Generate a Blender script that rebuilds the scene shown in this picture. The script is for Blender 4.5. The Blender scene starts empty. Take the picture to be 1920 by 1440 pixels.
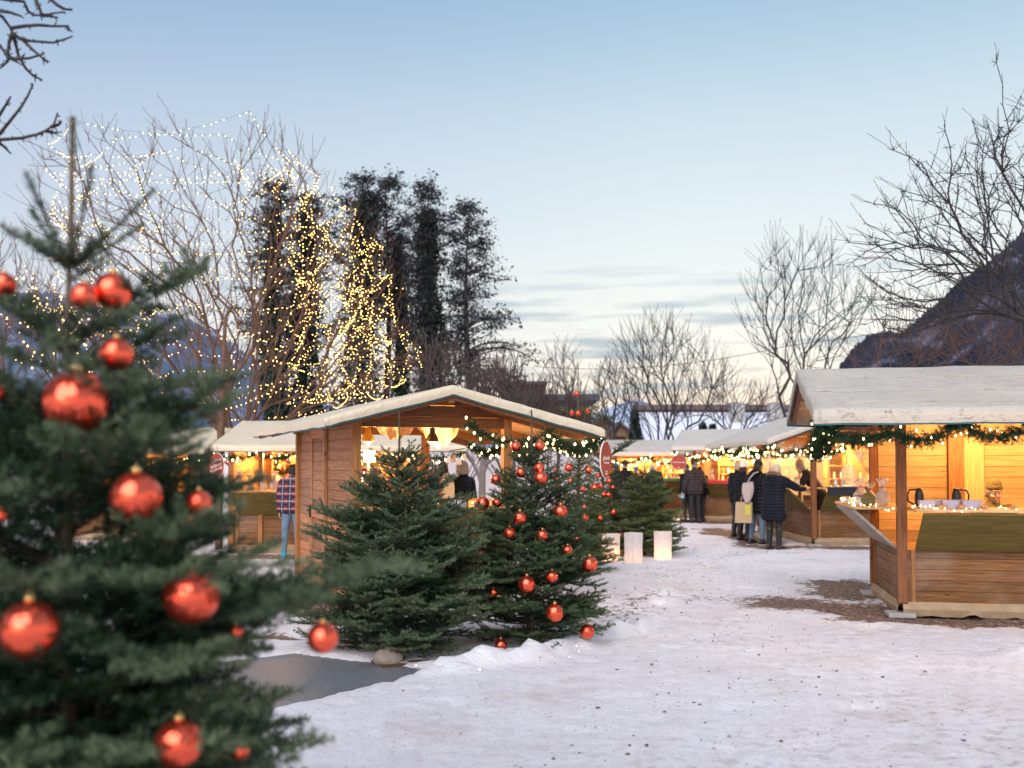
import bpy, bmesh, math, random
import numpy as np
from mathutils import Vector, Matrix, noise, Euler

R_ = math.radians
scn = bpy.context.scene
COL = scn.collection

# ---------------------------------------------------------------- camera
F = 1867.0
HORIZON = 870.0
CAMZ = 1.65
PITCH = R_(1.6)
cd = bpy.data.cameras.new('camera')
cd.sensor_width = 36.0
cd.lens = 36.0 * F / 1920.0
cd.shift_y = (HORIZON - F * math.tan(PITCH) - 720.0) / 1920.0
cd.clip_start = 0.05
cd.clip_end = 9000.0
cd.dof.use_dof = True
cd.dof.focus_distance = 9.6
cd.dof.aperture_fstop = 1.7
cam = bpy.data.objects.new('camera', cd)
COL.objects.link(cam)
cam.location = (0, 0, CAMZ)
cam.rotation_euler = (R_(90) + PITCH, 0, 0)
scn.camera = cam

def P(px, py, Y):
    """point of the place seen at photo pixel (px, py), Y metres in front"""
    yc = HORIZON - F * math.tan(PITCH)
    a, b = (px - 960) / F, (yc - py) / F
    fy, fz = math.cos(PITCH) - b * math.sin(PITCH), math.sin(PITCH) + b * math.cos(PITCH)
    k = Y / fy
    return Vector((a * k, Y, CAMZ + fz * k))

def GP(px, py):
    Y = CAMZ * F / (py - HORIZON)
    return Vector(((px - 960) * Y / F, Y, 0))

# ---------------------------------------------------------------- world
SUN_EL, SUN_ROT = R_(24), R_(200)
w = bpy.data.worlds.new('World')
scn.world = w
w.use_nodes = True
nt = w.node_tree
nt.nodes.clear()
N = nt.nodes.new
Lk = nt.links.new
out = N('ShaderNodeOutputWorld')
tc = N('ShaderNodeTexCoord')
sep = N('ShaderNodeSeparateXYZ')
Lk(tc.outputs['Generated'], sep.inputs[0])
ramp = N('ShaderNodeValToRGB')
cr = ramp.color_ramp
cr.interpolation = 'B_SPLINE'
stops = [(0.00, (.94, .70, .60)), (.045, (.98, .79, .71)), (.10, (.95, .90, .89)), (.17, (.84, .87, .90)), (.25, (.72, .79, .87)), (.34, (.57, .69, .81)), (.42, (.34, .52, .72)), (.52, (.30, .46, .67)), (1.0, (.46, .55, .69))]
while len(cr.elements) < len(stops):
    cr.elements.new(0.5)
for e, (p, c) in zip(cr.elements, stops):
    e.position = p
    e.color = c + (1,)
Lk(sep.outputs['Z'], ramp.inputs[0])
# left side of the sky a little darker and more violet
mr = N('ShaderNodeMapRange')
mr.inputs['From Min'].default_value = -.45
mr.inputs['From Max'].default_value = .15
Lk(sep.outputs['X'], mr.inputs['Value'])
tint = N('ShaderNodeMix'); tint.data_type = 'RGBA'
tint.inputs['A'].default_value = (.80, .82, .92, 1)
tint.inputs['B'].default_value = (1.04, 1.04, 1.0, 1)
Lk(mr.outputs[0], tint.inputs['Factor'])
mul = N('ShaderNodeMix'); mul.data_type = 'RGBA'; mul.blend_type = 'MULTIPLY'
mul.inputs['Factor'].default_value = 1
Lk(ramp.outputs[0], mul.inputs['A'])
Lk(tint.outputs['Result'], mul.inputs['B'])
# thin grey cloud streaks near the horizon
mp = N('ShaderNodeMapping')
mp.inputs['Scale'].default_value = (3.2, 1.0, 34)
mp.inputs['Location'].default_value = (1.7, 0, 3.5)
Lk(tc.outputs['Generated'], mp.inputs[0])
nz = N('ShaderNodeTexNoise')
nz.inputs['Scale'].default_value = 2.2
nz.inputs['Detail'].default_value = 6
nz.inputs['Roughness'].default_value = .55
Lk(mp.outputs[0], nz.inputs['Vector'])
cl = N('ShaderNodeValToRGB')
cl.color_ramp.elements[0].position = .50
cl.color_ramp.elements[1].position = .63
Lk(nz.outputs['Fac'], cl.inputs[0])
band = N('ShaderNodeValToRGB')
be = band.color_ramp
be.elements[0].position = .03; be.elements[0].color = (0, 0, 0, 1)
be.elements[1].position = .09; be.elements[1].color = (1, 1, 1, 1)
e = be.elements.new(.15); e.color = (.8, .8, .8, 1)
e = be.elements.new(.21); e.color = (0, 0, 0, 1)
Lk(sep.outputs['Z'], band.inputs[0])
cm = N('ShaderNodeMath'); cm.operation = 'MULTIPLY'
Lk(cl.outputs[0], cm.inputs[0]); Lk(band.outputs[0], cm.inputs[1])
cm2 = N('ShaderNodeMath'); cm2.operation = 'MULTIPLY'; cm2.inputs[1].default_value = .9
Lk(cm.outputs[0], cm2.inputs[0])
cmix = N('ShaderNodeMix'); cmix.data_type = 'RGBA'
cmix.inputs['B'].default_value = (.36, .45, .56, 1)
Lk(cm2.outputs[0], cmix.inputs['Factor'])
Lk(mul.outputs['Result'], cmix.inputs['A'])
bg = N('ShaderNodeBackground')
bg.inputs['Strength'].default_value = .93
Lk(cmix.outputs['Result'], bg.inputs['Color'])
sky = N('ShaderNodeTexSky')
sky.sky_type = 'NISHITA'
sky.sun_disc = False
sky.sun_elevation = R_(3)
sky.sun_rotation = SUN_ROT
bg2 = N('ShaderNodeBackground')
bg2.inputs['Strength'].default_value = .05
Lk(sky.outputs[0], bg2.inputs['Color'])
ad = N('ShaderNodeAddShader')
Lk(bg.outputs[0], ad.inputs[0]); Lk(bg2.outputs[0], ad.inputs[1])
Lk(ad.outputs[0], out.inputs['Surface'])

# the last pale glow of the day: one very soft sun
sd = bpy.data.lights.new('sun', 'SUN')
sd.energy = 3.25
sd.angle = R_(60)
sd.color = (1.0, .90, .91)
so = bpy.data.objects.new('sun', sd)
COL.objects.link(so)
so.rotation_euler = (R_(90) - R_(39), 0, R_(-18))

scn.view_settings.view_transform = 'Standard'
scn.view_settings.look = 'None'
scn.view_settings.exposure = 0
scn.view_settings.gamma = 1
cy = scn.cycles
cy.use_denoising = True
cy.max_bounces = 6
cy.diffuse_bounces = 3
cy.glossy_bounces = 3
cy.transmission_bounces = 4
cy.transparent_max_bounces = 6
cy.sample_clamp_indirect = 2.5
cy.sample_clamp_direct = 60
cy.caustics_reflective = False
cy.caustics_refractive = False
cy.use_adaptive_sampling = True
cy.adaptive_threshold = .02

# ---------------------------------------------------------------- materials
MATS = {}
def new_mat(name):
    m = bpy.data.materials.new(name)
    m.use_nodes = True
    nt = m.node_tree
    b = nt.nodes['Principled BSDF']
    MATS[name] = m
    return m, nt, b

def ramp_node(nt, stops):
    r = nt.nodes.new('ShaderNodeValToRGB')
    el = r.color_ramp.elements
    while len(el) < len(stops):
        el.new(.5)
    for e, (p, c) in zip(el, stops):
        e.position = p
        e.color = tuple(c) + (1,)
    return r

def noise_node(nt, scale, detail=4, rough=.5, coord='Object', mscale=(1, 1, 1), dist=0):
    t = nt.nodes.new('ShaderNodeTexCoord')
    m = nt.nodes.new('ShaderNodeMapping')
    m.inputs['Scale'].default_value = mscale
    nt.links.new(t.outputs[coord], m.inputs[0])
    n = nt.nodes.new('ShaderNodeTexNoise')
    n.inputs['Scale'].default_value = scale
    n.inputs['Detail'].default_value = detail
    n.inputs['Roughness'].default_value = rough
    n.inputs['Distortion'].default_value = dist
    nt.links.new(m.outputs[0], n.inputs['Vector'])
    return n, m

def bump(nt, b, src, strength=.3, dist=.01):
    bp = nt.nodes.new('ShaderNodeBump')
    bp.inputs['Strength'].default_value = strength
    bp.inputs['Distance'].default_value = dist
    nt.links.new(src, bp.inputs['Height'])
    nt.links.new(bp.outputs[0], b.inputs['Normal'])
    return bp

def mixc(nt, fac, a, b_, blend='MIX'):
    m = nt.nodes.new('ShaderNodeMix')
    m.data_type = 'RGBA'
    m.blend_type = blend
    for key, v in (('Factor', fac), ('A', a), ('B', b_)):
        if isinstance(v, (int, float)):
            m.inputs[key].default_value = v
        elif isinstance(v, tuple):
            m.inputs[key].default_value = v + (1,)
        else:
            nt.links.new(v, m.inputs[key])
    return m.outputs['Result']

def mottled(name, c1, c2, scale=6, rough=.7, bscale=40, bstr=.2, metallic=0, mscale=(1, 1, 1), spec=.5):
    m, nt, b = new_mat(name)
    n, _ = noise_node(nt, scale, 5, .6, mscale=mscale)
    r = ramp_node(nt, [(.3, c1), (.7, c2)])
    nt.links.new(n.outputs['Fac'], r.inputs[0])
    nt.links.new(r.outputs[0], b.inputs['Base Color'])
    n2, _ = noise_node(nt, bscale, 3, .6, mscale=mscale)
    bump(nt, b, n2.outputs['Fac'], bstr, .01)
    b.inputs['Roughness'].default_value = rough
    b.inputs['Metallic'].default_value = metallic
    b.inputs['Specular IOR Level'].default_value = spec
    return m

def wood(name, dark, mid, light, vertical=False, weather=0.0, rough=.6):
    m, nt, b = new_mat(name)
    ms = (14, 14, 1.0) if vertical else (1.1, 1.1, 16)
    geo = nt.nodes.new('ShaderNodeNewGeometry')
    n, mp = noise_node(nt, 3.0, 8, .62, mscale=ms, dist=.6)
    # shift the grain from board to board
    cmb = nt.nodes.new('ShaderNodeVectorMath'); cmb.operation = 'SCALE'
    cmb.inputs[0].default_value = (9, 7, 31)
    nt.links.new(geo.outputs['Random Per Island'], cmb.inputs['Scale'])
    nt.links.new(cmb.outputs[0], mp.inputs['Location'])
    r = ramp_node(nt, [(.28, dark), (.5, mid), (.72, light)])
    nt.links.new(n.outputs['Fac'], r.inputs[0])
    # board tone
    rr = ramp_node(nt, [(0, (.62, .60, .58)), (.5, (.95, .95, .95)), (1, (1.3, 1.22, 1.12))])
    nt.links.new(geo.outputs['Random Per Island'], rr.inputs[0])
    c = mixc(nt, 1.0, r.outputs[0], rr.outputs[0], 'MULTIPLY')
    # knots
    t = nt.nodes.new('ShaderNodeTexCoord')
    kmp = nt.nodes.new('ShaderNodeMapping')
    kmp.inputs['Scale'].default_value = (2.2, 2.2, .9) if vertical else (.9, .9, 2.4)
    nt.links.new(t.outputs['Object'], kmp.inputs[0])
    v = nt.nodes.new('ShaderNodeTexVoronoi')
    v.inputs['Scale'].default_value = 2.6
    nt.links.new(kmp.outputs[0], v.inputs['Vector'])
    kr = ramp_node(nt, [(.035, (1, 1, 1)), (.085, (0, 0, 0))])
    nt.links.new(v.outputs['Distance'], kr.inputs[0])
    kf = nt.nodes.new('ShaderNodeMath'); kf.operation = 'MULTIPLY'; kf.inputs[1].default_value = .75
    nt.links.new(kr.outputs[0], kf.inputs[0])
    c = mixc(nt, kf.outputs[0], c, tuple(x * .35 for x in dark))
    if weather > 0:
        n3, _ = noise_node(nt, 1.3, 6, .65)
        wr = ramp_node(nt, [(.48, (0, 0, 0)), (.75, (weather,) * 3)])
        nt.links.new(n3.outputs['Fac'], wr.inputs[0])
        c = mixc(nt, wr.outputs[0], c, (.38, .33, .28))
    nt.links.new(c, b.inputs['Base Color'])
    bump(nt, b, n.outputs['Fac'], .25, .004)
    b.inputs['Roughness'].default_value = rough
    b.inputs['Specular IOR Level'].default_value = .3
    return m

wood('wall_wood', (.08, .034, .012), (.175, .080, .026), (.28, .14, .052), weather=.35)
wood('side_wood_lit', (.23, .09, .038), (.42, .18, .08), (.56, .27, .13), weather=.2)  # brighter, more orange wood: warm light from nearby stalls put into the colour
wood('post_wood', (.17, .075, .025), (.30, .14, .048), (.40, .20, .075), vertical=True)
wood('dark_post', (.11, .045, .02), (.19, .08, .035), (.26, .12, .05), vertical=True)
wood('beam_wood', (.09, .035, .014), (.16, .062, .024), (.23, .10, .04))
wood('pine_wood', (.42, .25, .10), (.58, .37, .17), (.70, .48, .25))
wood('pine_post', (.45, .28, .12), (.60, .40, .19), (.70, .50, .26), vertical=True)
wood('flap_wood', (.10, .078, .022), (.165, .125, .036), (.23, .18, .06))
wood('flap_grey', (.26, .23, .19), (.38, .34, .29), (.46, .42, .37))
mottled('burlap', (.34, .25, .15), (.44, .33, .21), 9, .95, 160, .5)
mottled('teal_edge', (.01, .10, .12), (.02, .15, .17), 9, .6)
mottled('concrete', (.30, .29, .28), (.44, .43, .41), 8, .9, 60, .4)
mottled('white_wall', (.58, .55, .56), (.70, .67, .68), .8, .9, 30, .2)
mottled('black_metal', (.015, .015, .017), (.03, .03, .03), 6, .4)
mottled('iron', (.05, .04, .035), (.09, .07, .06), 20, .45, metallic=.6)
mottled('brass', (.35, .26, .08), (.48, .36, .12), 20, .35, metallic=.8)
mottled('gold', (.65, .45, .16), (.8, .6, .25), 20, .3, metallic=.9)
mottled('linen', (.72, .62, .46), (.82, .74, .60), 4, .9, 120, .3)
mottled('dark_cloth', (.012, .012, .016), (.025, .025, .03), 4, .9, 90, .3)
mottled('red_cloth', (.45, .03, .03), (.6, .05, .05), 4, .9, 90, .3)
mottled('green_cloth', (.04, .16, .11), (.06, .22, .15), 4, .9, 90, .3)
mottled('paper_white', (.74, .72, .68), (.84, .82, .78), 3, .9, 30, .15)
mottled('kraft', (.42, .30, .17), (.50, .37, .22), 5, .9, 30, .15)
mottled('cream_paint', (.66, .58, .44), (.78, .70, .56), 3, .8, 30, .15)
mottled('ceramic', (.70, .66, .60), (.80, .77, .72), 3, .25, 20, .05)
mottled('bread', (.42, .22, .08), (.60, .36, .15), 14, .8, 40, .5)
mottled('sausage', (.20, .06, .04), (.32, .12, .08), 14, .5, 40, .4)
mottled('red_wax', (.55, .05, .02), (.65, .08, .03), 8, .35, 20, .1)
mottled('sign_red', (.30, .035, .016), (.38, .055, .022), 3, .5, 30, .05)
mottled('sign_plum', (.26, .045, .05), (.33, .07, .075), 3, .6, 30, .05)
mottled('lettering', (.80, .76, .70), (.84, .80, .76), 3, .7, 30, .02)
mottled('dark_glass', (.03, .012, .006), (.06, .02, .01), 3, .08, 10, .0)
mottled('amber_glass', (.40, .16, .03), (.55, .25, .06), 3, .1, 10, .0)
mottled('yellow_label', (.50, .45, .06), (.62, .55, .10), 6, .6)
mottled('red_label', (.45, .02, .03), (.6, .04, .05), 6, .6)
mottled('plastic_tub', (.40, .38, .50), (.52, .50, .62), 3, .25, 10, .05)
mottled('bark_brown', (.10, .052, .034), (.20, .11, .07), 12, .9, 50, .8, mscale=(1, 1, .3))
mottled('bark_dark', (.030, .028, .030), (.060, .052, .052), 12, .95, 50, .8, mscale=(1, 1, .3))
mottled('bark_grey', (.14, .12, .11), (.26, .23, .21), 12, .95, 50, .8, mscale=(1, 1, .3))
mottled('twig_brown', (.06, .046, .042), (.115, .085, .075), 3, .95)
mottled('twig_red', (.11, .055, .038), (.19, .11, .08), 3, .9)
mottled('fir_bark', (.09, .065, .045), (.17, .125, .09), 30, .95, 80, .6)
mottled('stone', (.28, .23, .19), (.42, .36, .30), 9, .9, 60, .6)
mottled('leaf_litter', (.06, .03, .015), (.14, .07, .035), 30, .9)
mottled('roof_tile', (.10, .075, .07), (.17, .13, .12), 5, .9, 30, .5)
mottled('house_wall', (.22, .13, .08), (.32, .2, .13), 5, .9, 30, .3)
mottled('dark_facade', (.035, .030, .032), (.065, .055, .055), 1.2, .8, 30, .3)
mottled('slate_roof', (.04, .05, .06), (.07, .08, .09), 3, .6, 30, .2)
mottled('fur_tan', (.42, .28, .17), (.62, .46, .32), 30, .95, 90, .6)
mottled('hair_blonde', (.48, .38, .24), (.66, .55, .40), 20, .7, 90, .6, mscale=(4, 4, 1))
mottled('hair_brown', (.018, .011, .008), (.035, .022, .015), 20, .7, 90, .6, mscale=(4, 4, 1))
mottled('hair_grey', (.25, .23, .21), (.38, .36, .34), 20, .7, 90, .6, mscale=(4, 4, 1))
mottled('skin', (.52, .30, .22), (.60, .37, .28), 8, .5, 80, .1)
mottled('jeans', (.07, .14, .24), (.16, .27, .40), 6, .85, 120, .3)
mottled('denim_light', (.07, .13, .20), (.15, .24, .33), 5, .85, 120, .3)
mottled('black_trousers', (.010, .011, .014), (.022, .022, .026), 5, .85, 60, .3)
mottled('black_leather', (.010, .010, .011), (.018, .018, .02), 8, .3, 60, .2)
mottled('shoe_teal', (.01, .22, .36), (.02, .32, .48), 8, .6, 60, .2)
mottled('wool_white', (.68, .66, .60), (.80, .78, .74), 40, .95, 110, .8)
mottled('wool_black', (.010, .010, .012), (.022, .022, .024), 40, .95, 110, .8)
mottled('wool_blue', (.04, .07, .16), (.08, .12, .24), 40, .95, 110, .8)
mottled('wool_olive', (.12, .095, .03), (.20, .16, .06), 40, .95, 110, .8)
mottled('wool_grey', (.22, .20, .17), (.34, .31, .27), 40, .95, 110, .8)
mottled('jacket_grey', (.045, .035, .035), (.08, .062, .06), 5, .85, 40, .3)
mottled('mask_blue', (.16, .45, .60), (.22, .55, .68), 5, .8)
mottled('tote_cloth', (.40, .33, .30), (.50, .43, .39), 5, .9, 100, .3)
mottled('strap_red', (.6, .05, .04), (.7, .08, .06), 5, .7)
mottled('wire_white', (.70, .68, .64), (.78, .76, .72), 5, .5)
mottled('teal_glass', (.01, .12, .12), (.02, .18, .18), 5, .2)

def puffer(name, c1, c2, pitch=.075):
    m, nt, b = new_mat(name)
    n, _ = noise_node(nt, 6, 4, .6)
    r = ramp_node(nt, [(.3, c1), (.7, c2)])
    nt.links.new(n.outputs['Fac'], r.inputs[0])
    nt.links.new(r.outputs[0], b.inputs['Base Color'])
    t = nt.nodes.new('ShaderNodeTexCoord')
    wv = nt.nodes.new('ShaderNodeTexWave')
    wv.wave_type = 'BANDS'; wv.bands_direction = 'Z'; wv.wave_profile = 'SIN'
    wv.inputs['Scale'].default_value = .314 / pitch
    wv.inputs['Distortion'].default_value = 1.2
    wv.inputs['Detail'].default_value = 1
    nt.links.new(t.outputs['Object'], wv.inputs['Vector'])
    bump(nt, b, wv.outputs['Fac'], .8, .018)
    b.inputs['Roughness'].default_value = .6
    b.inputs['Specular IOR Level'].default_value = .18
    return m
puffer('puffer_black', (.004, .005, .007), (.009, .010, .013))
puffer('puffer_navy', (.005, .007, .012), (.011, .014, .022), .062)
puffer('puffer_grey', (.025, .020, .022), (.05, .040, .040), .08)

# checked flannel
m, nt, b = new_mat('plaid')
t = nt.nodes.new('ShaderNodeTexCoord')
sx = nt.nodes.new('ShaderNodeSeparateXYZ')
nt.links.new(t.outputs['Object'], sx.inputs[0])
def band_of(sock, period, lo, hi, off=0.0):
    a = nt.nodes.new('ShaderNodeMath'); a.operation = 'ADD'; a.inputs[1].default_value = 10 + off
    nt.links.new(sock, a.inputs[0])
    d = nt.nodes.new('ShaderNodeMath'); d.operation = 'DIVIDE'; d.inputs[1].default_value = period
    nt.links.new(a.outputs[0], d.inputs[0])
    f = nt.nodes.new('ShaderNodeMath'); f.operation = 'FRACT'
    nt.links.new(d.outputs[0], f.inputs[0])
    g = nt.nodes.new('ShaderNodeMath'); g.operation = 'GREATER_THAN'; g.inputs[1].default_value = lo
    nt.links.new(f.outputs[0], g.inputs[0])
    l = nt.nodes.new('ShaderNodeMath'); l.operation = 'LESS_THAN'; l.inputs[1].default_value = hi
    nt.links.new(f.outputs[0], l.inputs[0])
    mm = nt.nodes.new('ShaderNodeMath'); mm.operation = 'MULTIPLY'
    nt.links.new(g.outputs[0], mm.inputs[0]); nt.links.new(l.outputs[0], mm.inputs[1])
    return mm.outputs[0]
c = mixc(nt, band_of(sx.outputs['X'], .13, .0, .45), (.010, .013, .035), (.28, .02, .025))
c = mixc(nt, band_of(sx.outputs['Z'], .13, .0, .40), c, (.013, .016, .042))
c = mixc(nt, band_of(sx.outputs['Z'], .13, .6, .72), c, (.30, .31, .34))
c = mixc(nt, band_of(sx.outputs['X'], .13, .68, .76), c, (.30, .31, .34))
nt.links.new(c, b.inputs['Base Color'])
b.inputs['Roughness'].default_value = .9

def emis(name, col, strength, base=(.9, .8, .6)):
    m, nt, b = new_mat(name)
    b.inputs['Base Color'].default_value = base + (1,)
    b.inputs['Emission Color'].default_value = col + (1,)
    b.inputs['Emission Strength'].default_value = strength
    m.cycles.emission_sampling = 'NONE'
    return m
emis('fairy_bulb', (1, .62, .17), 17)
emis('garland_bulb', (1, .70, .30), 17)
emis('strip_light', (1, .62, .26), 7)
emis('bulb_face', (1, .72, .38), 14)
emis('candle_glow', (1, .42, .12), 5)

# bauble glass
m, nt, b = new_mat('bauble_red')
b.inputs['Base Color'].default_value = (1.0, .14, .075, 1)
b.inputs['Metallic'].default_value = .9
b.inputs['Roughness'].default_value = .07
n, _ = noise_node(nt, 5, 2, .5)
bump(nt, b, n.outputs['Fac'], .14, .02)

# paper lantern
m, nt, b = new_mat('lantern_paper')
n, _ = noise_node(nt, 7, 4, .6)
r = ramp_node(nt, [(.3, (.78, .76, .75)), (.7, (.86, .84, .84))])
nt.links.new(n.outputs['Fac'], r.inputs[0])
tr = nt.nodes.new('ShaderNodeBsdfTranslucent')
nt.links.new(r.outputs[0], b.inputs['Base Color']); nt.links.new(r.outputs[0], tr.inputs['Color'])
b.inputs['Roughness'].default_value = .9
bump(nt, b, n.outputs['Fac'], .5, .02)
ms = nt.nodes.new('ShaderNodeMixShader'); ms.inputs[0].default_value = .45
nt.links.new(b.outputs[0], ms.inputs[1]); nt.links.new(tr.outputs[0], ms.inputs[2])
nt.links.new(ms.outputs[0], nt.nodes['Material Output'].inputs['Surface'])

# canvas roof: dirty off-white tarpaulin, slightly translucent, wrinkled
def canvas(name, c1, c2, dirt=.0, gloss=.5):
    m, nt, b = new_mat(name)
    n, _ = noise_node(nt, 1.6, 6, .6)
    r = ramp_node(nt, [(.3, c1), (.7, c2)])
    nt.links.new(n.outputs['Fac'], r.inputs[0])
    c = r.outputs[0]
    if dirt:
        n2, _ = noise_node(nt, 13, 9, .75, mscale=(2.8, .7, 1), dist=1.2)
        dr = ramp_node(nt, [(.54, (0, 0, 0)), (.66, (dirt,) * 3)])
        nt.links.new(n2.outputs['Fac'], dr.inputs[0])
        c = mixc(nt, dr.outputs[0], c, (.20, .18, .15))
        n4, _ = noise_node(nt, 2.2, 4, .7)
        dr2 = ramp_node(nt, [(.45, (0, 0, 0)), (.8, (dirt * .5,) * 3)])
        nt.links.new(n4.outputs['Fac'], dr2.inputs[0])
        c = mixc(nt, dr2.outputs[0], c, (.42, .39, .34))
    nt.links.new(c, b.inputs['Base Color'])
    n3, _ = noise_node(nt, 5, 5, .55, mscale=(1.2, .6, 1), dist=1.4)
    bump(nt, b, n3.outputs['Fac'], .55, .05)
    b.inputs['Roughness'].default_value = gloss
    tr = nt.nodes.new('ShaderNodeBsdfTranslucent')
    nt.links.new(c, tr.inputs['Color'])
    ms = nt.nodes.new('ShaderNodeMixShader'); ms.inputs[0].default_value = .12
    nt.links.new(b.outputs[0], ms.inputs[1]); nt.links.new(tr.outputs[0], ms.inputs[2])
    nt.links.new(ms.outputs[0], nt.nodes['Material Output'].inputs['Surface'])
canvas('canvas_cream_lit', (.72, .62, .44), (.79, .70, .53), .12, .42)  # cream pushed yellower: warm light of the surroundings is in the base colour
canvas('canvas_dirty', (.50, .46, .385), (.61, .565, .48), .9, .6)
canvas('canvas_grey', (.56, .51, .44), (.66, .61, .53), .25, .55)

# cellophane
m, nt, b = new_mat('cellophane')
b.inputs['Base Color'].default_value = (.95, .93, .9, 1)
b.inputs['Roughness'].default_value = .12
b.inputs['Alpha'].default_value = .42
n, _ = noise_node(nt, 26, 4, .6)
bump(nt, b, n.outputs['Fac'], 1, .02)
m, nt, b = new_mat('clear_plastic')
b.inputs['Base Color'].default_value = (.7, .7, .78, 1)
b.inputs['Roughness'].default_value = .25
b.inputs['Alpha'].default_value = .55

# needles / leaves with tone per island
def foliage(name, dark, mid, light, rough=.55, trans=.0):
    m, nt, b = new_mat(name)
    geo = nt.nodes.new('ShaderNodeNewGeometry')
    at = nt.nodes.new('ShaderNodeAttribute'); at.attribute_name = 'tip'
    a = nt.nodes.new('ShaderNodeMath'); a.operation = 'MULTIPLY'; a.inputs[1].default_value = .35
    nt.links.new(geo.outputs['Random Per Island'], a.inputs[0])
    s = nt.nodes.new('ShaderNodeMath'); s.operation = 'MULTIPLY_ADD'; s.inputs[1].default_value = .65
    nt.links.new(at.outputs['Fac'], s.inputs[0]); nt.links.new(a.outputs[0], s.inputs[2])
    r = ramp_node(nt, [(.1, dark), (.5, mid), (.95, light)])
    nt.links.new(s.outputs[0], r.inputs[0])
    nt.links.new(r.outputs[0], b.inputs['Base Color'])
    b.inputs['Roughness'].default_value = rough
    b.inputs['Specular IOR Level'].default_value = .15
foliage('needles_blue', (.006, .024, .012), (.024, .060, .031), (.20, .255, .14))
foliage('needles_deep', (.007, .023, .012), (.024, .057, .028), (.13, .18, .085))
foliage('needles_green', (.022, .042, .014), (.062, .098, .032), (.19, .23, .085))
foliage('needles_garland', (.008, .022, .010), (.02, .05, .022), (.05, .10, .045))
foliage('ivy_leaf', (.012, .024, .018), (.026, .044, .034), (.050, .074, .055))
foliage('cone_leaf', (.016, .020, .024), (.030, .033, .038), (.052, .050, .050))

# ---------------------------------------------------------------- object helpers
def tag(o, label=None, cat=None, group=None, kind=None):
    if label: o['label'] = label
    if cat: o['category'] = cat
    if group: o['group'] = group
    if kind: o['kind'] = kind
    return o

def thing(name, label, cat, loc=(0, 0, 0), rz=0.0, group=None):
    o = bpy.data.objects.new(name, None)
    o.empty_display_size = .2
    COL.objects.link(o)
    o.location = loc
    o.rotation_euler = (0, 0, rz)
    return tag(o, label, cat, group)

def link(name, me, mat=None, parent=None, loc=None):
    o = bpy.data.objects.new(name, me)
    COL.objects.link(o)
    if mat is not None and not me.materials:
        me.materials.append(MATS[mat])
    if parent is not None:
        o.parent = parent
    if loc is not None:
        o.location = loc
    return o

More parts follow.
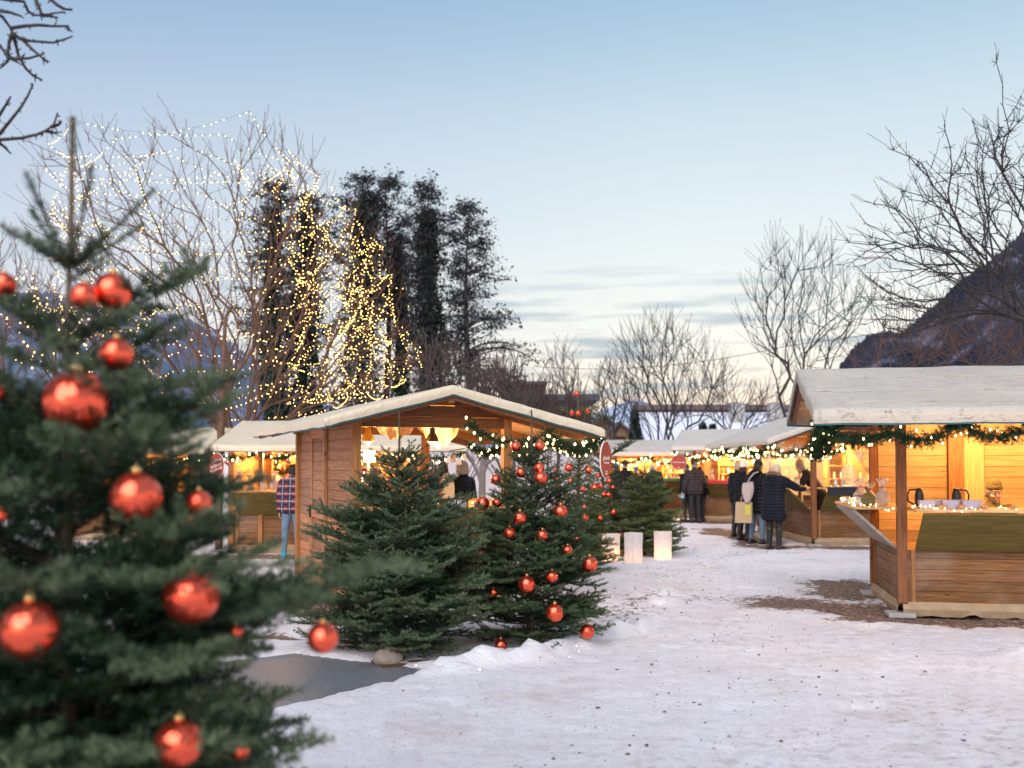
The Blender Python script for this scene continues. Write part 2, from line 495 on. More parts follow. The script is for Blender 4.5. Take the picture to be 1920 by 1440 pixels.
class MB:
    def __init__(s):
        s.v = []; s.f = []
    def quad(s, pts):
        n = len(s.v); s.v += [tuple(p) for p in pts]; s.f.append(tuple(range(n, n + len(pts)))); return s
    def box(s, a, b, M=None):
        x0, y0, z0 = (min(a[i], b[i]) for i in range(3)); x1, y1, z1 = (max(a[i], b[i]) for i in range(3))
        c = [Vector(p) for p in ((x0, y0, z0), (x1, y0, z0), (x1, y1, z0), (x0, y1, z0), (x0, y0, z1), (x1, y0, z1), (x1, y1, z1), (x0, y1, z1))]
        if M is not None: c = [M @ p for p in c]
        n = len(s.v); s.v += [tuple(p) for p in c]
        for f in ((0, 3, 2, 1), (4, 5, 6, 7), (0, 1, 5, 4), (1, 2, 6, 5), (2, 3, 7, 6), (3, 0, 4, 7)):
            s.f.append(tuple(n + i for i in f))
        return s
    def bar(s, p, q, wd, ht=None, up=(0, 0, 1)):
        """box beam from p to q, width wd, height ht"""
        ht = ht or wd
        p, q = Vector(p), Vector(q)
        d = (q - p); L = d.length; d.normalize()
        u = Vector(up)
        if abs(d.dot(u)) > .98: u = Vector((0, 1, 0))
        r = d.cross(u).normalized(); u = r.cross(d).normalized()
        M = Matrix((r, d, u)).transposed().to_4x4(); M.translation = p
        return s.box((-wd / 2, 0, -ht / 2), (wd / 2, L, ht / 2), M)
    def tube(s, pts, rad, sides=8, cap=True):
        pts = [Vector(p) for p in pts]
        if not hasattr(rad, '__len__'): rad = [rad] * len(pts)
        n0 = len(s.v)
        prev = None
        for i, p in enumerate(pts):
            d = (pts[min(i + 1, len(pts) - 1)] - pts[max(i - 1, 0)])
            if d.length < 1e-9: d = Vector((0, 0, 1))
            d.normalize()
            u = prev if prev is not None else (Vector((1, 0, 0)) if abs(d.x) < .9 else Vector((0, 1, 0)))
            r = (u - d * u.dot(d)).normalized(); prev = r
            t = d.cross(r)
            for k in range(sides):
                a = 2 * math.pi * k / sides
                s.v.append(tuple(p + (r * math.cos(a) + t * math.sin(a)) * rad[i]))
        for i in range(len(pts) - 1):
            for k in range(sides):
                a, b = n0 + i * sides + k, n0 + i * sides + (k + 1) % sides
                s.f.append((a, b, b + sides, a + sides))
        if cap:
            s.f.append(tuple(n0 + k for k in range(sides))[::-1])
            s.f.append(tuple(n0 + (len(pts) - 1) * sides + k for k in range(sides)))
        return s
    def lathe(s, prof, c=(0, 0, 0), seg=20, M=None):
        n0 = len(s.v); c = Vector(c)
        for (r, z) in prof:
            for k in range(seg):
                a = 2 * math.pi * k / seg
                p = Vector((r * math.cos(a), r * math.sin(a), z))
                if M is not None: p = M @ p
                s.v.append(tuple(c + p))
        for i in range(len(prof) - 1):
            for k in range(seg):
                a, b = n0 + i * seg + k, n0 + i * seg + (k + 1) % seg
                s.f.append((a, b, b + seg, a + seg))
        if prof[0][0] > 1e-4: s.f.append(tuple(n0 + k for k in range(seg))[::-1])
        if prof[-1][0] > 1e-4: s.f.append(tuple(n0 + (len(prof) - 1) * seg + k for k in range(seg)))
        return s
    def ball(s, c, r, seg=16, rings=10, M=None, sc=(1, 1, 1)):
        prof = [(max(r * math.sin(math.pi * i / rings), 1e-5), -r * math.cos(math.pi * i / rings)) for i in range(rings + 1)]
        S = Matrix.Diagonal((sc[0], sc[1], sc[2], 1))
        return s.lathe(prof, c, seg, (M @ S) if M is not None else S)
    def mesh(s, name='mesh', smooth=False, bevel=0.0):
        me = bpy.data.meshes.new(name)
        me.from_pydata(s.v, [], s.f)
        if bevel > 0:
            bm = bmesh.new(); bm.from_mesh(me)
            ed = [e for e in bm.edges if len(e.link_faces) == 2 and e.calc_face_angle(0) > .6]
            bmesh.ops.bevel(bm, geom=ed, offset=bevel, segments=1, affect='EDGES', clamp_overlap=True)
            bm.to_mesh(me); bm.free()
        if smooth:
            me.polygons.foreach_set('use_smooth', [True] * len(me.polygons))
        me.update()
        return me
    def build(s, name, mat, parent=None, smooth=False, bevel=0.0, loc=None):
        return link(name, s.mesh(name, smooth, bevel), mat, parent, loc)

def np_mesh(name, V, Fa, attr=None, smooth=False):
    """V (n,3), Fa (m,k) all faces of the same size k; attr {name: per-vertex floats}"""
    me = bpy.data.meshes.new(name)
    n, (m, k) = len(V), Fa.shape
    me.vertices.add(n); me.vertices.foreach_set('co', np.ascontiguousarray(V, dtype=np.float32).ravel())
    me.loops.add(m * k); me.loops.foreach_set('vertex_index', np.ascontiguousarray(Fa, dtype=np.int32).ravel())
    me.polygons.add(m)
    me.polygons.foreach_set('loop_start', np.arange(0, m * k, k, dtype=np.int32))
    me.polygons.foreach_set('loop_total', np.full(m, k, dtype=np.int32))
    if smooth: me.polygons.foreach_set('use_smooth', np.ones(m, dtype=bool))
    me.update(calc_edges=True)
    for a, vals in (attr or {}).items():
        at = me.attributes.new(a, 'FLOAT', 'POINT')
        at.data.foreach_set('value', np.ascontiguousarray(vals, dtype=np.float32))
    return me

def frame_of(D):
    A = np.where(np.abs(D[:, 2:3]) < .9, np.array([[0, 0, 1.0]]), np.array([[1.0, 0, 0]]))
    Rr = np.cross(D, A); Rr /= np.linalg.norm(Rr, axis=1, keepdims=True) + 1e-12
    U = np.cross(Rr, D)
    return Rr, U

def seg_tubes(P0, P1, R0, R1, sides=4):
    """vectorised tapered prisms"""
    P0, P1, R0, R1 = (np.asarray(a, dtype=float) for a in (P0, P1, R0, R1))
    D = P1 - P0; L = np.linalg.norm(D, axis=1, keepdims=True) + 1e-9; D = D / L
    Rr, U = frame_of(D)
    a = np.arange(sides) * 2 * math.pi / sides
    ring = Rr[:, None, :] * np.cos(a)[None, :, None] + U[:, None, :] * np.sin(a)[None, :, None]
    V = np.concatenate([P0[:, None, :] + ring * R0[:, None, None], P1[:, None, :] + ring * R1[:, None, None]], axis=1)
    n = len(P0); base = (np.arange(n) * 2 * sides)[:, None]
    fs = []
    for k in range(sides):
        k2 = (k + 1) % sides
        fs.append(np.concatenate([base + k, base + k2, base + k2 + sides, base + k + sides], axis=1))
    return V.reshape(-1, 3), np.concatenate(fs, axis=0)

def needles(P0, P1, rng, per_m, length, width, T0=None, spread=.9, up=.25):
    """flat needles set round the twigs P0-P1; returns verts, quads(tri as quad), tip values"""
    P0 = np.asarray(P0); P1 = np.asarray(P1)
    D = P1 - P0; L = np.linalg.norm(D, axis=1)
    cnt = np.maximum(1, (L * per_m).astype(int))
    idx = np.repeat(np.arange(len(P0)), cnt)
    n = len(idx)
    t = rng.random(n)
    Dn = D / (L[:, None] + 1e-9)
    Rr, U = frame_of(Dn)
    a = rng.random(n) * 2 * math.pi
    rad = Rr[idx] * np.cos(a)[:, None] + U[idx] * np.sin(a)[:, None]
    rad[:, 2] += up
    d = Dn[idx] * (.55 + .25 * rng.random(n))[:, None] + rad * spread
    d /= np.linalg.norm(d, axis=1, keepdims=True)
    ln = length * (.7 + .5 * rng.random(n)) * np.clip((1.12 - t) * 3.2, .55, 1)
    base = P0[idx] + D[idx] * t[:, None]
    side = np.cross(d, rng.normal(size=(n, 3))); side /= np.linalg.norm(side, axis=1, keepdims=True) + 1e-9
    wv = side * (width * .5)
    V = np.stack([base - wv, base + wv, base + d * ln[:, None]], axis=1)
    tip = (T0[idx] if T0 is not None else np.full(n, .5))
    tip = np.repeat(np.clip(tip + rng.normal(size=n) * .08, 0, 1), 3)
    return V.reshape(-1, 3), np.arange(n * 3).reshape(-1, 3), tip
# ---------------------------------------------------------------- growing things
def fir(label, base, H, R, seed, mat='needles_deep', whorl=.10, nper=7, shape=1.0, lead=.35, z0=.12, needle=(.026, .0034, 330), twig=.075,
        clear=(), group=None, sector=None, lead_tuft=True, extra=(), top_spikes=6, spike=.22, name='fir_tree', fluff=1.0, leadr=.006, sparse_top=0, jit=.11, rise=.07, radf=None):
    rng = np.random.default_rng(seed)
    root = thing(name, label, 'fir tree', base, 0, group)
    tk = MB()
    zs = np.linspace(0, H, 14)
    tk.tube([(0.006 * math.sin(3 * z + seed), .006 * math.cos(2.3 * z + seed), z) for z in zs], [max(.004, (.012 + .019 * H * .5) * (1 - z / H) ** .9) for z in zs], 8)
    tk.build('trunk', 'fir_bark', root, smooth=True)
    wood0, wood1, wr0, wr1 = [], [], [], []
    T0, T1, TT = [], [], []
    def grow(p, az, el, ln, r0):
        """one bough: stem that bends up a little, flat side twigs, each set with needles"""
        n = max(2, int(ln / twig))
        d = np.array([math.cos(az) * math.cos(el), math.sin(az) * math.cos(el), math.sin(el)])
        side = np.array([-math.sin(az), math.cos(az), 0])
        pts = [np.array(p, float)]
        for i in range(n):
            d = d + (np.array([0, 0, .035]) + rng.normal(size=3) * .035) * min(1, 7.0 / n)
            d /= np.linalg.norm(d)
            pts.append(pts[-1] + d * (ln / n))
        for i in range(n):
            f = i / n
            wood0.append(pts[i]); wood1.append(pts[i + 1]); wr0.append(r0 * (1 - f * .8)); wr1.append(r0 * (1 - (i + 1) / n * .8))
            rel = (i + 1) / n
            if rel > .18 or ln < .3:
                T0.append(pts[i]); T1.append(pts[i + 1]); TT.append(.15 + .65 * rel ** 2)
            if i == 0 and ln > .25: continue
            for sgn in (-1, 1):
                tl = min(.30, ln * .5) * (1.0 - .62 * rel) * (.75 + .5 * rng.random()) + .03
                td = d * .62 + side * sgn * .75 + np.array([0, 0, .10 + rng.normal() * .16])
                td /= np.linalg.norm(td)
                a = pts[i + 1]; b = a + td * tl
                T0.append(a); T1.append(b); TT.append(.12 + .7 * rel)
                wood0.append(a); wood1.append(b); wr0.append(.0022); wr1.append(.0012)
                if tl > .13 and rng.random() < .75:
                    for s2 in (-1, 1):
                        q = a + td * tl * (.4 + .2 * rng.random())
                        e = td * .7 + np.cross(td, [0, 0, 1]) * s2 * .7 + np.array([0, 0, rng.normal() * .15])
                        e /= np.linalg.norm(e)
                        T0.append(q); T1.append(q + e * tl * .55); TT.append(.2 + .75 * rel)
    z = z0
    zt = H - lead
    wz = []
    while z < zt - .02:
        wz.append(z); z += whorl * (.85 + .3 * rng.random()) * (1.1 - .2 * z / H) * (1 + sparse_top * max(0, (z / H - .62) * 2.6))
    for z in wz:
        f = (z - z0) / (zt - z0)
        rad = R * (1 - f) ** (.82 * shape) * (.82 + .18 * min(1, f * 5 + .35)) + .07
        if radf: rad = radf(z)
        k = max(4, int(nper * (1 - (.35 if not sparse_top else .62) * f)))
        a0 = rng.random() * 6.28
        for j in range(k):
            az = a0 + j * 2 * math.pi / k + rng.normal() * .16
            if sector is not None and math.cos(az - sector[0]) < sector[1]: continue
            ln = rad * (.80 + .34 * rng.random())
            el = -.10 + rise + .58 * f ** 1.4 + rng.normal() * jit
            grow((0, 0, z + rng.normal() * .035), az, el, ln, .004 + .007 * (1 - f))
    # top whorl and bare leader
    a0 = rng.random() * 6.28
    for j in range(top_spikes):
        az = a0 + j * 2 * math.pi / top_spikes + rng.normal() * .15
        el = .62 + rng.normal() * .12
        d = np.array([math.cos(az) * math.cos(el), math.sin(az) * math.cos(el), math.sin(el)])
        p = np.array([0, 0, zt]); q = p + d * spike * (.8 + .4 * rng.random())
        m_ = (p + q) / 2 + np.array([0, 0, -.01])
        for a, b in ((p, m_), (m_, q)):
            T0.append(a); T1.append(b); TT.append(.45)
            wood0.append(a); wood1.append(b); wr0.append(.004); wr1.append(.003)
    wood0.append(np.array([0, 0, zt])); wood1.append(np.array([0, 0, H])); wr0.append(leadr); wr1.append(leadr * .7)
    if lead_tuft:
        T0.append(np.array([0, 0, H - lead * .35])); T1.append(np.array([0, 0, H])); TT.append(.6)
        T0.append(np.array([0, 0, zt])); T1.append(np.array([0, 0, zt + lead * .3])); TT.append(.5)
    for (p, az, el, ln) in extra:
        grow(p, az, el, ln, .008)
    T0 = np.array(T0); T1 = np.array(T1); TT = np.array(TT)
    W0 = np.array(wood0); W1 = np.array(wood1); wr0 = np.array(wr0); wr1 = np.array(wr1)
    if len(clear):
        b = np.array(base)
        keep = np.ones(len(T0), bool); kw = np.ones(len(W0), bool)
        for c, r in clear:
            c = np.array(c) - b; camp = np.array([0, 0, CAMZ]) - b
            vd = camp - c; vd /= np.linalg.norm(vd)
            for A0, A1, kk in ((T0, T1, keep), (W0, W1, kw)):
                for u in (.0, .5, 1.0, 1.15):
                    Q = A0 + (A1 - A0) * u - c
                    s = np.clip(Q @ vd, -r * .3, 3)
                    kk &= ~(np.linalg.norm(Q - s[:, None] * vd, axis=1) < r * .66)
        T0, T1, TT = T0[keep], T1[keep], TT[keep]
        W0, W1, wr0, wr1 = W0[kw], W1[kw], wr0[kw], wr1[kw]
    V, Fq = seg_tubes(W0, W1, wr0, wr1, 3)
    link('boughs', np_mesh('boughs', V, Fq), 'fir_bark', root)
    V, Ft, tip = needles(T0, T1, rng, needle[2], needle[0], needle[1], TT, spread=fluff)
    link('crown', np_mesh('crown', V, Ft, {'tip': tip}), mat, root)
    return root

def mst_tree(start, targets, bf=.45, rng=None, step=.35, wig=.06, ang=2.2):
    """nodes of a branching skeleton joining every target to the start nodes. start: list of (pos, parent)"""
    pos = [np.array(p, float) for p, _ in start]
    par = [q for _, q in start]
    plen = [0.0] * len(pos)
    for i, q in enumerate(par):
        if q >= 0: plen[i] = plen[q] + np.linalg.norm(pos[i] - pos[q])
    cap = len(pos) + len(targets) * 14 + 10
    A = np.zeros((cap, 3)); PL = np.zeros(cap); n = len(pos)
    A[:n] = np.array(pos); PL[:n] = plen
    PAR = np.full(cap, -1); PAR[:n] = par
    DIR = np.zeros((cap, 3)); DIR[:, 2] = 1
    for i in range(n):
        if PAR[i] >= 0:
            v = A[i] - A[PAR[i]]; DIR[i] = v / (np.linalg.norm(v) + 1e-9)
    for t in targets:
        dv = t - A[:n]
        d = np.linalg.norm(dv, axis=1)
        cosv = (dv * DIR[:n]).sum(1) / (d + 1e-9)
        j = int(np.argmin(d * (1 + ang * np.clip(.93 - cosv, 0, 2)) + bf * PL[:n]))
        dist = d[j]
        k = max(1, int(dist / step))
        if n + k >= cap: break
        dirp = A[j] - A[PAR[j]] if PAR[j] >= 0 else np.array([0, 0, 1.0])
        dirp = dirp / (np.linalg.norm(dirp) + 1e-9)
        # start along the parent's own direction and bend towards the target
        c1 = A[j] + dirp * dist * .42
        prev = j
        a0 = A[j].copy()
        for i in range(1, k + 1):
            u = i / k
            p = (1 - u) ** 2 * a0 + 2 * u * (1 - u) * c1 + u * u * t
            if i < k: p = p + rng.normal(size=3) * wig * min(1, dist)
            PL[n] = PL[prev] + np.linalg.norm(p - A[prev])
            v = p - A[prev]; DIR[n] = v / (np.linalg.norm(v) + 1e-9)
            A[n] = p; PAR[n] = prev; prev = n; n += 1
    return A[:n], PAR[:n]

def bare_tree(name, label, base, targets, seed=0, bf=.45, trunk=(1.5, .0), rtip=.006, rpow=.46, mat='bark_brown', group=None, twigs=(2, .45), step=.35,
              wig=.05, sides=5, cat='bare tree', stems=None, up=.5, spurs=0, twig_mat=None, rmax=None):
    """a leafless tree; targets are world points its branches reach"""
    rng = np.random.default_rng(seed)
    root = thing(name, label, cat, base, 0, group)
    b = np.array(base, float)
    tg = np.array(targets, float) - b
    tg = tg[np.argsort(np.linalg.norm(tg, axis=1))]
    st = [((0, 0, -.05), -1)]
    if stems:
        for s in stems:
            last = 0
            for p in s:
                st.append((np.array(p, float), last)); last = len(st) - 1
    else:
        h, lean = trunk
        k = max(2, int(h / .4))
        for i in range(1, k + 1):
            st.append(((lean * h * (i / k) ** 2, rng.normal() * .02, h * i / k), len(st) - 1))
    A, PAR = mst_tree(st, tg, bf, rng, step, wig)
    n0 = len(A)
    # twigs at ends and along thin branches
    kids = np.bincount(PAR[PAR >= 0], minlength=n0)
    ends = np.where(kids == 0)[0]
    extraP, extraPar = [], []
    for e in ends:
        d = A[e] - A[PAR[e]]; d /= np.linalg.norm(d) + 1e-9
        for _ in range(twigs[0]):
            dd = d + rng.normal(size=3) * .42 + np.array([0, 0, up]); dd /= np.linalg.norm(dd)
            l = twigs[1] * (.5 + rng.random())
            m_ = A[e] + dd * l * .5
            dd2 = dd + rng.normal(size=3) * .15 + np.array([0, 0, up * .3]); dd2 /= np.linalg.norm(dd2)
            extraP.append(m_); extraPar.append(e); extraP.append(m_ + dd2 * l * .5); extraPar.append(n0 + len(extraP) - 2)
    for _ in range(spurs):
        e = rng.integers(len(st), n0)
        dd = rng.normal(size=3); dd /= np.linalg.norm(dd)
        extraP.append(A[e] + dd * twigs[1] * (.15 + .35 * rng.random()) + np.array([0, 0, .02])); extraPar.append(e)
    if extraP:
        A = np.concatenate([A, np.array(extraP)]); PAR = np.concatenate([PAR, np.array(extraPar)])
    n = len(A)
    cnt = np.zeros(n); kids = np.bincount(PAR[PAR >= 0], minlength=n)
    cnt[kids == 0] = 1
    order = np.argsort(-np.arange(n))
    for i in order:
        if PAR[i] >= 0: cnt[PAR[i]] += cnt[i]
    rad = rtip * np.maximum(cnt, 1) ** rpow
    if rmax: rad = np.minimum(rad, rmax)
    ids = np.where(PAR >= 0)[0]
    p0, p1 = A[PAR[ids]], A[ids]
    r1 = rad[ids]; r0 = np.minimum(rad[PAR[ids]], r1 * 1.35)
    isT = np.zeros(n, bool); isT[:len(st)] = True
    tr = isT[ids]
    V, Fq = seg_tubes(p0[tr], p1[tr] , rad[PAR[ids]][tr], r1[tr], 9)
    link('trunk', np_mesh('trunk', V, Fq, smooth=True), mat, root)
    thick = (~tr) & (r1 > rtip * 3.0)
    thin = (~tr) & ~thick
    if thick.any():
        V, Fq = seg_tubes(p0[thick], p1[thick], r0[thick], r1[thick], sides)
        link('branches', np_mesh('branches', V, Fq, smooth=True), mat, root)
    if thin.any():
        V, Fq = seg_tubes(p0[thin], p1[thin], r0[thin], r1[thin], 3)
        link('twigs', np_mesh('twigs', V, Fq), twig_mat or mat, root)
    return root, A + b, rad

def px_targets(outline, Y, depth, n, rng, dens=None):
    """random points filling, with real depth, the silhouette an outline (pixel polygon) gives at distance Y"""
    xs = [p[0] for p in outline]; ys = [p[1] for p in outline]
    x0, x1, y0, y1 = min(xs), max(xs), min(ys), max(ys)
    def inside(x, y):
        c = False; j = len(outline) - 1
        for i in range(len(outline)):
            xi, yi = outline[i]; xj, yj = outline[j]
            if (yi > y) != (yj > y) and x < (xj - xi) * (y - yi) / (yj - yi + 1e-9) + xi: c = not c
            j = i
        return c
    def half(x, y):
        # how wide the silhouette is at this height (for a rounded depth)
        r = 0
        for sx in (-1, 1):
            s = 0
            while inside(x + sx * s, y) and s < 400: s += 20
            r = s if sx < 0 else min(r, s)
        return r
    out = []
    while len(out) < n:
        x, y = rng.uniform(x0, x1), rng.uniform(y0, y1)
        if not inside(x, y): continue
        if dens and rng.random() > dens(x, y): continue
        k = min(1, half(x, y) / 100.0)
        dY = rng.uniform(-1, 1) * depth * (.25 + .75 * k)
        out.append(tuple(P(x, y, Y + dY * .5) if False else P(x, y, Y) + Vector((0, dY, 0))))
    return np.array(out)

# fairy light chain: garland foliage on a path, bulbs as parts
ICO = None
def bulb_mesh(key, r, mat, drop=1.0):
    if key in bulb_mesh.c: return bulb_mesh.c[key]
    m = MB(); m.ball((0, 0, 0), r, 6, 4, sc=(1, 1, drop))
    me = m.mesh('bulb', True); me.materials.append(MATS[mat]); bulb_mesh.c[key] = me
    return me
bulb_mesh.c = {}

def swag(pts, sag, seg=9):
    o = []
    for a, b in zip(pts[:-1], pts[1:]):
        a, b = Vector(a), Vector(b)
        for i in range(seg):
            u = i / seg
            o.append(a.lerp(b, u) - Vector((0, 0, sag * 4 * u * (1 - u))))
    o.append(Vector(pts[-1]))
    return o

def garland(label, path, seed, nb=26, rad=.075, group='lit fir garlands under the stall eaves', balls=0, bulb_r=.011, cat='garland', mat='needles_garland', dens=1.0, nl=.034):
    rng = np.random.default_rng(seed)
    root = thing('fir_garland', label, cat, path[0], 0, group)
    o = Vector(path[0])
    pts = np.array([tuple(Vector(p) - o) for p in path])
    # resample
    seg = np.linalg.norm(np.diff(pts, axis=0), axis=1); cum = np.concatenate([[0], np.cumsum(seg)]); Lt = cum[-1]
    def at(s):
        return np.array([np.interp(s, cum, pts[:, i]) for i in range(3)])
    MB().tube([tuple(p) for p in pts], .006, 5).build('cord', 'black_metal', root)
    T0, T1 = [], []
    s = 0
    while s < Lt:
        p = at(s)
        for _ in range(6):
            d = rng.normal(size=3); d[2] -= .15; d /= np.linalg.norm(d)
            T0.append(p); T1.append(p + d * rad * (.6 + .8 * rng.random()))
        s += .028 / dens
    T0, T1 = np.array(T0), np.array(T1)
    V, Ft, tip = needles(T0, T1, rng, 300, nl, .0055, rng.random(len(T0)) * .9, spread=1.0, up=0)
    link('foliage', np_mesh('foliage', V, Ft, {'tip': tip}), mat, root)
    me = bulb_mesh(('g', bulb_r), bulb_r, 'garland_bulb', 1.6)
    for i in range(nb):
        p = at(Lt * (i + rng.random() * .7) / nb)
        d = rng.normal(size=3); d[2] -= .3; d /= np.linalg.norm(d)
        bo = link('bulb', me, None, root, tuple(p + d * rad * (.8 + .35 * rng.random())))
    for i in range(balls):
        p = at(Lt * (i + .5) / balls)
        MB().ball((0, 0, 0), .03, 14, 10).build('bauble', 'bauble_red', root, True, loc=tuple(p + np.array([0, -.05, -.10])))
    return root

def text_mesh(body, size, depth=.002, shear=0):
    cu = bpy.data.curves.new('t', 'FONT'); cu.body = body; cu.size = size; cu.extrude = depth; cu.align_x = 'CENTER'; cu.align_y = 'CENTER'; cu.resolution_u = 2
    ob = bpy.data.objects.new('t', cu); COL.objects.link(ob)
    dg = bpy.context.evaluated_depsgraph_get(); dg.update()
    me = bpy.data.meshes.new_from_object(ob.evaluated_get(dg))
    bpy.data.objects.remove(ob); me.materials.clear()
    return me

# ---------------------------------------------------------------- market stall
def stall(label, origin, rot, W=1.8, L=2.9, xl=-.43, xr=2.85, xm=.97, zl=2.14, zr=2.06, zm=2.5, y0=-.45, y1=3.9, fh=.10, sides=None, canv='canvas_cream_lit', postm='post_wood',
          energy=60, lampz=1.85, seed=1, flaps=True, cloth=None, zb=2.06, group='wooden market stalls with canvas roofs', lights=None, gable_wall=(True, True)):
    sides = sides or {}
    rng = random.Random(seed)
    root = thing('market_stall', label, 'market stall', origin, rot, group)
    M = Matrix.Rotation(rot, 4, 'Z'); M.translation = Vector(origin)
    def zr_at(x):
        return zl + (zm - zl) * (x - xl) / (xm - xl) if x < xm else zm + (zr - zm) * (x - xm) / (xr - xm)
    # floor and skirt
    MB().box((.02, .02, .08), (W - .02, L - .02, .15)).build('floor', 'pine_wood', root)
    sk = MB()
    def skirt(a, b, nrm):
        a, b, nrm = Vector(a), Vector(b), Vector(nrm)
        k = int((b - a).length / .06)
        for i in range(k):
            q = []
            for j in (i, i + 1):
                p = a.lerp(b, j / k)
                w1 = noise.noise(Vector((p.x * 3 + seed, p.y * 3, 1))) * .03
                w2 = noise.noise(Vector((p.x * 5, p.y * 5 + seed, 9))) * .05
                q.append((p + nrm * (.022) + Vector((0, 0, .165 + w1 * .3)), p + nrm * (.045 + abs(w1)) + Vector((0, 0, .09)), p + nrm * (.03 + w2 * .6) + Vector((0, 0, .012 + max(0, w2)))))
            sk.quad([q[0][1], q[1][1], q[1][0], q[0][0]]); sk.quad([q[0][2], q[1][2], q[1][1], q[0][1]])
    skirt((0, 0, 0), (W, 0, 0), (0, -1, 0)); skirt((W, 0, 0), (W, L, 0), (1, 0, 0)); skirt((W, L, 0), (0, L, 0), (0, 1, 0))
    if sides.get('x0') != 'door': skirt((0, L, 0), (0, 0, 0), (-1, 0, 0))
    sk.build('skirt', 'burlap', root, True)
    for (x, y) in ((.0, .0), (W, 0), (0, L), (W, L)):
        MB().box((x - .16, y - .16, 0), (x + .12, y + .12, .05)).build('footing_slab', 'concrete', root, bevel=.008)
    # posts
    for (x, y) in ((0, 0), (W, 0), (0, L), (W, L)):
        zt = zr_at(x) - .13
        MB().box((x - .05, y - .05, .15), (x + .05, y + .05, zt)).build('post', postm, root, bevel=.006)
    def line(side):
        return {'x0': ((0, L, 0), (0, 0, 0), (-1, 0, 0)), 'x1': ((W, 0, 0), (W, L, 0), (1, 0, 0)), 'y0': ((0, 0, 0), (W, 0, 0), (0, -1, 0)), 'y1': ((W, L, 0), (0, L, 0), (0, 1, 0))}[side]
    def boards(a, b, nrm, z0, z1, th=.024, hgt=.118, gap=.005, inset=0):
        a, b, nrm = Vector(a), Vector(b), Vector(nrm)
        d = (b - a).normalized(); Lg = (b - a).length
        m = MB(); m_in = MB()
        Mx = Matrix((d, -nrm, Vector((0, 0, 1)))).transposed().to_4x4(); Mx.translation = a
        z = z0
        while z < z1 - .01:
            zz = min(z + hgt - gap, z1)
            m.box((.05, inset, z), (Lg - .05, inset + th, zz), Mx)
            z += hgt
        m.box((.052, inset + th - .004, z0 + .003), (Lg - .052, inset + th + .006, z1 - .003), Mx)
        return m
    for side, kind in sides.items():
        a, b, nrm = line(side)
        va, vb, vn = Vector(a), Vector(b), Vector(nrm)
        d = (vb - va).normalized(); Lg = (vb - va).length
        Mx = Matrix((d, -vn, Vector((0, 0, 1)))).transposed().to_4x4(); Mx.translation = va
        ztop = (zr_at(va.x) + zr_at(vb.x)) / 2 - .14 if side[0] == 'x' else zb
        if kind == 'wall' or kind == 'door':
            m = boards(a, b, nrm, .165, ztop)
            wl = m.build('wall', 'side_wood_lit' if kind == 'door' else 'wall_wood', root)
            # inside lining, pale
            li = MB()
            z = .16
            while z < ztop - .02:
                li.box((.052, .036, z), (Lg - .052, .052, min(z + .128, ztop)), Mx); z += .133
            li.build('inner_lining', 'pine_wood', root)
            if kind == 'door':
                dr = MB()
                x0, x1 = Lg * .27, Lg * .27 + .78
                dr.box((x0, -.030, .10), (x0 + .09, -.003, ztop - .02), Mx); dr.box((x1 - .09, -.030, .10), (x1, -.003, ztop - .02), Mx)
                dr.box((x0 + .09, -.029, ztop - .14), (x1 - .09, -.003, ztop - .02), Mx); dr.box((x0 + .09, -.029, .98), (x1 - .09, -.003, 1.1), Mx); dr.box((x0 + .09, -.029, .10), (x1 - .09, -.003, .22), Mx)
                z = .225
                while z < ztop - .16:
                    if not (.86 < z < 1.1): dr.box((x0 + .095, -.018, z), (x1 - .095, -.004, min(z + .116, ztop - .145)), Mx)
                    z += .122
                do = dr.build('door', 'side_wood_lit', root)
                MB().box((x0 + .02, -.05, .97), (x0 + .05, -.031, 1.13), Mx).tube([Mx @ Vector((x0 + .035, -.05, 1.06)), Mx @ Vector((x0 + .035, -.085, 1.06)), Mx @ Vector((x0 + .13, -.085, 1.06))], .009, 8).build('door_handle', 'iron', do)
                for zz in (.45, 1.75):
                    MB().box((x1 - .03, -.036, zz), (x1 + .05, -.031, zz + .05), Mx).build('hinge', 'iron', do)
                for xx in (x0 - .06, x1 + .012):
                    MB().box((xx, -.022, .12), (xx + .048, -.001, ztop - .01), Mx).build('door_jamb', 'post_wood', root)
        if kind in ('open', 'counter'):
            m = boards(a, b, nrm, .165, .72)
            m.build('wall', 'wall_wood', root)
            for xx in (.06, Lg - .105):
                MB().box((xx + .03, -.016, .165), (xx + .075, -.001, .72), Mx).build('trim_board', 'post_wood', root)
            # flap: hinged at .74 on the wall and leaning out, counter laid on it
            e = .13
            fp = MB()
            A0, B0 = Mx @ Vector((e, -.02, .74)), Mx @ Vector((Lg - e, -.02, .74))
            A1, B1 = Mx @ Vector((e, -.46, 1.145)), Mx @ Vector((Lg - e, -.46, 1.145))
            th = (B0 - A0).normalized().cross(A1 - A0).normalized() * .026
            for s0, s1 in ((0, .497), (.503, 1)):
                q = [A0.lerp(A1, s0), B0.lerp(B1, s0), B0.lerp(B1, s1), A0.lerp(A1, s1)]
                r2 = [p + th for p in q]
                n = len(fp.v); fp.v += [tuple(p) for p in q + r2]
                for f in ((0, 3, 2, 1), (4, 5, 6, 7), (0, 1, 5, 4), (1, 2, 6, 5), (2, 3, 7, 6), (3, 0, 4, 7)): fp.f.append(tuple(n + i for i in f))
            fl = fp.build('counter_flap', 'flap_grey' if kind == 'counter' and side == 'y0' and cloth == 'grey' else 'flap_wood', root)
            for xx in (e + .12, Lg - e - .12):
                p0 = Mx @ Vector((xx, -.03, .755)); MB().bar(p0 + vn * .03, p0 + vn * .10 + Vector((0, 0, .06)), .05, .012).build('hinge', 'iron', fl)
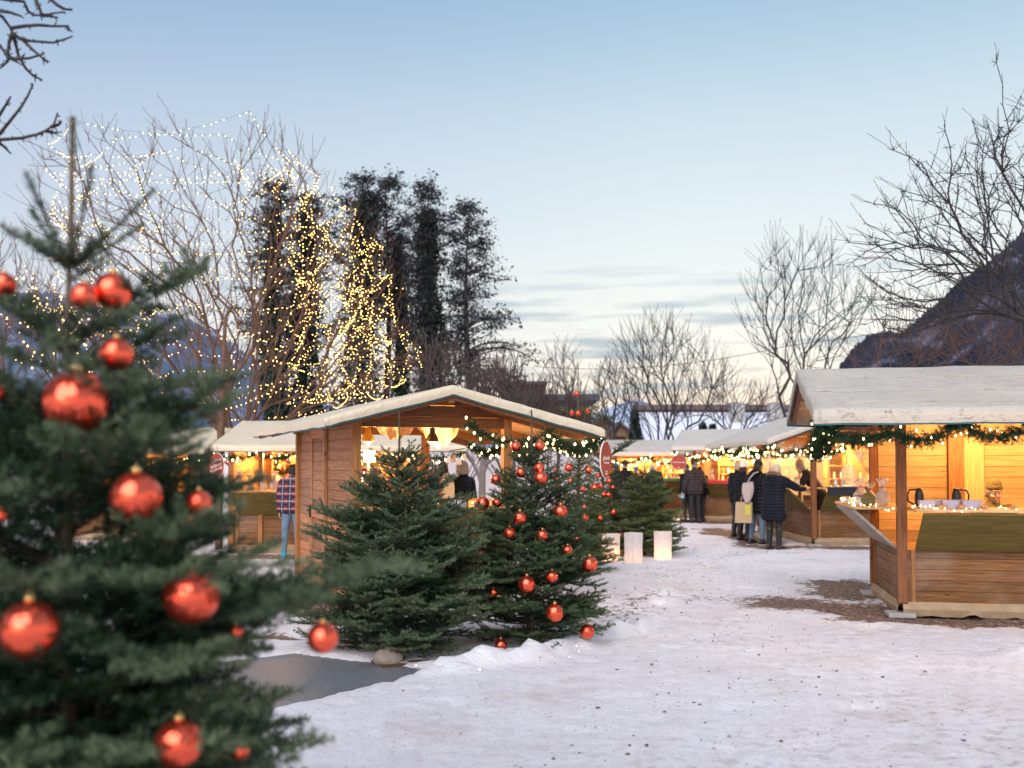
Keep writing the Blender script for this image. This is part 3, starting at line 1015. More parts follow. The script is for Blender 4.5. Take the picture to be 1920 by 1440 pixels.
            ct = MB().box((.055, -.48, 1.152), (Lg - .055, .12, 1.182), Mx)
            co = ct.build('counter_top', 'pine_wood', root, bevel=.004)
            if isinstance(cloth, tuple) and side == cloth[0]:
                cm_ = MB().box((e - .02, -.50, 1.185), (Lg - e + .02, .10, 1.196), Mx)
                cm_.box((e - .02, -.508, 1.196 - cloth[2]), (Lg - e + .02, -.490, 1.1955), Mx)
                cm_.build('counter_cloth', cloth[1], root)
        # top rail
        if side[0] == 'y':
            MB().box((.05, -.030, zb), (Lg - .05, .040, zb + .12), Mx).build('beam', 'beam_wood', root, bevel=.004)
        elif kind != 'wall' and kind != 'door':
            MB().box((.05, -.030, ztop - .03), (Lg - .05, .040, ztop + .07), Mx).build('beam', 'post_wood', root, bevel=.004)
    # gables above the end rails
    for yy, nr, ok in ((0, -1, gable_wall[0]), (L, 1, gable_wall[1])):
        g = MB()
        z = zb + .125
        while z < zm - .09:
            z2 = min(z + .128, zm - .085)
            def xat(zz):
                zz += .085
                xa = xl + (zz - zl) / (zm - zl) * (xm - xl); xb = xr - (zz - zr) / (zm - zr) * (xr - xm)
                return max(xa, 0.0), min(xb, W)
            a1, b1 = xat(z); a2, b2 = xat(z2)
            if b1 > a1:
                if b2 < a2: a2 = b2 = (a2 + b2) / 2
                t0, t1 = yy + nr * .002, yy + nr * .026
                pr = [(a1, t0, z), (b1, t0, z), (b2, t0, z2 - .004), (a2, t0, z2 - .004)]
                pr2 = [(x, t1, zz) for x, _, zz in pr]
                n = len(g.v); g.v += pr + pr2
                for f in ((0, 1, 2, 3), (7, 6, 5, 4), (0, 4, 5, 1), (1, 5, 6, 2), (2, 6, 7, 3), (3, 7, 4, 0)): g.f.append(tuple(n + i for i in f))
            z += .132
        if g.v: g.build('gable', 'beam_wood', root)
    # roof deck of planks, seen from below
    dk = MB()
    for (xa, xb) in ((xl, xm), (xm, xr)):
        k = max(2, int(abs(xb - xa) / .13))
        for i in range(k):
            u0, u1 = xa + (xb - xa) * i / k, xa + (xb - xa) * (i + 1) / k - .004
            za, zb_ = zr_at(u0) - .03, zr_at(u1) - .03
            n = len(dk.v)
            for (x, z_) in ((u0, za), (u1, zb_)):
                for yy in (y0 + .03, y1 - .03):
                    dk.v.append((x, yy, z_)); dk.v.append((x, yy, z_ - .022))
            for f in ((0, 2, 6, 4), (1, 5, 7, 3), (0, 4, 5, 1), (2, 3, 7, 6), (0, 1, 3, 2), (4, 6, 7, 5)): dk.f.append(tuple(n + j for j in f))
    dk.build('roof_boards', 'pine_wood', root)
    for yy in (y0 + .06, 0.0, L / 2, L, y1 - .06):
        for (xa, xb) in ((xl + .04, xm), (xm, xr - .04)):
            MB().bar((xa, yy, zr_at(xa) - .100), (xb, yy, zr_at(xb) - .100), .05, .085).build('rafter', 'dark_post' if yy < 0 else 'post_wood', root)
    MB().bar((xm, y0 + .05, zm - .13), (xm, y1 - .05, zm - .13), .07, .09).build('ridge_beam', 'post_wood', root)
    if canv == 'canvas_dirty':
        for fx in (.28, .62, .9):
            xx = xm + (xr - xm) * fx
            MB().tube([(xx, y0 + .02 + (y1 - y0 - .04) * i / 30, zr_at(xx) + .016 + noise.noise(Vector((xx * 2.2 + seed * 7, (y0 + (y1 - y0) * i / 30) * 1.7, 3))) * .010) for i in range(31)], .006, 5).build('roof_seam', canv, root, True)
    # canvas
    prof = []
    hx = .03
    prof += [(xl - .012, zl - fh), (xl - .02, zl - fh * .55), (xl - .016, zl - fh * .18), (xl + .004, zl + .002), (xl + .03, zl + .012)]
    k = 12
    for i in range(1, k): x = xl + .03 + (xm - xl - .05) * i / k; prof.append((x, zr_at(x) + .012))
    prof += [(xm - .03, zm + .006), (xm, zm + .014), (xm + .03, zm + .006)]
    k = 16
    for i in range(1, k): x = xm + .03 + (xr - xm - .06) * i / k; prof.append((x, zr_at(x) + .012))
    prof += [(xr - .03, zr + .012), (xr - .004, zr + .002), (xr + .016, zr - fh * .18), (xr + .02, zr - fh * .55), (xr + .012, zr - fh)]
    ny = 40
    rows = [(y0 - .012, 'd', fh), (y0 - .020, 'd', fh * .55), (y0 - .014, 'd', fh * .16)] + [(y0 + (y1 - y0) * i / ny, 'm', 0) for i in range(ny + 1)] + [(y1 + .014, 'd', fh * .16), (y1 + .020, 'd', fh * .55), (y1 + .012, 'd', fh)]
    V = []; cols = len(prof)
    for (yy, kd, dz) in rows:
        for ci, (x, z_) in enumerate(prof):
            edge = ci < 4 or ci >= cols - 4
            if kd == 'd':
                base = zr_at(min(max(x, xl), xr)) + .006
                zz = min(z_, base - dz) if edge else z_ - dz - .004
                if edge: zz = max(zz, (zl if ci < 4 else zr) - fh)
            else: zz = z_
            wob = noise.noise(Vector((x * 2.2 + seed * 7, yy * 1.7, 3))) * .010 + noise.noise(Vector((x * 6 + seed, yy * 5, 5))) * .006
            if kd == 'm' and not edge:
                bay = math.sin(math.pi * ((yy - y0) / (y1 - y0) * 4 % 1))
                zz += wob - .0 * bay
            xx = x + (noise.noise(Vector((yy * 3.3, seed, z_ * 4))) * .014 if edge else 0)
            y_ = yy + (noise.noise(Vector((x * 3.1, seed, 2))) * .012 if kd == 'd' else 0)
            if edge or kd == 'd': zz += noise.noise(Vector((x * 2.5 + 3, yy * 2.5, seed))) * .012
            V.append((xx, y_, zz))
    Fs = []
    for i in range(len(rows) - 1):
        for j in range(cols - 1):
            a = i * cols + j; Fs.append((a, a + 1, a + cols + 1, a + cols))
    cme = np_mesh('canvas_roof', np.array(V), np.array(Fs), smooth=True)
    cv = link('canvas_roof', cme, canv, root)
    # teal hem along the lower edge
    loop = [V[j] for j in range(cols)] + [V[i * cols + cols - 1] for i in range(1, len(rows))] + [V[(len(rows) - 1) * cols + j] for j in range(cols - 2, -1, -1)] + [V[i * cols] for i in range(len(rows) - 2, -1, -1)]
    hm = MB()
    for a, b in zip(loop[:-1], loop[1:]):
        a, b = Vector(a), Vector(b)
        if (b - a).length < 1e-4: continue
        cx, cyy = (a.x + b.x) / 2 - (xl + xr) / 2, (a.y + b.y) / 2 - (y0 + y1) / 2
        inw = Vector((-cx, -cyy, 0)).normalized() * .008
        hm.quad([a + inw + Vector((0, 0, .006)), b + inw + Vector((0, 0, .006)), b + inw - Vector((0, 0, .016)), a + inw - Vector((0, 0, .016))])
        hm.quad([a + inw * 2 + Vector((0, 0, .006)), b + inw * 2 + Vector((0, 0, .006)), b + inw * 2 - Vector((0, 0, .016)), a + inw * 2 - Vector((0, 0, .016))])
    hm.build('hem', 'teal_edge', cv)
    # lamp inside
    for i, lp in enumerate(lights or [(W * .5, L * .35), (W * .5, L * .75)]):
        p = M @ Vector((lp[0], lp[1], 0))
        lm = thing('pendant_lamp', f'{"dark" if i % 2 else "ochre"} bell lamp in the {" ".join(label.split(",")[0].split()[:11])}', 'lamp', (p.x, p.y, lampz), 0, 'warm lamps inside the stalls')
        MB().lathe([(.012, .17), (.03, .165), (.034, .10), (.062, .06), (.078, .0), (.076, -.012), (.070, -.012), (.070, .0), (.052, .055), (.02, .09)], seg=18).build('shade', 'black_metal' if i % 2 else 'brass', lm, True)
        MB().tube([(0, 0, .17), (0, 0, min(zm - .17 - lampz, .5))], .004, 6).build('cable', 'black_metal', lm)
        MB().ball((0, 0, -.01), .035, 12, 8).build('lamp_bulb', 'bulb_face', lm, True)
        ld = bpy.data.lights.new('lamp_light', 'POINT'); ld.energy = energy; ld.color = (1, .53, .18); ld.shadow_soft_size = .10
        lo = bpy.data.objects.new('lamp_light', ld); COL.objects.link(lo); lo.parent = lm; lo.location = (0, 0, -.09)
    return root, M

def oval_sign(label, loc, rz, w, h, lines, mat='sign_red', flat_top=False, tilt=0.0, dot=True):
    s = thing('oval_sign', label, 'sign', loc, rz, 'red disc signs at the stall corners')
    m = MB(); n = 40
    fr = [(w / 2 * math.cos(2 * math.pi * i / n), h / 2 * math.sin(2 * math.pi * i / n)) for i in range(n)]
    m.v = [(x, -.010, z) for x, z in fr] + [(x, .010, z) for x, z in fr]
    m.f = [tuple(range(n))[::-1][::-1], tuple(range(2 * n - 1, n - 1, -1))] + [(i, n + i, n + (i + 1) % n, (i + 1) % n) for i in range(n)]
    m.build('disc', mat, s)
    rm = MB(); rm.tube([(x * 1.002, .004, z * 1.002) for x, z in fr] + [(fr[0][0] * 1.002, .004, fr[0][1] * 1.002)], .0075, 6)
    rm.build('rim', 'lettering', s, True)
    for (txt, size, z) in lines:
        o = link('lettering', text_mesh(txt, size, .0012), 'lettering', s)
        o.location = (0, -.0125, z); o.rotation_euler = (R_(90), R_(0) - tilt, 0)
    if dot:
        lg = MB(); lg.tube([(.035 * w / .5 * math.cos(a), -.0125, -h * .385 + .03 * math.sin(a)) for a in [math.pi * (.15 + .7 * i / 8) for i in range(9)]], .0035, 5)
        lg.build('emblem', 'lettering', s)
        o = link('emblem', MB().box((-.035, -.0125, -h * .405), (.035, -.0108, -h * .38)).mesh(), 'lettering', s)
    MB().tube([(0, 0, h / 2), (0, 0, h / 2 + .12)], .004, 6).build('hanger', 'iron', s)
    return s
# ---------------------------------------------------------------- people
def remesh(mb, voxel, smooth=2):
    me = mb.mesh('tmp')
    ob = bpy.data.objects.new('tmp', me); COL.objects.link(ob)
    r = ob.modifiers.new('r', 'REMESH'); r.mode = 'VOXEL'; r.voxel_size = voxel; r.use_smooth_shade = True
    if smooth:
        s = ob.modifiers.new('s', 'SMOOTH'); s.iterations = smooth; s.factor = .5
    dg = bpy.context.evaluated_depsgraph_get(); dg.update()
    out = bpy.data.meshes.new_from_object(ob.evaluated_get(dg))
    bpy.data.objects.remove(ob); bpy.data.meshes.remove(me)
    out.materials.clear()
    return out

def cap(mb, p, q, r1, r2=None, seg=12):
    p, q = Vector(p), Vector(q); r2 = r1 if r2 is None else r2
    d = q - p
    if d.length < 1e-5: mb.ball(p, r1, seg, 8); return
    L = d.length
    M = d.to_track_quat('Z', 'Y').to_matrix().to_4x4()
    prof = [(max(r1 * math.sin(a), 1e-4), -r1 * math.cos(a)) for a in [math.pi / 2 * i / 4 for i in range(5)]]
    prof += [(max(r2 * math.cos(a), 1e-4), L + r2 * math.sin(a)) for a in [math.pi / 2 * i / 4 for i in range(5)]]
    mb.lathe(prof, p, seg, M)

def person(label, loc, heading, h=1.7, lean=0, arms=None, legs=None, outfit=None, head=(0, 0), group=None, fine=.008, name='person'):
    """heading: degrees, direction the person faces, 0 = away from the camera (+Y), 90 = to the left.
    arms: {'l': (elbow, wrist), 'r': ...} in body space, x right, y forward; legs likewise {'l': (knee, ankle)}"""
    o = outfit
    root = thing(name, label, 'person', loc, R_(heading), group)
    S = h / 1.74
    Ml = Matrix.Rotation(R_(-lean), 4, 'X')
    hip = Vector((0, 0, .93))
    def up(p): return (hip + (Ml @ (Vector(p) - hip))) * S
    def dn(p): return Vector(p) * S
    sh = {k: up((sx * .185, 0, 1.42)) for k, sx in (('l', -1), ('r', 1))}
    el, wr = {}, {}
    for k, sx in (('l', -1), ('r', 1)):
        a = (arms or {}).get(k)
        if a: el[k], wr[k] = dn(a[0]), dn(a[1])
        else: el[k], wr[k] = up((sx * .235, -.01, 1.14)), up((sx * .235, .07, .90))
    kn, an, toe = {}, {}, {}
    for k, sx in (('l', -1), ('r', 1)):
        l = (legs or {}).get(k, ((sx * .10, .03, .50), (sx * .11, -.01, .085)))
        kn[k], an[k] = dn(l[0]), dn(l[1])
        toe[k] = an[k] + Vector((sx * .02, .155, -.045)) * S
    neck = up((0, .0, 1.49)); hc0 = Vector((0, .025, 1.63))
    hc = up(hc0)
    Rh = Matrix.Rotation(R_(head[0]), 4, 'Z') @ Matrix.Rotation(R_(-lean * .6 - head[1]), 4, 'X')
    def H(p): return hc + (Rh @ Vector(p)) * S
    b = MB()
    # head with face
    b.ball(H((0, -.008, .02)), .098 * S, 18, 14, Rh, (.80, .98, 1.10))
    b.ball(H((0, .030, -.045)), .062 * S, 14, 10, Rh, (.90, .95, 1.05))
    cap(b, H((0, .062, -.088)), H((0, .066, -.088)), .024 * S)
    cap(b, H((0, .092, .015)), H((0, .108, -.022)), .009 * S, .014 * S, 8)
    for sx in (-1, 1):
        cap(b, H((sx * .030, .078, -.030)), H((sx * .05, .05, -.02)), .018 * S, .02 * S, 8)
        cap(b, H((sx * .012, .090, .042)), H((sx * .045, .078, .044)), .010 * S, .009 * S, 8)
        cap(b, H((sx * .080, -.005, .02)), H((sx * .084, -.012, -.02)), .013 * S, .009 * S, 8)
    cap(b, H((-.018, .092, -.058)), H((.018, .092, -.058)), .0075 * S, None, 8)
    cap(b, H((0, -.01, -.05)), neck, .052 * S, .056 * S)
    cap(b, neck, up((0, 0, 1.38)), .06 * S, .10 * S)
    # trunk and limbs
    for sx in (-1, 1):
        cap(b, up((sx * .07, 0, 1.36)), up((sx * .06, 0, 1.06)), .095 * S, .085 * S)
        cap(b, up((sx * .07, 0, 1.0)), up((sx * .08, 0, .93)), .09 * S, .095 * S)
    cap(b, sh['l'], sh['r'], .055 * S)
    for k in 'lr':
        cap(b, sh[k], el[k], .05 * S, .040 * S); cap(b, el[k], wr[k], .040 * S, .026 * S)
        hp = dn((-.09 if k == 'l' else .09, 0, .91))
        cap(b, hp, kn[k], .078 * S, .052 * S); cap(b, kn[k], an[k], .052 * S, .036 * S)
        cap(b, an[k] + Vector((0, -.03, -.03)) * S, toe[k], .036 * S, .03 * S)
        # hand: palm, four bent fingers, thumb on the side
        d = (wr[k] - el[k]).normalized()
        side = Vector((0, 0, 1)).cross(d)
        if side.length < .2: side = Vector((0, 1, 0))
        side.normalize(); nrm = d.cross(side).normalized()
        if nrm.z > 0 and abs(d.z) < .8: nrm = -nrm
        w0 = wr[k] + d * .015 * S
        for i in range(4):
            off = side * (-.027 + .018 * i) * S
            kb = w0 + d * (.085 - .004 * abs(i - 1)) * S + off
            cap(b, w0 + off * .7, kb, .014 * S, .011 * S, 8)
            l2 = (.036, .042, .039, .030)[i] * S
            j1 = kb + (d * .88 + nrm * .40).normalized() * l2
            j2 = j1 + (d * .50 + nrm * .85).normalized() * l2 * .85
            cap(b, kb, j1, .0098 * S, .0088 * S, 8); cap(b, j1, j2, .0088 * S, .0075 * S, 8)
        ts = side * (-1 if k == 'r' else 1)
        t0 = w0 + d * .025 * S + ts * .028 * S
        t1 = t0 + (d * .6 + ts * .7 + nrm * .2).normalized() * .04 * S
        cap(b, t0 - ts * .01, t1, .013 * S, .010 * S, 8); cap(b, t1, t1 + (d + nrm * .4).normalized() * .03 * S, .010 * S, .008 * S, 8)
    body = link('body', remesh(b, fine * .85, 1), 'skin', root)
    # eyes
    if head[1] is not None and o.get('eyes'):
        for sx in (-1, 1):
            MB().ball(H((sx * .031, .083, .022)), .011 * S, 10, 8, Rh, (1.3, .5, .7)).build('eye', 'paper_white', body, True)
            MB().ball(H((sx * .031, .0885, .021)), .0058 * S, 8, 6, Rh).build('iris', 'dark_glass', body, True)
        m = MB(); cap(m, H((-.022, .0985, -.058)), H((.022, .0985, -.058)), .004 * S, None, 8); m.build('lips', 'sausage', body, True)
    # trousers
    t = MB()
    for k in 'lr':
        hp = dn((-.085 if k == 'l' else .085, 0, .92))
        an2 = an[k] + (kn[k] - an[k]) * (.0 if not o.get('boots') else .5)
        cap(t, hp, kn[k], .098 * S, .066 * S); cap(t, kn[k], an2 + Vector((0, 0, .02)), .066 * S, .054 * S)
    cap(t, dn((-.06, 0, .97)), dn((.06, 0, .97)), .10 * S)
    link('trousers', remesh(t, .014, 2), o.get('trousers', 'black_trousers'), root)
    # shoes
    for k in 'lr':
        s = MB()
        cap(s, an[k] + Vector((0, -.045, -.035)) * S, toe[k] + Vector((0, .02, 0)) * S, .047 * S, .040 * S)
        cap(s, an[k] + Vector((0, -.01, -.02)) * S, an[k] + Vector((0, 0, .04)) * S, .052 * S, .054 * S)
        if o.get('boots'):
            cap(s, an[k] + Vector((0, -.005, 0)), an[k] + (kn[k] - an[k]) * .80, .054 * S, .072 * S)
        zmin = -.085 * S
        sm = remesh(s, .010, 1)
        for v in sm.vertices:
            if v.co.z < .004: v.co.z = .004
        link('boot' if o.get('boots') else 'shoe', sm, o.get('shoes', 'black_leather'), root)
        so_ = MB()
        q = (an[k] + toe[k]) / 2
        so_.box((q.x - .046, an[k].y - .10 * S, 0), (q.x + .046, toe[k].y + .055 * S, .014)).build('sole', o.get('sole', 'black_metal'), root, bevel=.005)
    # coat: hem length in metres above the ground
    c = MB()
    hem = o.get('hem', .80); bulk = o.get('bulk', 1.0); flare = o.get('flare', 1.0)
    for sx in (-1, 1):
        cap(c, up((sx * .095, -.005, 1.37)), up((sx * .085, .0, 1.10)), .128 * bulk * S, .125 * bulk * S, 16)
        cap(c, up((sx * .085, .0, 1.12)), up((sx * .090, 0, .94)), .125 * bulk * S, .135 * bulk * S, 16)
        if hem < .9:
            cap(c, up((sx * .088, 0, .96)), dn((sx * .10 * flare, .01, hem + .10)), .138 * bulk * S, .125 * bulk * flare * S, 16)
    cap(c, up((0, .01, 1.40)), up((0, .02, .98)), .13 * bulk * S, .14 * bulk * S)
    if hem < .9: cap(c, up((0, .0, .98)), dn((0, .01, hem + .10)), .145 * bulk * S, .13 * bulk * flare * S)
    cap(c, sh['l'] + Vector((0, 0, -.01)), sh['r'] + Vector((0, 0, -.01)), .085 * bulk * S)
    for k in 'lr':
        cap(c, sh[k], el[k], .083 * bulk * S, .068 * bulk * S); cap(c, el[k], wr[k] - (wr[k] - el[k]) * .02, .068 * bulk * S, .050 * bulk * S)
    cap(c, up((0, -.015, 1.42)), up((0, -.005, 1.52)), .095 * S, .078 * S)
    cm_ = remesh(c, .013, 2)
    # flat hem
    zh = hem * S
    for v in cm_.vertices:
        if v.co.z < zh and abs(v.co.x) < .34 * S and abs(v.co.y) < .34 * S and lean < 30 and not (arms and min(min(wr['l'].z, wr['r'].z), 9) < zh and abs(v.co.x) > .2): v.co.z = zh + .01 * math.sin(v.co.x * 25)
    coat = link('coat', cm_, o.get('coat', 'puffer_black'), root)
    if o.get('hood'):
        hd = MB()
        cap(hd, up((-.05, -.075, 1.50)), up((.05, -.075, 1.50)), .085 * S, None, 14)
        cap(hd, up((-.09, -.03, 1.50)), up((.09, -.03, 1.50)), .062 * S, None, 14)
        cap(hd, up((0, -.10, 1.44)), up((0, -.09, 1.52)), .07 * S, None, 14)
        link('hood', remesh(hd, .012, 2), o.get('coat', 'puffer_black'), coat)
        if o['hood'] == 'fur':
            rng = np.random.default_rng(5)
            T0 = []
            for i in range(90):
                a = math.pi * (.0 + 2.0 * i / 90)
                T0.append(tuple(up((.125 * math.cos(a), -.055 + .095 * math.sin(a), 1.535 - .02 * math.sin(a)))))
            T0 = np.array(T0); T1 = np.roll(T0, -1, axis=0)
            V, Ft, tip = needles(T0, T1, rng, 9000, .055, .006, None, spread=1.4, up=.1)
            link('fur_trim', np_mesh('fur_trim', V, Ft), 'fur_tan', coat)
    # hair
    hr = o.get('hair')
    if hr:
        g = MB()
        g.ball(H((0, -.020, .032)), .106 * S, 18, 12, Rh, (.86, .98, 1.06))
        ln = o.get('hair_len', .06)
        cap(g, H((-.05, -.055, .0)), H((-.055, -.06, -ln)), .045 * S, .040 * S); cap(g, H((.05, -.055, .0)), H((.055, -.06, -ln)), .045 * S, .040 * S)
        cap(g, H((0, -.075, .02)), H((0, -.075, -ln)), .045 * S, .042 * S)
        gm = remesh(g, .010, 2)
        link('hair', gm, hr, root)
    hat = o.get('hat')
    if hat:
        g = MB()
        kind, hm_ = hat
        if kind == 'beanie':
            g.ball(H((0, -.020, .100)), .098 * S, 18, 12, Rh, (.86, 1.0, .86))
            g.lathe([(.092 * S, .0), (.100 * S, .012 * S), (.100 * S, .042 * S), (.090 * S, .055 * S), (.05 * S, .05 * S), (.05 * S, .0)], H((0, -.012, .046)), 20, Rh @ Matrix.Diagonal((.92, 1.04, 1, 1)))
            cap(g, H((0, -.07, .06)), H((0, -.075, .02)), .05 * S, .045 * S)
        elif kind == 'tall':
            g.ball(H((0, -.03, .075)), .105 * S, 18, 12, Rh, (.86, .98, 1.1))
            cap(g, H((0, -.03, .09)), H((0, -.075, .20)), .075 * S, .028 * S)
            g.lathe([(.097 * S, .0), (.106 * S, .02 * S), (.104 * S, .055 * S), (.094 * S, .07 * S), (.05 * S, .05 * S), (.05 * S, .0)], H((0, -.010, .016)), 20, Rh @ Matrix.Diagonal((.92, 1.02, 1, 1)))
        elif kind == 'brim':
            g.lathe([(.10 * S, .035 * S), (.097 * S, .12 * S), (.07 * S, .145 * S), (.01, .15 * S)], H((0, -.01, .0)), 20, Rh)
            g.lathe([(.01, .04 * S), (.15 * S, .035 * S), (.152 * S, .043 * S), (.01, .055 * S)], H((0, -.01, .0)), 20, Rh)
        link('hat', remesh(g, .008, 1), hm_, root)
    return root, dict(up=up, dn=dn, wr=wr, el=el, sh=sh, H=H, an=an)
# ================================================================ the place
def smooth01(x): x = np.clip(x, 0, 1); return x * x * (3 - 2 * x)
def vnoise(X, Y, s, seed=0):
    """cheap value noise on arrays"""
    x, y = X * s + seed * 17.3, Y * s - seed * 9.1
    xi, yi = np.floor(x), np.floor(y); xf, yf = smooth01(x - xi), smooth01(y - yi)
    def h(a, b):
        v = np.sin(a * 127.1 + b * 311.7 + seed * 74.7) * 43758.5453
        return v - np.floor(v)
    return (h(xi, yi) * (1 - xf) + h(xi + 1, yi) * xf) * (1 - yf) + (h(xi, yi + 1) * (1 - xf) + h(xi + 1, yi + 1) * xf) * yf
def fbm(X, Y, s, seed=0, o=4):
    t = 0; a = .5
    for i in range(o): t = t + a * vnoise(X, Y, s * 2 ** i, seed + i); a *= .5
    return t / (1 - .5 ** o)

# ---- ground
xs = np.concatenate([-np.geomspace(2500, 8.2, 26), np.arange(-8, 12, .055), np.geomspace(12.2, 2500, 26)])
ys = np.concatenate([-np.geomspace(200, 1, 8), np.arange(0, 4, .12), np.arange(4, 16, .05), np.arange(16, 36, .14), np.geomspace(36.5, 6000, 34)])
GX, GY = np.meshgrid(xs, ys)
def segd(x, y, a, b):
    a, b = np.array(a[:2]), np.array(b[:2]); d = b - a; t = np.clip(((x - a[0]) * d[0] + (y - a[1]) * d[1]) / (d @ d), 0, 1)
    return np.hypot(x - a[0] - t * d[0], y - a[1] - t * d[1])
gn = fbm(GX, GY, 1.3, 3); gn2 = fbm(GX, GY, 5.0, 8)
grav = np.zeros_like(GX)
def patch(a, b, r, soft=.5, amt=1.0):
    global grav
    d = segd(GX, GY, a, b) + (gn - .5) * 1.3 * r + (gn2 - .5) * .5
    grav = np.maximum(grav, amt * (1 - smooth01((d - r + soft * .5) / soft)))
patch((3.35, 11.7), (3.9, 11.3), .55, 1.3, .95)
patch((2.9, 11.6), (3.6, 11.2), .2, 1.1, .55)
patch((3.9, 10.8), (7.5, 9.8), .38, .8)
patch((4.2, 12.4), (4.6, 13.8), .5, .6, .8)
patch((-3.2, 13.6), (-2.8, 12.7), .45, .4)
patch((-2.9, 13.0), (-1.6, 10.4), .45, .3)
patch((-5.5, 17.7), (-1, 17.8), .45, .5, .7)
patch((5.0, 19.6), (9, 19.3), .5, .6, .75)
patch((5.1, 20), (5.0, 25), .5, .6, .8)
patch((2.8, 31.2), (9, 30), .9, .8, .8)
patch((5.2, 28.2), (9, 26.6), .6, .6, .8)
patch((1.3, 12.4), (3.3, 11.9), .5, 1.6, .38)
patch((1.1, 10.2), (1.6, 12.5), .3, .9, .5)
patch((2.0, 14.5), (4.6, 19), .5, 1.8, .35)
patch((-1.6, 9.0), (-4, 10.6), .12, .25, .9)
bank = segd(GX, GY, (-.62, 7.95), (.25, 8.55)); bank2 = segd(GX, GY, (.25, 8.55), (1.15, 9.9)); bank3 = segd(GX, GY, (1.15, 9.9), (1.9, 12.6))
bk = np.exp(-(np.minimum(bank, bank2) / .22) ** 2) + .55 * np.exp(-(bank3 / .3) ** 2)
lump = fbm(GX, GY, 4.5, 21)
GZ = (gn - .5) * .035 + (fbm(GX, GY, 7, 31) - .5) * .014
GZ += bk * np.clip(.02 + (lump - .38) * .32 + (fbm(GX, GY, 14, 5) - .5) * .07, -.01, .2)
GZ += np.exp(-(np.hypot(GX - 4.35, GY - 8.45) / .20) ** 2) * .10 + np.exp(-(np.hypot(GX - 4.7, GY - 8.2) / .12) ** 2) * .05
GZ -= grav * .018
fp = np.random.default_rng(77)
for _ in range(750):   # footprints
    x, y, a = fp.uniform(-2.5, 7), fp.uniform(5, 17), fp.uniform(0, 3.14)
    ix = np.abs(xs - x) < .3; iy = np.abs(ys - y) < .3
    sx, sy = GX[np.ix_(iy, ix)] - x, GY[np.ix_(iy, ix)] - y
    u, v_ = sx * math.cos(a) + sy * math.sin(a), -sx * math.sin(a) + sy * math.cos(a)
    GZ[np.ix_(iy, ix)] -= .017 * np.exp(-((u / .13) ** 2 + (v_ / .055) ** 2) ** 1.5)
# the mat lies lower than the snow round it
mc, ma, mb_ = np.array([-.58, 8.02]), np.array([-.5, -.866]), np.array([-.80, .60])
u = (GX - mc[0]) * ma[0] + (GY - mc[1]) * ma[1]; v_ = (GX - mc[0]) * mb_[0] + (GY - mc[1]) * mb_[1]
dist_in = np.minimum(np.minimum(u, 5.4 - u), np.minimum(v_, 1.5 + .0 * u - v_ + u * .35)) + (gn2 - .5) * .10
inside = smooth01(dist_in / .05)
GZ = GZ * (1 - inside) - .03 * inside + .02 * (1 - inside)
far = smooth01((np.hypot(GX, GY) - 40) / 40)
GZ = GZ * (1 - far)
for cx, cyy in ((-1.0, 8.75), (.2, 9.25)):
    pass
ny_, nx_ = GX.shape
Vg = np.stack([GX.ravel(), GY.ravel(), GZ.ravel()], axis=1)
ii = (np.arange(ny_ - 1)[:, None] * nx_ + np.arange(nx_ - 1)[None, :]).ravel()
Fg = np.stack([ii, ii + 1, ii + 1 + nx_, ii + nx_], axis=1)
gme = np_mesh('ground', Vg, Fg, {'gravel': grav.ravel(), 'trod': smooth01((fbm(GX, GY, .55, 12) - .42) * 3).ravel(), 'bank': np.clip(bk, 0, 1).ravel()}, smooth=True)
m, nt, b = new_mat('snow_ground')
ag = nt.nodes.new('ShaderNodeAttribute'); ag.attribute_name = 'gravel'
atd = nt.nodes.new('ShaderNodeAttribute'); atd.attribute_name = 'trod'
abk = nt.nodes.new('ShaderNodeAttribute'); abk.attribute_name = 'bank'
n1, _ = noise_node(nt, 1.1, 8, .62, mscale=(1, 1, 1))
r1 = ramp_node(nt, [(.32, (.91, .90, .93)), (.55, (.86, .83, .84)), (.72, (.68, .60, .57))])
nt.links.new(n1.outputs['Fac'], r1.inputs[0])
n2, _ = noise_node(nt, 9, 8, .72)
r2 = ramp_node(nt, [(.50, (0, 0, 0)), (.66, (.72,) * 3)])
nt.links.new(n2.outputs['Fac'], r2.inputs[0])
mt = nt.nodes.new('ShaderNodeMath'); mt.operation = 'MULTIPLY'
tr2 = nt.nodes.new('ShaderNodeMath'); tr2.operation = 'MULTIPLY_ADD'; tr2.inputs[1].default_value = .8; tr2.inputs[2].default_value = .2
nt.links.new(atd.outputs['Fac'], tr2.inputs[0])
nt.links.new(r2.outputs[0], mt.inputs[0]); nt.links.new(tr2.outputs[0], mt.inputs[1])
n7, _ = noise_node(nt, 4.2, 10, .74)
r7 = ramp_node(nt, [(.46, (0, 0, 0)), (.70, (.6,) * 3)]); nt.links.new(n7.outputs['Fac'], r7.inputs[0])
c0_ = mixc(nt, r7.outputs[0], r1.outputs[0], (.70, .645, .655))
c = mixc(nt, mt.outputs[0], c0_, (.47, .37, .325))
n3, _ = noise_node(nt, 34, 5, .8)
r3 = ramp_node(nt, [(.60, (0, 0, 0)), (.65, (.8,) * 3)])
nt.links.new(n3.outputs['Fac'], r3.inputs[0])
c = mixc(nt, r3.outputs[0], c, (.24, .17, .14))
c = mixc(nt, abk.outputs['Fac'], c, (.90, .90, .93))
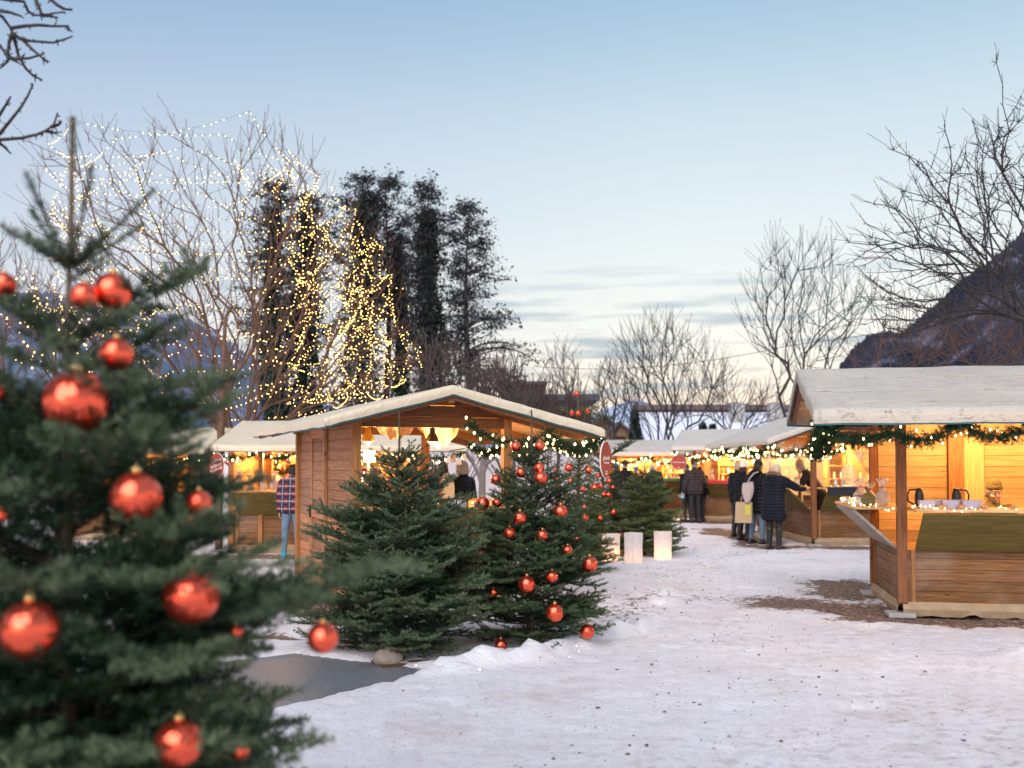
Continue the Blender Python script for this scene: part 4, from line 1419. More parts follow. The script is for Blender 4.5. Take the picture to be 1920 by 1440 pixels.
# gravel
n4, _ = noise_node(nt, 17, 9, .8)
v4 = nt.nodes.new('ShaderNodeTexVoronoi'); v4.inputs['Scale'].default_value = 80
t4 = nt.nodes.new('ShaderNodeTexCoord'); nt.links.new(t4.outputs['Object'], v4.inputs['Vector'])
r4 = ramp_node(nt, [(.38, (.075, .045, .03)), (.52, (.22, .155, .12)), (.66, (.46, .38, .33))])
nt.links.new(n4.outputs['Fac'], r4.inputs[0])
sepc = nt.nodes.new('ShaderNodeSeparateColor'); nt.links.new(v4.outputs['Color'], sepc.inputs[0])
r5 = ramp_node(nt, [(0, (.6, .57, .55)), (1, (1.35, 1.3, 1.25))]); nt.links.new(sepc.outputs[0], r5.inputs[0])
gc = mixc(nt, 1.0, r4.outputs[0], r5.outputs[0], 'MULTIPLY')
n6, _ = noise_node(nt, 12, 6, .7)
adm = nt.nodes.new('ShaderNodeMath'); adm.operation = 'MULTIPLY_ADD'; adm.inputs[1].default_value = 1.8; adm.inputs[2].default_value = -.9
nt.links.new(n6.outputs['Fac'], adm.inputs[0])
sm = nt.nodes.new('ShaderNodeMath'); sm.operation = 'ADD'
nt.links.new(ag.outputs['Fac'], sm.inputs[0]); nt.links.new(adm.outputs[0], sm.inputs[1])
rg = ramp_node(nt, [(.36, (0, 0, 0)), (.56, (1, 1, 1))]); nt.links.new(sm.outputs[0], rg.inputs[0])
c = mixc(nt, rg.outputs[0], c, gc)
nt.links.new(c, b.inputs['Base Color'])
b.inputs['Roughness'].default_value = .75
b.inputs['Specular IOR Level'].default_value = .25
nb_, _ = noise_node(nt, 11, 10, .74)
bump(nt, b, nb_.outputs['Fac'], .9, .05)
tag(link('ground', gme, 'snow_ground'), 'trodden snow with gravel showing round the stalls', kind='structure')

# ---- dark woven mat laid by the firs
m, nt, b = new_mat('mat_rubber')
t = nt.nodes.new('ShaderNodeTexCoord')
br = nt.nodes.new('ShaderNodeTexBrick')
br.inputs['Scale'].default_value = 13; br.inputs['Mortar Size'].default_value = .03
br.inputs['Color1'].default_value = (.15, .17, .185, 1); br.inputs['Color2'].default_value = (.22, .24, .255, 1); br.inputs['Mortar'].default_value = (.05, .055, .06, 1)
nt.links.new(t.outputs['Object'], br.inputs['Vector'])
n1, _ = noise_node(nt, 2.2, 6, .65)
r = ramp_node(nt, [(.45, (0, 0, 0)), (.8, (.6,) * 3)]); nt.links.new(n1.outputs['Fac'], r.inputs[0])
c = mixc(nt, r.outputs[0], br.outputs['Color'], (.17, .16, .16))
nt.links.new(c, b.inputs['Base Color']); b.inputs['Roughness'].default_value = .45
bump(nt, b, br.outputs['Fac'], -.4, .01)
mt_ = thing('floor_mat', 'dark grey ribbed mat in the snow at the foot of the plain fir', 'mat', (mc[0], mc[1], 0), math.atan2(ma[1], ma[0]))
# local x runs along ma, local y along the left normal
for k in range(4):
    MB().box((k * 1.36, -1.0 * 0 - 3.2, -.018), (k * 1.36 + 1.35, -.01, -.004)).build('mat_panel', 'mat_rubber', mt_, bevel=.004)

# ---- stalls
def loc_of(M, x, y, z=0): return M @ Vector((x, y, z))
L1, M1_ = stall('gabled stall behind the two front firs, its pine door on the left', (-1.71, 10.9, 0), math.atan2(.406, .914), energy=70, seed=2,
      sides={'x0': 'door', 'y0': 'open', 'x1': 'open', 'y1': 'rail'}, lampz=1.93, lights=[(.42, 1.0), (1.15, .75)])
R1, MR = stall('large stall at the right edge with a weathered roof and a broom inside', (4.56, 12.57, 0), math.atan2(-.982, -.19), W=1.8, L=3.0, xl=-.43, xr=2.85, xm=.9, zl=2.30, zr=2.20, zm=2.77,
      y0=-1.0, y1=3.45, fh=.145, sides={'x1': 'open', 'y0': 'counter', 'x0': 'wall', 'y1': 'wall'}, canv='canvas_dirty', energy=105, postm='dark_post', seed=3, cloth='grey', lampz=2.1, lights=[(.9, .9), (.9, 2.2)])
L2, ML = stall('stall on the left with a disc sign at each front corner, facing us', (-5.15, 20.1, 0), R_(-90), W=1.8, L=3.35, xl=-.43, xr=2.85, xm=.9, zl=2.12, zr=1.97, zm=2.47, y0=-.06, y1=4.35, fh=.10,
      sides={'x1': 'open', 'y0': 'wall', 'x0': 'wall', 'y1': 'open'}, energy=170, seed=4, lampz=1.85, zb=1.98, lights=[(.9, .8), (.9, 2.3)])
MB().box((1.76, .50, .15), (1.84, .58, 1.9)).build('post', 'post_wood', L2, bevel=.005)
M3, MM3 = stall('stall with the bird cage on its counter, beside the women in black coats', (6.05, 20.0, 0), R_(1.5), W=1.8, L=4.0, xl=-1.05, xr=2.2, xm=.9, zl=2.13, zr=2.3, zm=2.80, y0=-.45, y1=5.0, fh=.10,
      sides={'x0': 'open', 'y0': 'open', 'x1': 'wall', 'y1': 'rail'}, canv='canvas_grey', energy=150, postm='dark_post', seed=5, lampz=1.95, lights=[(.9, .8), (.9, 2.6)], cloth=('y0', 'dark_cloth', .16))
M2, MM2 = stall('far stall with a red cloth on its counter', (5.82, 30.37, 0), math.atan2(-.95, -.31), W=1.8, L=4.0, xl=-.43, xr=2.8, xm=.9, zl=2.3, zr=2.15, zm=2.66, y0=-.5, y1=4.6, fh=.12,
      sides={'x1': 'open', 'y0': 'rail', 'x0': 'wall', 'y1': 'rail'}, canv='canvas_grey', energy=240, seed=6, lights=[(.9, 1.0), (.9, 2.9)], cloth=('x1', 'red_cloth', .10))
M1, MM1 = stall('farthest stall in the middle, with a green cloth on its counter', (3.3, 33.8, 0), R_(-90), W=1.8, L=3.4, xl=-.5, xr=2.8, xm=.9, zl=2.05, zr=2.02, zm=2.43, y0=-.5, y1=4.4, fh=.12,
      sides={'x1': 'open', 'y0': 'rail', 'x0': 'wall', 'y1': 'wall'}, canv='canvas_grey', energy=220, seed=7, lampz=1.75, zb=1.98, lights=[(.9, .9), (.9, 2.4)], cloth=('x1', 'green_cloth', .08))
L3, ML3 = stall('stall half hidden at the far left behind the near fir', (-9.6, 23.2, 0), R_(-90), W=1.8, L=2.7, xl=-.43, xr=2.85, xm=.9, zl=2.12, zr=1.95, zm=2.45, y0=-.5, y1=3.3, fh=.10,
      sides={'x1': 'open', 'y0': 'wall', 'x0': 'wall', 'y1': 'wall'}, energy=150, seed=8, lampz=1.8, zb=1.98)

# ---- garlands
def lp(M, pts): return [M @ Vector(p) for p in pts]
garland('fir garland with dense warm bulbs along the right eave of the gabled stall', swag(lp(M1_, [(2.74, 3.5, 1.93), (2.76, 2.2, 1.95), (2.78, .9, 1.95), (2.80, -.40, 1.93)]), .13), 11, nb=60, rad=.085)
garland('short lit garland looped over the right front corner of the gabled stall', swag(lp(M1_, [(1.15, -.42, 2.10), (2.15, -.42, 2.02), (2.84, -.42, 1.92)]), .17), 12, nb=26, rad=.085)
garland('thick lit garland in swags under the weathered roof at the right edge', swag(lp(MR, [(2.78, -.95, 2.05), (2.78, -.28, 1.98), (2.78, .35, 2.06), (2.78, 1.05, 2.04), (2.78, 1.8, 2.05), (2.78, 3.2, 2.05)]), .13), 13, nb=46, rad=.095, bulb_r=.0085, dens=1.6, nl=.04)
garland('lit garland down the left side of the weathered stall roof', swag(lp(MR, [(2.75, -.95, 2.04), (1.9, -.9, 1.80), (1.2, -.6, 2.1)]), .10), 14, nb=20, rad=.10, bulb_r=.0085, dens=1.6, nl=.04)
garland('garland with red balls under the front eave of the left stall', swag(lp(ML, [(2.74, -.1, 1.90), (2.78, .75, 1.86), (2.78, 1.4, 1.88), (2.78, 2.2, 1.84), (2.78, 3.2, 1.87), (2.78, 4.3, 1.85)]), .12), 15, nb=55, rad=.09, balls=8, bulb_r=.013)
garland('lit garland on the left eave above the women in black coats', swag(lp(MM3, [(-.98, 4.9, 2.02), (-1.0, 3.2, 2.02), (-1.0, 1.6, 2.03), (-1.0, -.40, 2.02)]), .16), 16, nb=90, rad=.10, bulb_r=.014)
garland('lit garland on the front gable of the stall with the bird cage', swag(lp(MM3, [(-1.0, -.42, 2.0), (-.2, -.42, 2.05), (.5, -.42, 1.98)]), .16), 17, nb=26, rad=.08, bulb_r=.013)
garland('lit garland under the eave above the red counter cloth', swag(lp(MM2, [(2.75, -.45, 2.0), (2.75, 1.0, 2.0), (2.75, 2.4, 2.0), (2.75, 4.5, 2.0)]), .2), 18, nb=75, rad=.11, bulb_r=.018)
garland('lit garland under the eave of the farthest middle stall', swag(lp(MM1, [(2.75, -.45, 1.88), (2.75, .9, 1.88), (2.75, 2.2, 1.86), (2.75, 3.6, 1.9)]), .2), 19, nb=60, rad=.11, bulb_r=.02)
garland('lit garland on the half hidden stall at the far left', swag(lp(ML3, [(2.75, -.4, 1.84), (2.75, 1.2, 1.84), (2.75, 3.2, 1.84)]), .16), 20, nb=40, rad=.09, bulb_r=.014)
garland('lit garland inside the stall with the bird cage, across its back rail', swag(lp(MM3, [(.1, 3.6, 1.9), (.9, 3.6, 1.95), (1.7, 3.6, 1.9)]), .1), 24, nb=18, rad=.07, bulb_r=.013)

# ---- disc signs
p = M1_ @ Vector((2.83, -.52, 1.70)); oval_sign('orange-red disc sign at the right front corner of the gabled stall', p, R_(62), .30, .42, [('gfundn', .075, .02), ('handmade', .035, -.035)])
p = ML @ Vector((2.92, .06, 1.62)); oval_sign('red disc sign with three lines beside the tree trunk by the left stall', p, R_(-38), .40, .44, [('Schönes', .085, .09), ('Südtiroler', .08, .01), ('Handwerk', .085, -.07)], tilt=R_(14))
p = C_ = Vector(((822 - 960) * 17.0 / F, 17.0, 1.40)); oval_sign('plum disc sign reading Handmade by Heart, seen through the gabled stall', p, 0, .36, .38, [('Handmade', .062, .0), ('by Heart', .062, -.058), ('Südtirol', .025, -.10)], mat='sign_plum', dot=False)
p = MM2 @ Vector((2.85, -.30, 1.70)); oval_sign('dark red disc sign over the corner by the man in the brim hat', p, R_(-8), .42, .42, [('Weihnachten', .065, .0)])
p = MM3 @ Vector((-1.03, -.52, 1.62)); oval_sign('narrow edge-on disc sign above the blonde woman', p, R_(72), .40, .46, [('Stern', .07, .05), ('und Kerze', .05, -.02)])

# ---- fairy light strings along the weathered stall's counters
def light_string(label, pts, seed, per_m=13, r=.0055):
    rng = np.random.default_rng(seed)
    root = thing('light_string', label, 'fairy lights', pts[0], 0, 'light strings on the counters')
    o = Vector(pts[0]); q = [Vector(p) - o for p in pts]
    fine = []
    for a, b in zip(q[:-1], q[1:]):
        n = max(2, int((b - a).length / .05))
        for i in range(n): fine.append(a.lerp(b, i / n) + Vector(rng.normal(size=3) * .008))
    MB().tube(fine, .0018, 4).build('wire', 'wire_white', root)
    me = bulb_mesh(('s', r), r, 'garland_bulb', 1.8)
    L = sum((b - a).length for a, b in zip(q[:-1], q[1:]))
    k = min(95, int(L * per_m))
    for i in range(k):
        p = fine[int(i * (len(fine) - 1) / k)]
        link('bulb', me, None, root, tuple(p + Vector((rng.normal() * .012, rng.normal() * .012, abs(rng.normal()) * .012))))
light_string('string of tiny star lights drooping along the front counter of the weathered stall', lp(MR, [(2.10, .05, 1.20), (2.24, .2, 1.20), (2.285, .5, 1.16), (2.25, .9, 1.20), (2.287, 1.3, 1.13), (2.25, 1.7, 1.2), (2.28, 2.5, 1.14)]), 5, 17)
light_string('cluster of tiny lights wound round the jars on the left counter of the weathered stall', lp(MR, [(.2, -.40, 1.20), (.6, -.44, 1.20), (1.0, -.30, 1.24), (1.3, -.44, 1.20), (1.62, -.46, 1.18), (1.75, -.30, 1.20), (1.7, -.1, 1.14), (1.86, .02, 1.16)]), 6, 26)
light_string('tiny lights down the inside of the gabled stall by its left post', lp(M1_, [(.10, .12, 1.9), (.12, .13, 1.5), (.10, .13, 1.25), (.5, -.1, 1.22), (1.2, -.3, 1.22), (1.62, -.42, 1.2), (1.72, -.2, 1.2)]), 7, 16, .006)

# ---- goods
def cello(label, p, s=1.0, inner='bread', ribbon='red_label'):
    t = thing('gift_bag', label, 'gift bag', p, random.random() * 6, 'cellophane gift bags on the counters')
    m = MB(); m.lathe([(.055 * s, 0), (.075 * s, .03 * s), (.07 * s, .10 * s), (.03 * s, .16 * s), (.016 * s, .18 * s), (.045 * s, .23 * s), (.06 * s, .26 * s)], seg=18)
    for i in range(len(m.v)):
        x, y, z = m.v[i]; k = 1 + .14 * noise.noise(Vector((x * 60, y * 60, z * 30))); m.v[i] = (x * k, y * k, z + (.02 * math.sin(i * 2.4) if z > .24 * s else 0))
    m.build('wrapper', 'cellophane', t, True)
    g = MB()
    for i in range(5): g.ball((.03 * s * math.cos(i * 1.3), .03 * s * math.sin(i * 1.3), .035 * s + .022 * s * i), .032 * s, 10, 7)
    g.build('contents', inner, t, True)
    MB().lathe([(.018 * s, 0), (.021 * s, .006), (.018 * s, .012)], (0, 0, .174 * s), 10).bar((-.03, -.012, .18 * s), (.03, -.016, .20 * s), .004, .012).build('ribbon', ribbon, t)
    return t
def bottle(label, p, h=.24, r=.035, mat='dark_glass', lab='paper_white', group='bottles on the counters'):
    t = thing('bottle', label, 'bottle', p, 0, group)
    MB().lathe([(r * .95, 0), (r, .01), (r, h * .58), (r * .4, h * .76), (r * .36, h * .95)], seg=18).build('glass', mat, t, True)
    MB().lathe([(r * 1.01, h * .18), (r * 1.02, h * .19), (r * 1.02, h * .48), (r * 1.01, h * .49)], seg=18).build('label', lab, t, True)
    MB().lathe([(r * .42, h * .94), (r * .43, h), (.001, h)], seg=12).build('stopper', 'gold', t, True)
def jar(label, p, mat='ceramic', r=.04, h=.09, lid='pine_wood', group='jars on the counters'):
    t = thing('jar', label, 'jar', p, 0, group)
    MB().lathe([(r * .9, 0), (r, .01), (r, h * .8), (r * .85, h * .9)], seg=18).build('pot', mat, t, True)
    MB().lathe([(r * .9, h * .88), (r * .93, h * .9), (r * .93, h), (.001, h)], seg=18).build('lid', lid, t, True)
def crate(label, p, rz, sx, sy, sz, mat='pine_wood', name='crate', cat='crate'):
    t = thing(name, label, cat, p, rz)
    for k in range(max(1, int(sz / .075))):
        z0 = k * sz / max(1, int(sz / .075)); z1 = z0 + sz / max(1, int(sz / .075)) - .008
        m = MB(); m.box((-sx / 2, -sy / 2, z0), (sx / 2, -sy / 2 + .012, z1)); m.box((-sx / 2, sy / 2 - .012, z0), (sx / 2, sy / 2, z1))
        m.box((-sx / 2, -sy / 2 + .013, z0), (-sx / 2 + .012, sy / 2 - .013, z1)); m.box((sx / 2 - .012, -sy / 2 + .013, z0), (sx / 2, sy / 2 - .013, z1))
        m.build('slat', mat, t)
    MB().box((-sx / 2 + .014, -sy / 2 + .014, .0), (sx / 2 - .014, sy / 2 - .014, .012)).build('bottom', mat, t)
    return t
def carton(label, p, rz, sx, sy, sz, mat='kraft'):
    t = thing('cardboard_box', label, 'box', p, rz)
    MB().box((-sx / 2, -sy / 2, 0), (sx / 2, sy / 2, sz)).build('carton', mat, t, bevel=.006)
    MB().box((-sx / 2 - .001, -.02, sz * .7), (sx / 2 + .001, .02, sz + .0015)).build('tape', 'cream_paint', t)
    MB().box((-.03, -sy / 2 - .002, sz * .45), (.05, -sy / 2 - .0005, sz * .62)).build('print', 'bark_dark', t)
def tub(label, p, rz=0):
    t = thing('plastic_tub', label, 'tub', p, rz, 'lilac plastic tubs on the front counter')
    m = MB()
    pts = lambda k, z: [(-.08 * k, -.055 * k, z), (.08 * k, -.055 * k, z), (.08 * k, .055 * k, z), (-.08 * k, .055 * k, z)]
    m.v = pts(.86, 0) + pts(1, .085) + pts(.95, .085) + pts(.82, .008)
    m.f = [(0, 3, 2, 1)] + [(i, (i + 1) % 4, 4 + (i + 1) % 4, 4 + i) for i in range(4)] + [(4 + i, 4 + (i + 1) % 4, 8 + (i + 1) % 4, 8 + i) for i in range(4)] + [(8 + i, 8 + (i + 1) % 4, 12 + (i + 1) % 4, 12 + i) for i in range(4)] + [(12, 13, 14, 15)]
    m.build('box', 'plastic_tub', t, bevel=.004)
    g = MB()
    for i in range(7): g.ball((-.05 + .017 * i, .01 * math.sin(i * 2), .035), .018, 8, 6)
    g.build('contents', 'bread', t, True)

zc = 1.183
rg_ = random.Random(9)
# weathered stall: left counter (local y -.48..-.05), front counter (local x 1.75..2.28)
cello('tall cellophane bag with a red ribbon at the far end of the left counter', MR @ Vector((.55, -.25, zc)), 1.0)
cello('cellophane bag between the tall bag and the brown bottle', MR @ Vector((.95, -.28, zc)), 1.1)
cello('crumpled pale cellophane bag beside the brown bottle', MR @ Vector((1.15, -.22, zc)), .95)
cello('cellophane bag with a blue printed label near the corner post', MR @ Vector((1.55, -.15, zc)), 1.15)
bottle('orange-brown bottle standing by the corner jars', MR @ Vector((1.35, -.12, zc)), .27, .042, 'amber_glass', 'bread')
for i in range(5):
    jar(f'{["first", "second", "third", "fourth", "fifth"][i]} cream jar from the left behind the lights on the left counter', MR @ Vector((1.22 + .09 * i, -.36 + .01 * i, zc)), 'ceramic', .040, .11, 'sausage')
for i in range(4):
    jar(f'{["small pale", "small round", "squat", "little"][i]} jar near the far edge of the left counter', MR @ Vector((.35 + .14 * i, -.40, zc)), 'ceramic', .036, .07, 'pine_wood')
t = thing('chopping_board', 'round-topped wooden board leaning on the jars by the corner post', 'board', MR @ Vector((1.74, -.33, zc)), R_(-101 + 90))
MB().lathe([(.0001, -.008), (.075, -.008), (.078, 0), (.075, .008), (.0001, .008)], (0, 0, .08), 24, Matrix.Rotation(R_(90 - 12), 4, 'X')).box((-.015, -.008 + .03, .15), (.015, .008 + .03, .20)).build('board', 'flap_wood', t)
tub_at = [(1.90, .31), (1.88, .53), (1.90, .71), (2.08, .20), (2.10, .42), (2.08, .62)]
for i, (x, y) in enumerate(tub_at):
    tub(['lilac tub at the left end of the back row on the front counter', 'lilac tub in the middle of the back row on the front counter', 'lilac tub at the right end of the back row by the vendor', 'low lilac tub at the left of the front row', 'low lilac tub in the middle of the front row', 'low lilac tub at the right of the front row'][i], MR @ Vector((x, y, zc)), R_(-11))
for i, y in enumerate((.34, .52, .74, 1.02)):
    t = thing('bread_roll', ['round brown roll lying left on the front counter', 'round brown roll before the middle tub', 'round brown roll under the right tubs', 'dark loaf on the pale board before the vendor'][i], 'bread roll', MR @ Vector((2.17, y, zc)), .3 * i)
    MB().ball((0, 0, .022), .04, 16, 10, sc=(1.2, .9, .6)).build('crust', 'bread', t, True)
    MB().lathe([(.001, .0), (.055, .0), (.057, .003), (.001, .0035)], (0, 0, .0), 18).build('paper', 'paper_white', t)
for i, y in enumerate((.20, .58)):
    t = thing('coffee_flask', ['steel flask with a big black handle, left of the tubs', 'steel flask with a black handle leaning post behind the tubs'][i], 'flask', MR @ Vector((1.72, y, zc)), R_(-11))
    MB().lathe([(.045, 0), (.048, .01), (.048, .13), (.038, .17), (.034, .2), (.001, .205)], seg=20).build('flask', 'black_metal', t, True)
    sx = -1 if i == 0 else 1
    MB().tube([(sx * .03, 0, .19), (sx * .10, 0, .185), (sx * .125, 0, .13), (sx * .115, 0, .06), (sx * .04, 0, .02)], .010, 8).build('handle', 'black_metal', t, True)
t = thing('broom', 'pale broom handle leaning on the back wall between the pine panels', 'broom', MR @ Vector((.35, .92, .15)), R_(-11))
MB().tube([(0, 0, .1), (.16, .20, 1.35)], .014, 8).build('handle', 'pine_post', t, True)
MB().box((-.15, -.03, 0), (.15, .03, .07)).build('brush', 'twig_brown', t, bevel=.01)
MB().box((.10, .86, .16), (.15, 1.04, 2.45)).build('inner_stud', 'post_wood', R1)
MB().box((.075, 1.05, .16), (.09, 1.28, 2.3)).build('inner_board', 'pine_post', R1)
for i, (x, y) in enumerate(((1.7, 1.5), (1.95, 1.62))):
    crate(['little open crate of cakes right of the vendor', 'second little crate at the right end of the front counter'][i], MR @ Vector((x, y, zc)), R_(-11), .26, .18, .08)

# gabled stall goods
def GL(px, Y, z): return Vector(((px - 960) * Y / F, Y, z))
cb = 1.183
carton('tan cardboard box with a small print on the left of the gabled stall', GL(690, 11.6, 1.29), R_(24), .36, .28, .22)
crate('slatted crate under the tan cardboard box', GL(690, 11.6, 1.0), R_(24), .42, .34, .28)
for i, px in enumerate((680, 702)):
    t = thing('chocolate_bag', ['red, white and yellow bag standing left on the cardboard box', 'red, white and yellow bag beside the pendant lamp side of the box'][i], 'bag', GL(px, 11.62, 1.512), R_(20))
    m = MB(); m.v = [(-.05, -.03, 0), (.05, -.03, 0), (.05, .03, 0), (-.05, .03, 0), (-.052, -.02, .10), (.052, -.02, .10), (.052, .02, .10), (-.052, .02, .10)]
    m.f = [(0, 3, 2, 1), (0, 1, 5, 4), (1, 2, 6, 5), (2, 3, 7, 6), (3, 0, 4, 7), (4, 5, 6, 7)]; m.build('sack', 'paper_white' , t)
    MB().box((-.03, -.0335, .02), (.03, -.0305, .085)).build('red_print', 'red_label', t)
    m = MB(); m.v = [(-.052, -.02, .101), (.052, -.02, .101), (.052, .02, .101), (-.052, .02, .101), (-.05, -.004, .16), (.05, -.004, .16), (.05, .004, .16), (-.05, .004, .16)]
    m.f = [(0, 1, 5, 4), (1, 2, 6, 5), (2, 3, 7, 6), (3, 0, 4, 7), (4, 5, 6, 7)]; m.build('top_fold', 'yellow_label', t)
# cloth gathered under the roof
cl = MB(); nx2, nz2 = 44, 14
for j in range(nz2 + 1):
    for i in range(nx2 + 1):
        u, v2 = i / nx2, j / nz2
        x = .45 + 1.15 * u
        s = abs(math.sin(math.pi * u * 2.0)) ** .8 * (.20 + .10 * (u > .5))
        z = 2.28 - .06 - v2 * (.07 + s) + .018 * math.sin(u * 60 + v2 * 5) * v2
        y = .95 + .09 * math.sin(v2 * math.pi) + .03 * math.sin(u * 40) * (1 - .5 * v2)
        cl.v.append((x, y, z))
for j in range(nz2):
    for i in range(nx2):
        a = j * (nx2 + 1) + i; cl.f.append((a, a + 1, a + nx2 + 2, a + nx2 + 1))
co = cl.build('cloth', 'linen', None, True); co.location = L1.location; co.rotation_euler = L1.rotation_euler; co.name = 'draped_cloth'
tag(co, 'cream cloth gathered in two swags under the roof of the gabled stall', 'cloth')
t = thing('paper_ornament', 'pale paper and wood tags hanging from a twig under the cream cloth', 'ornament', GL(857, 11.5, 1.80), R_(10))
MB().tube([(-.09, 0, .0), (.09, 0, .03)], .006, 6).build('twig', 'bark_brown', t)
for i in range(4):
    x = -.07 + .045 * i
    m = MB(); m.box((x - .022, -.002, -.16 + .03 * (i % 2)), (x + .022, .002, -.08 + .03 * (i % 2)), Matrix.Rotation(R_(14 - 9 * i), 4, 'Y')); m.tube([(x, 0, .01), (x, 0, -.08)], .001, 4); m.build('paper_tag', ('linen', 'bread', 'cream_paint', 'linen')[i], t)
t = thing('wooden_oval', 'upright oval wooden board with bark edge in the gabled stall', 'board', GL(839, 11.0, cb + .02), R_(12))
MB().lathe([(.0001, -.012), (.085, -.012), (.09, 0), (.085, .012), (.0001, .012)], (0, 0, .17), 28, Matrix.Rotation(R_(84), 4, 'X') @ Matrix.Diagonal((.9, 2.0, 1, 1))).build('slice', 'pine_wood', t)
t = thing('candle', 'tall twisted red candle beside the oval board', 'candle', GL(826, 10.95, cb), 0)
MB().lathe([(.03, 0), (.03, .01), (.012, .015), (.012, .05)], seg=12).build('holder', 'pine_wood', t, True)
MB().lathe([(.011, .05), (.012, .2), (.014, .22), (.011, .27), (.003, .33)], seg=12).build('wax', 'red_wax', t, True)
for i, (px, Y, h, mt2) in enumerate(((790, 11.0, .10, 'ceramic'), (800, 10.9, .07, 'cream_paint'), (850, 10.85, .13, 'cream_paint'), (842, 10.8, .08, 'ceramic'), (810, 11.0, .12, 'linen'), (770, 10.95, .09, 'bread'), (782, 10.8, .06, 'ceramic'), (862, 10.9, .06, 'pine_wood'))):
    jar(['white pot left of the red candle', 'low cream pot before the white pot', 'cream pot with a tall lid right of the oval board', 'small white pot before the oval board', 'straw coloured pot touching the red candle', 'brown pot among the fir tips at the left', 'tiny white pot at the counter edge by the fir tips', 'little pine pot beside the price card'][i], GL(px, Y, cb), mt2, .035, h)
t = thing('wooden_stand', 'low dark wooden stand holding books at the right end of the counter', 'stand', GL(852, 10.78, cb), R_(24))
MB().box((-.14, -.06, .085), (.14, .06, .097)).box((-.14, -.06, 0), (-.128, .06, .084)).box((.128, -.06, 0), (.14, .06, .084)).build('shelf', 'dark_post', t)
for i in range(5):
    b_ = thing('book', ['thin plum book at the left of the low stand', 'dark blue book second on the low stand', 'cream book in the middle of the low stand', 'black book right of the cream one', 'blue book at the right of the low stand'][i], 'book', GL(852, 10.78, cb) + Matrix.Rotation(R_(24), 3, 'Z') @ Vector((-.08 + .035 * i, -.01, 0)), R_(24), 'books in the low stand')
    MB().box((-.014, -.045, 0), (.014, .04, .078)).build('cover', ('sign_plum', 'jeans', 'cream_paint', 'black_trousers', 'jeans')[i], b_, bevel=.002)
    MB().box((-.011, -.0465, .003), (.011, .0415, .0795)).build('pages', 'paper_white', b_)
t = thing('price_card', 'pale handwritten card tilted on the right end of the counter', 'card', GL(873, 10.8, cb + .0), R_(20))
MB().box((-.035, -.002, 0), (.035, .002, .12), Matrix.Rotation(R_(-20), 4, 'Y')).build('card', 'cream_paint', t)
for i in range(4): MB().box((-.022, -.0035, .03 + .02 * i), (.018, -.0022, .036 + .02 * i), Matrix.Rotation(R_(-20), 4, 'Y')).build('writing', 'bark_dark', t)
t = thing('lamp_shade', 'glowing white paper shade on the left of the gabled stall', 'lamp', GL(693, 12.4, 1.60), 0)
MB().lathe([(.075, 0), (.075, .22)], seg=20).build('shade', 'strip_light', t, True)
MB().lathe([(.05, -.05), (.05, -.035), (.012, -.02), (.012, .0)], seg=14).build('foot', 'pine_wood', t, True)
t = thing('neon_ring', 'glowing curved tube under the beam at the left of the gabled stall', 'lamp', GL(690, 11.4, 2.10), R_(20))
MB().tube([(-.045, 0, .02), (-.03, 0, -.0), (0, 0, -.008), (.03, 0, .0), (.045, 0, .02)], .006, 6).build('tube', 'strip_light', t, True)

# left stall goods
for i in range(7):
    cello([f'clear gift bag at the far left of the left stall counter', 'taller gift bag second from the left on the left stall counter', 'gift bag third from the left on the left stall counter', 'gift bag before the lit shelves of the left stall', 'gift bag by the middle post of the left stall', 'small gift bag right of the middle post of the left stall', 'gift bag beside the man in the checked shirt'][i], ML @ Vector((2.0 + .1 * (i % 2), .2 + .22 * i, zc)), 1.0 + .25 * ((i * 5) % 3 == 0), 'bread' if i % 2 else 'linen')
for i in range(8):
    bottle(f'{["first", "second", "third", "fourth", "fifth", "sixth", "seventh", "eighth"][i]} gold-topped bottle from the left in the left stall row', ML @ Vector((1.70, .95 + .1 * i, zc)), .26, .034, 'amber_glass' if i % 2 else 'dark_glass')
sh = thing('display_shelf', 'pale pine shelves with small boxes on the back wall of the left stall', 'shelf', ML @ Vector((.12, .95, .15)), R_(-90))
for z in (.9, 1.15, 1.4, 1.65): MB().box((0, -.55, z), (.22, .55, z + .015)).build('shelf_board', 'pine_wood', sh)
for y in (-.565, -.0, .55): MB().box((0, y, 0), (.22, y + .016, 1.8)).build('upright', 'pine_wood', sh)
rr_ = random.Random(4)
for i in range(14):
    t = thing('gift_box', ['white', 'red', 'brown', 'cream', 'plum', 'straw', 'grey'][i % 7] + [' box on the upper shelf', ' box on the second shelf'][i // 7] + f' of the left stall, {["leftmost", "second", "third", "fourth", "fifth", "sixth", "rightmost"][i % 7]}', 'box', ML @ Vector((.20, .48 + .14 * (i % 7), .15 + (1.415 if i < 7 else 1.165) + .001)), R_(-90 + rr_.uniform(-8, 8)), 'small boxes on the pine shelves')
    h_ = rr_.uniform(.07, .15)
    MB().box((-.04, -.04, 0), (.04, .04, h_)).build('box', ('paper_white', 'red_label', 'bread', 'cream_paint', 'sign_plum', 'linen', 'ceramic')[i % 7], t, bevel=.004)
    MB().box((-.0415, -.006, -.0), (.0415, .006, h_ + .0015)).build('ribbon', 'gold', t)
rng = np.random.default_rng(3)
wr_ = thing('wreath', 'green wreath hanging in the opening of the left stall', 'wreath', GL(530, 18.6, 1.62), 0)
a_ = np.linspace(0, 2 * math.pi, 40)
c0 = np.stack([.13 * np.cos(a_), 0 * a_, .16 * np.sin(a_)], 1)
T0 = np.repeat(c0, 7, axis=0); dd = rng.normal(size=T0.shape); dd /= np.linalg.norm(dd, axis=1, keepdims=True)
V, Ft, tip = needles(T0, T0 + dd * .07, rng, 260, .035, .006, np.full(len(T0), .8), spread=1)
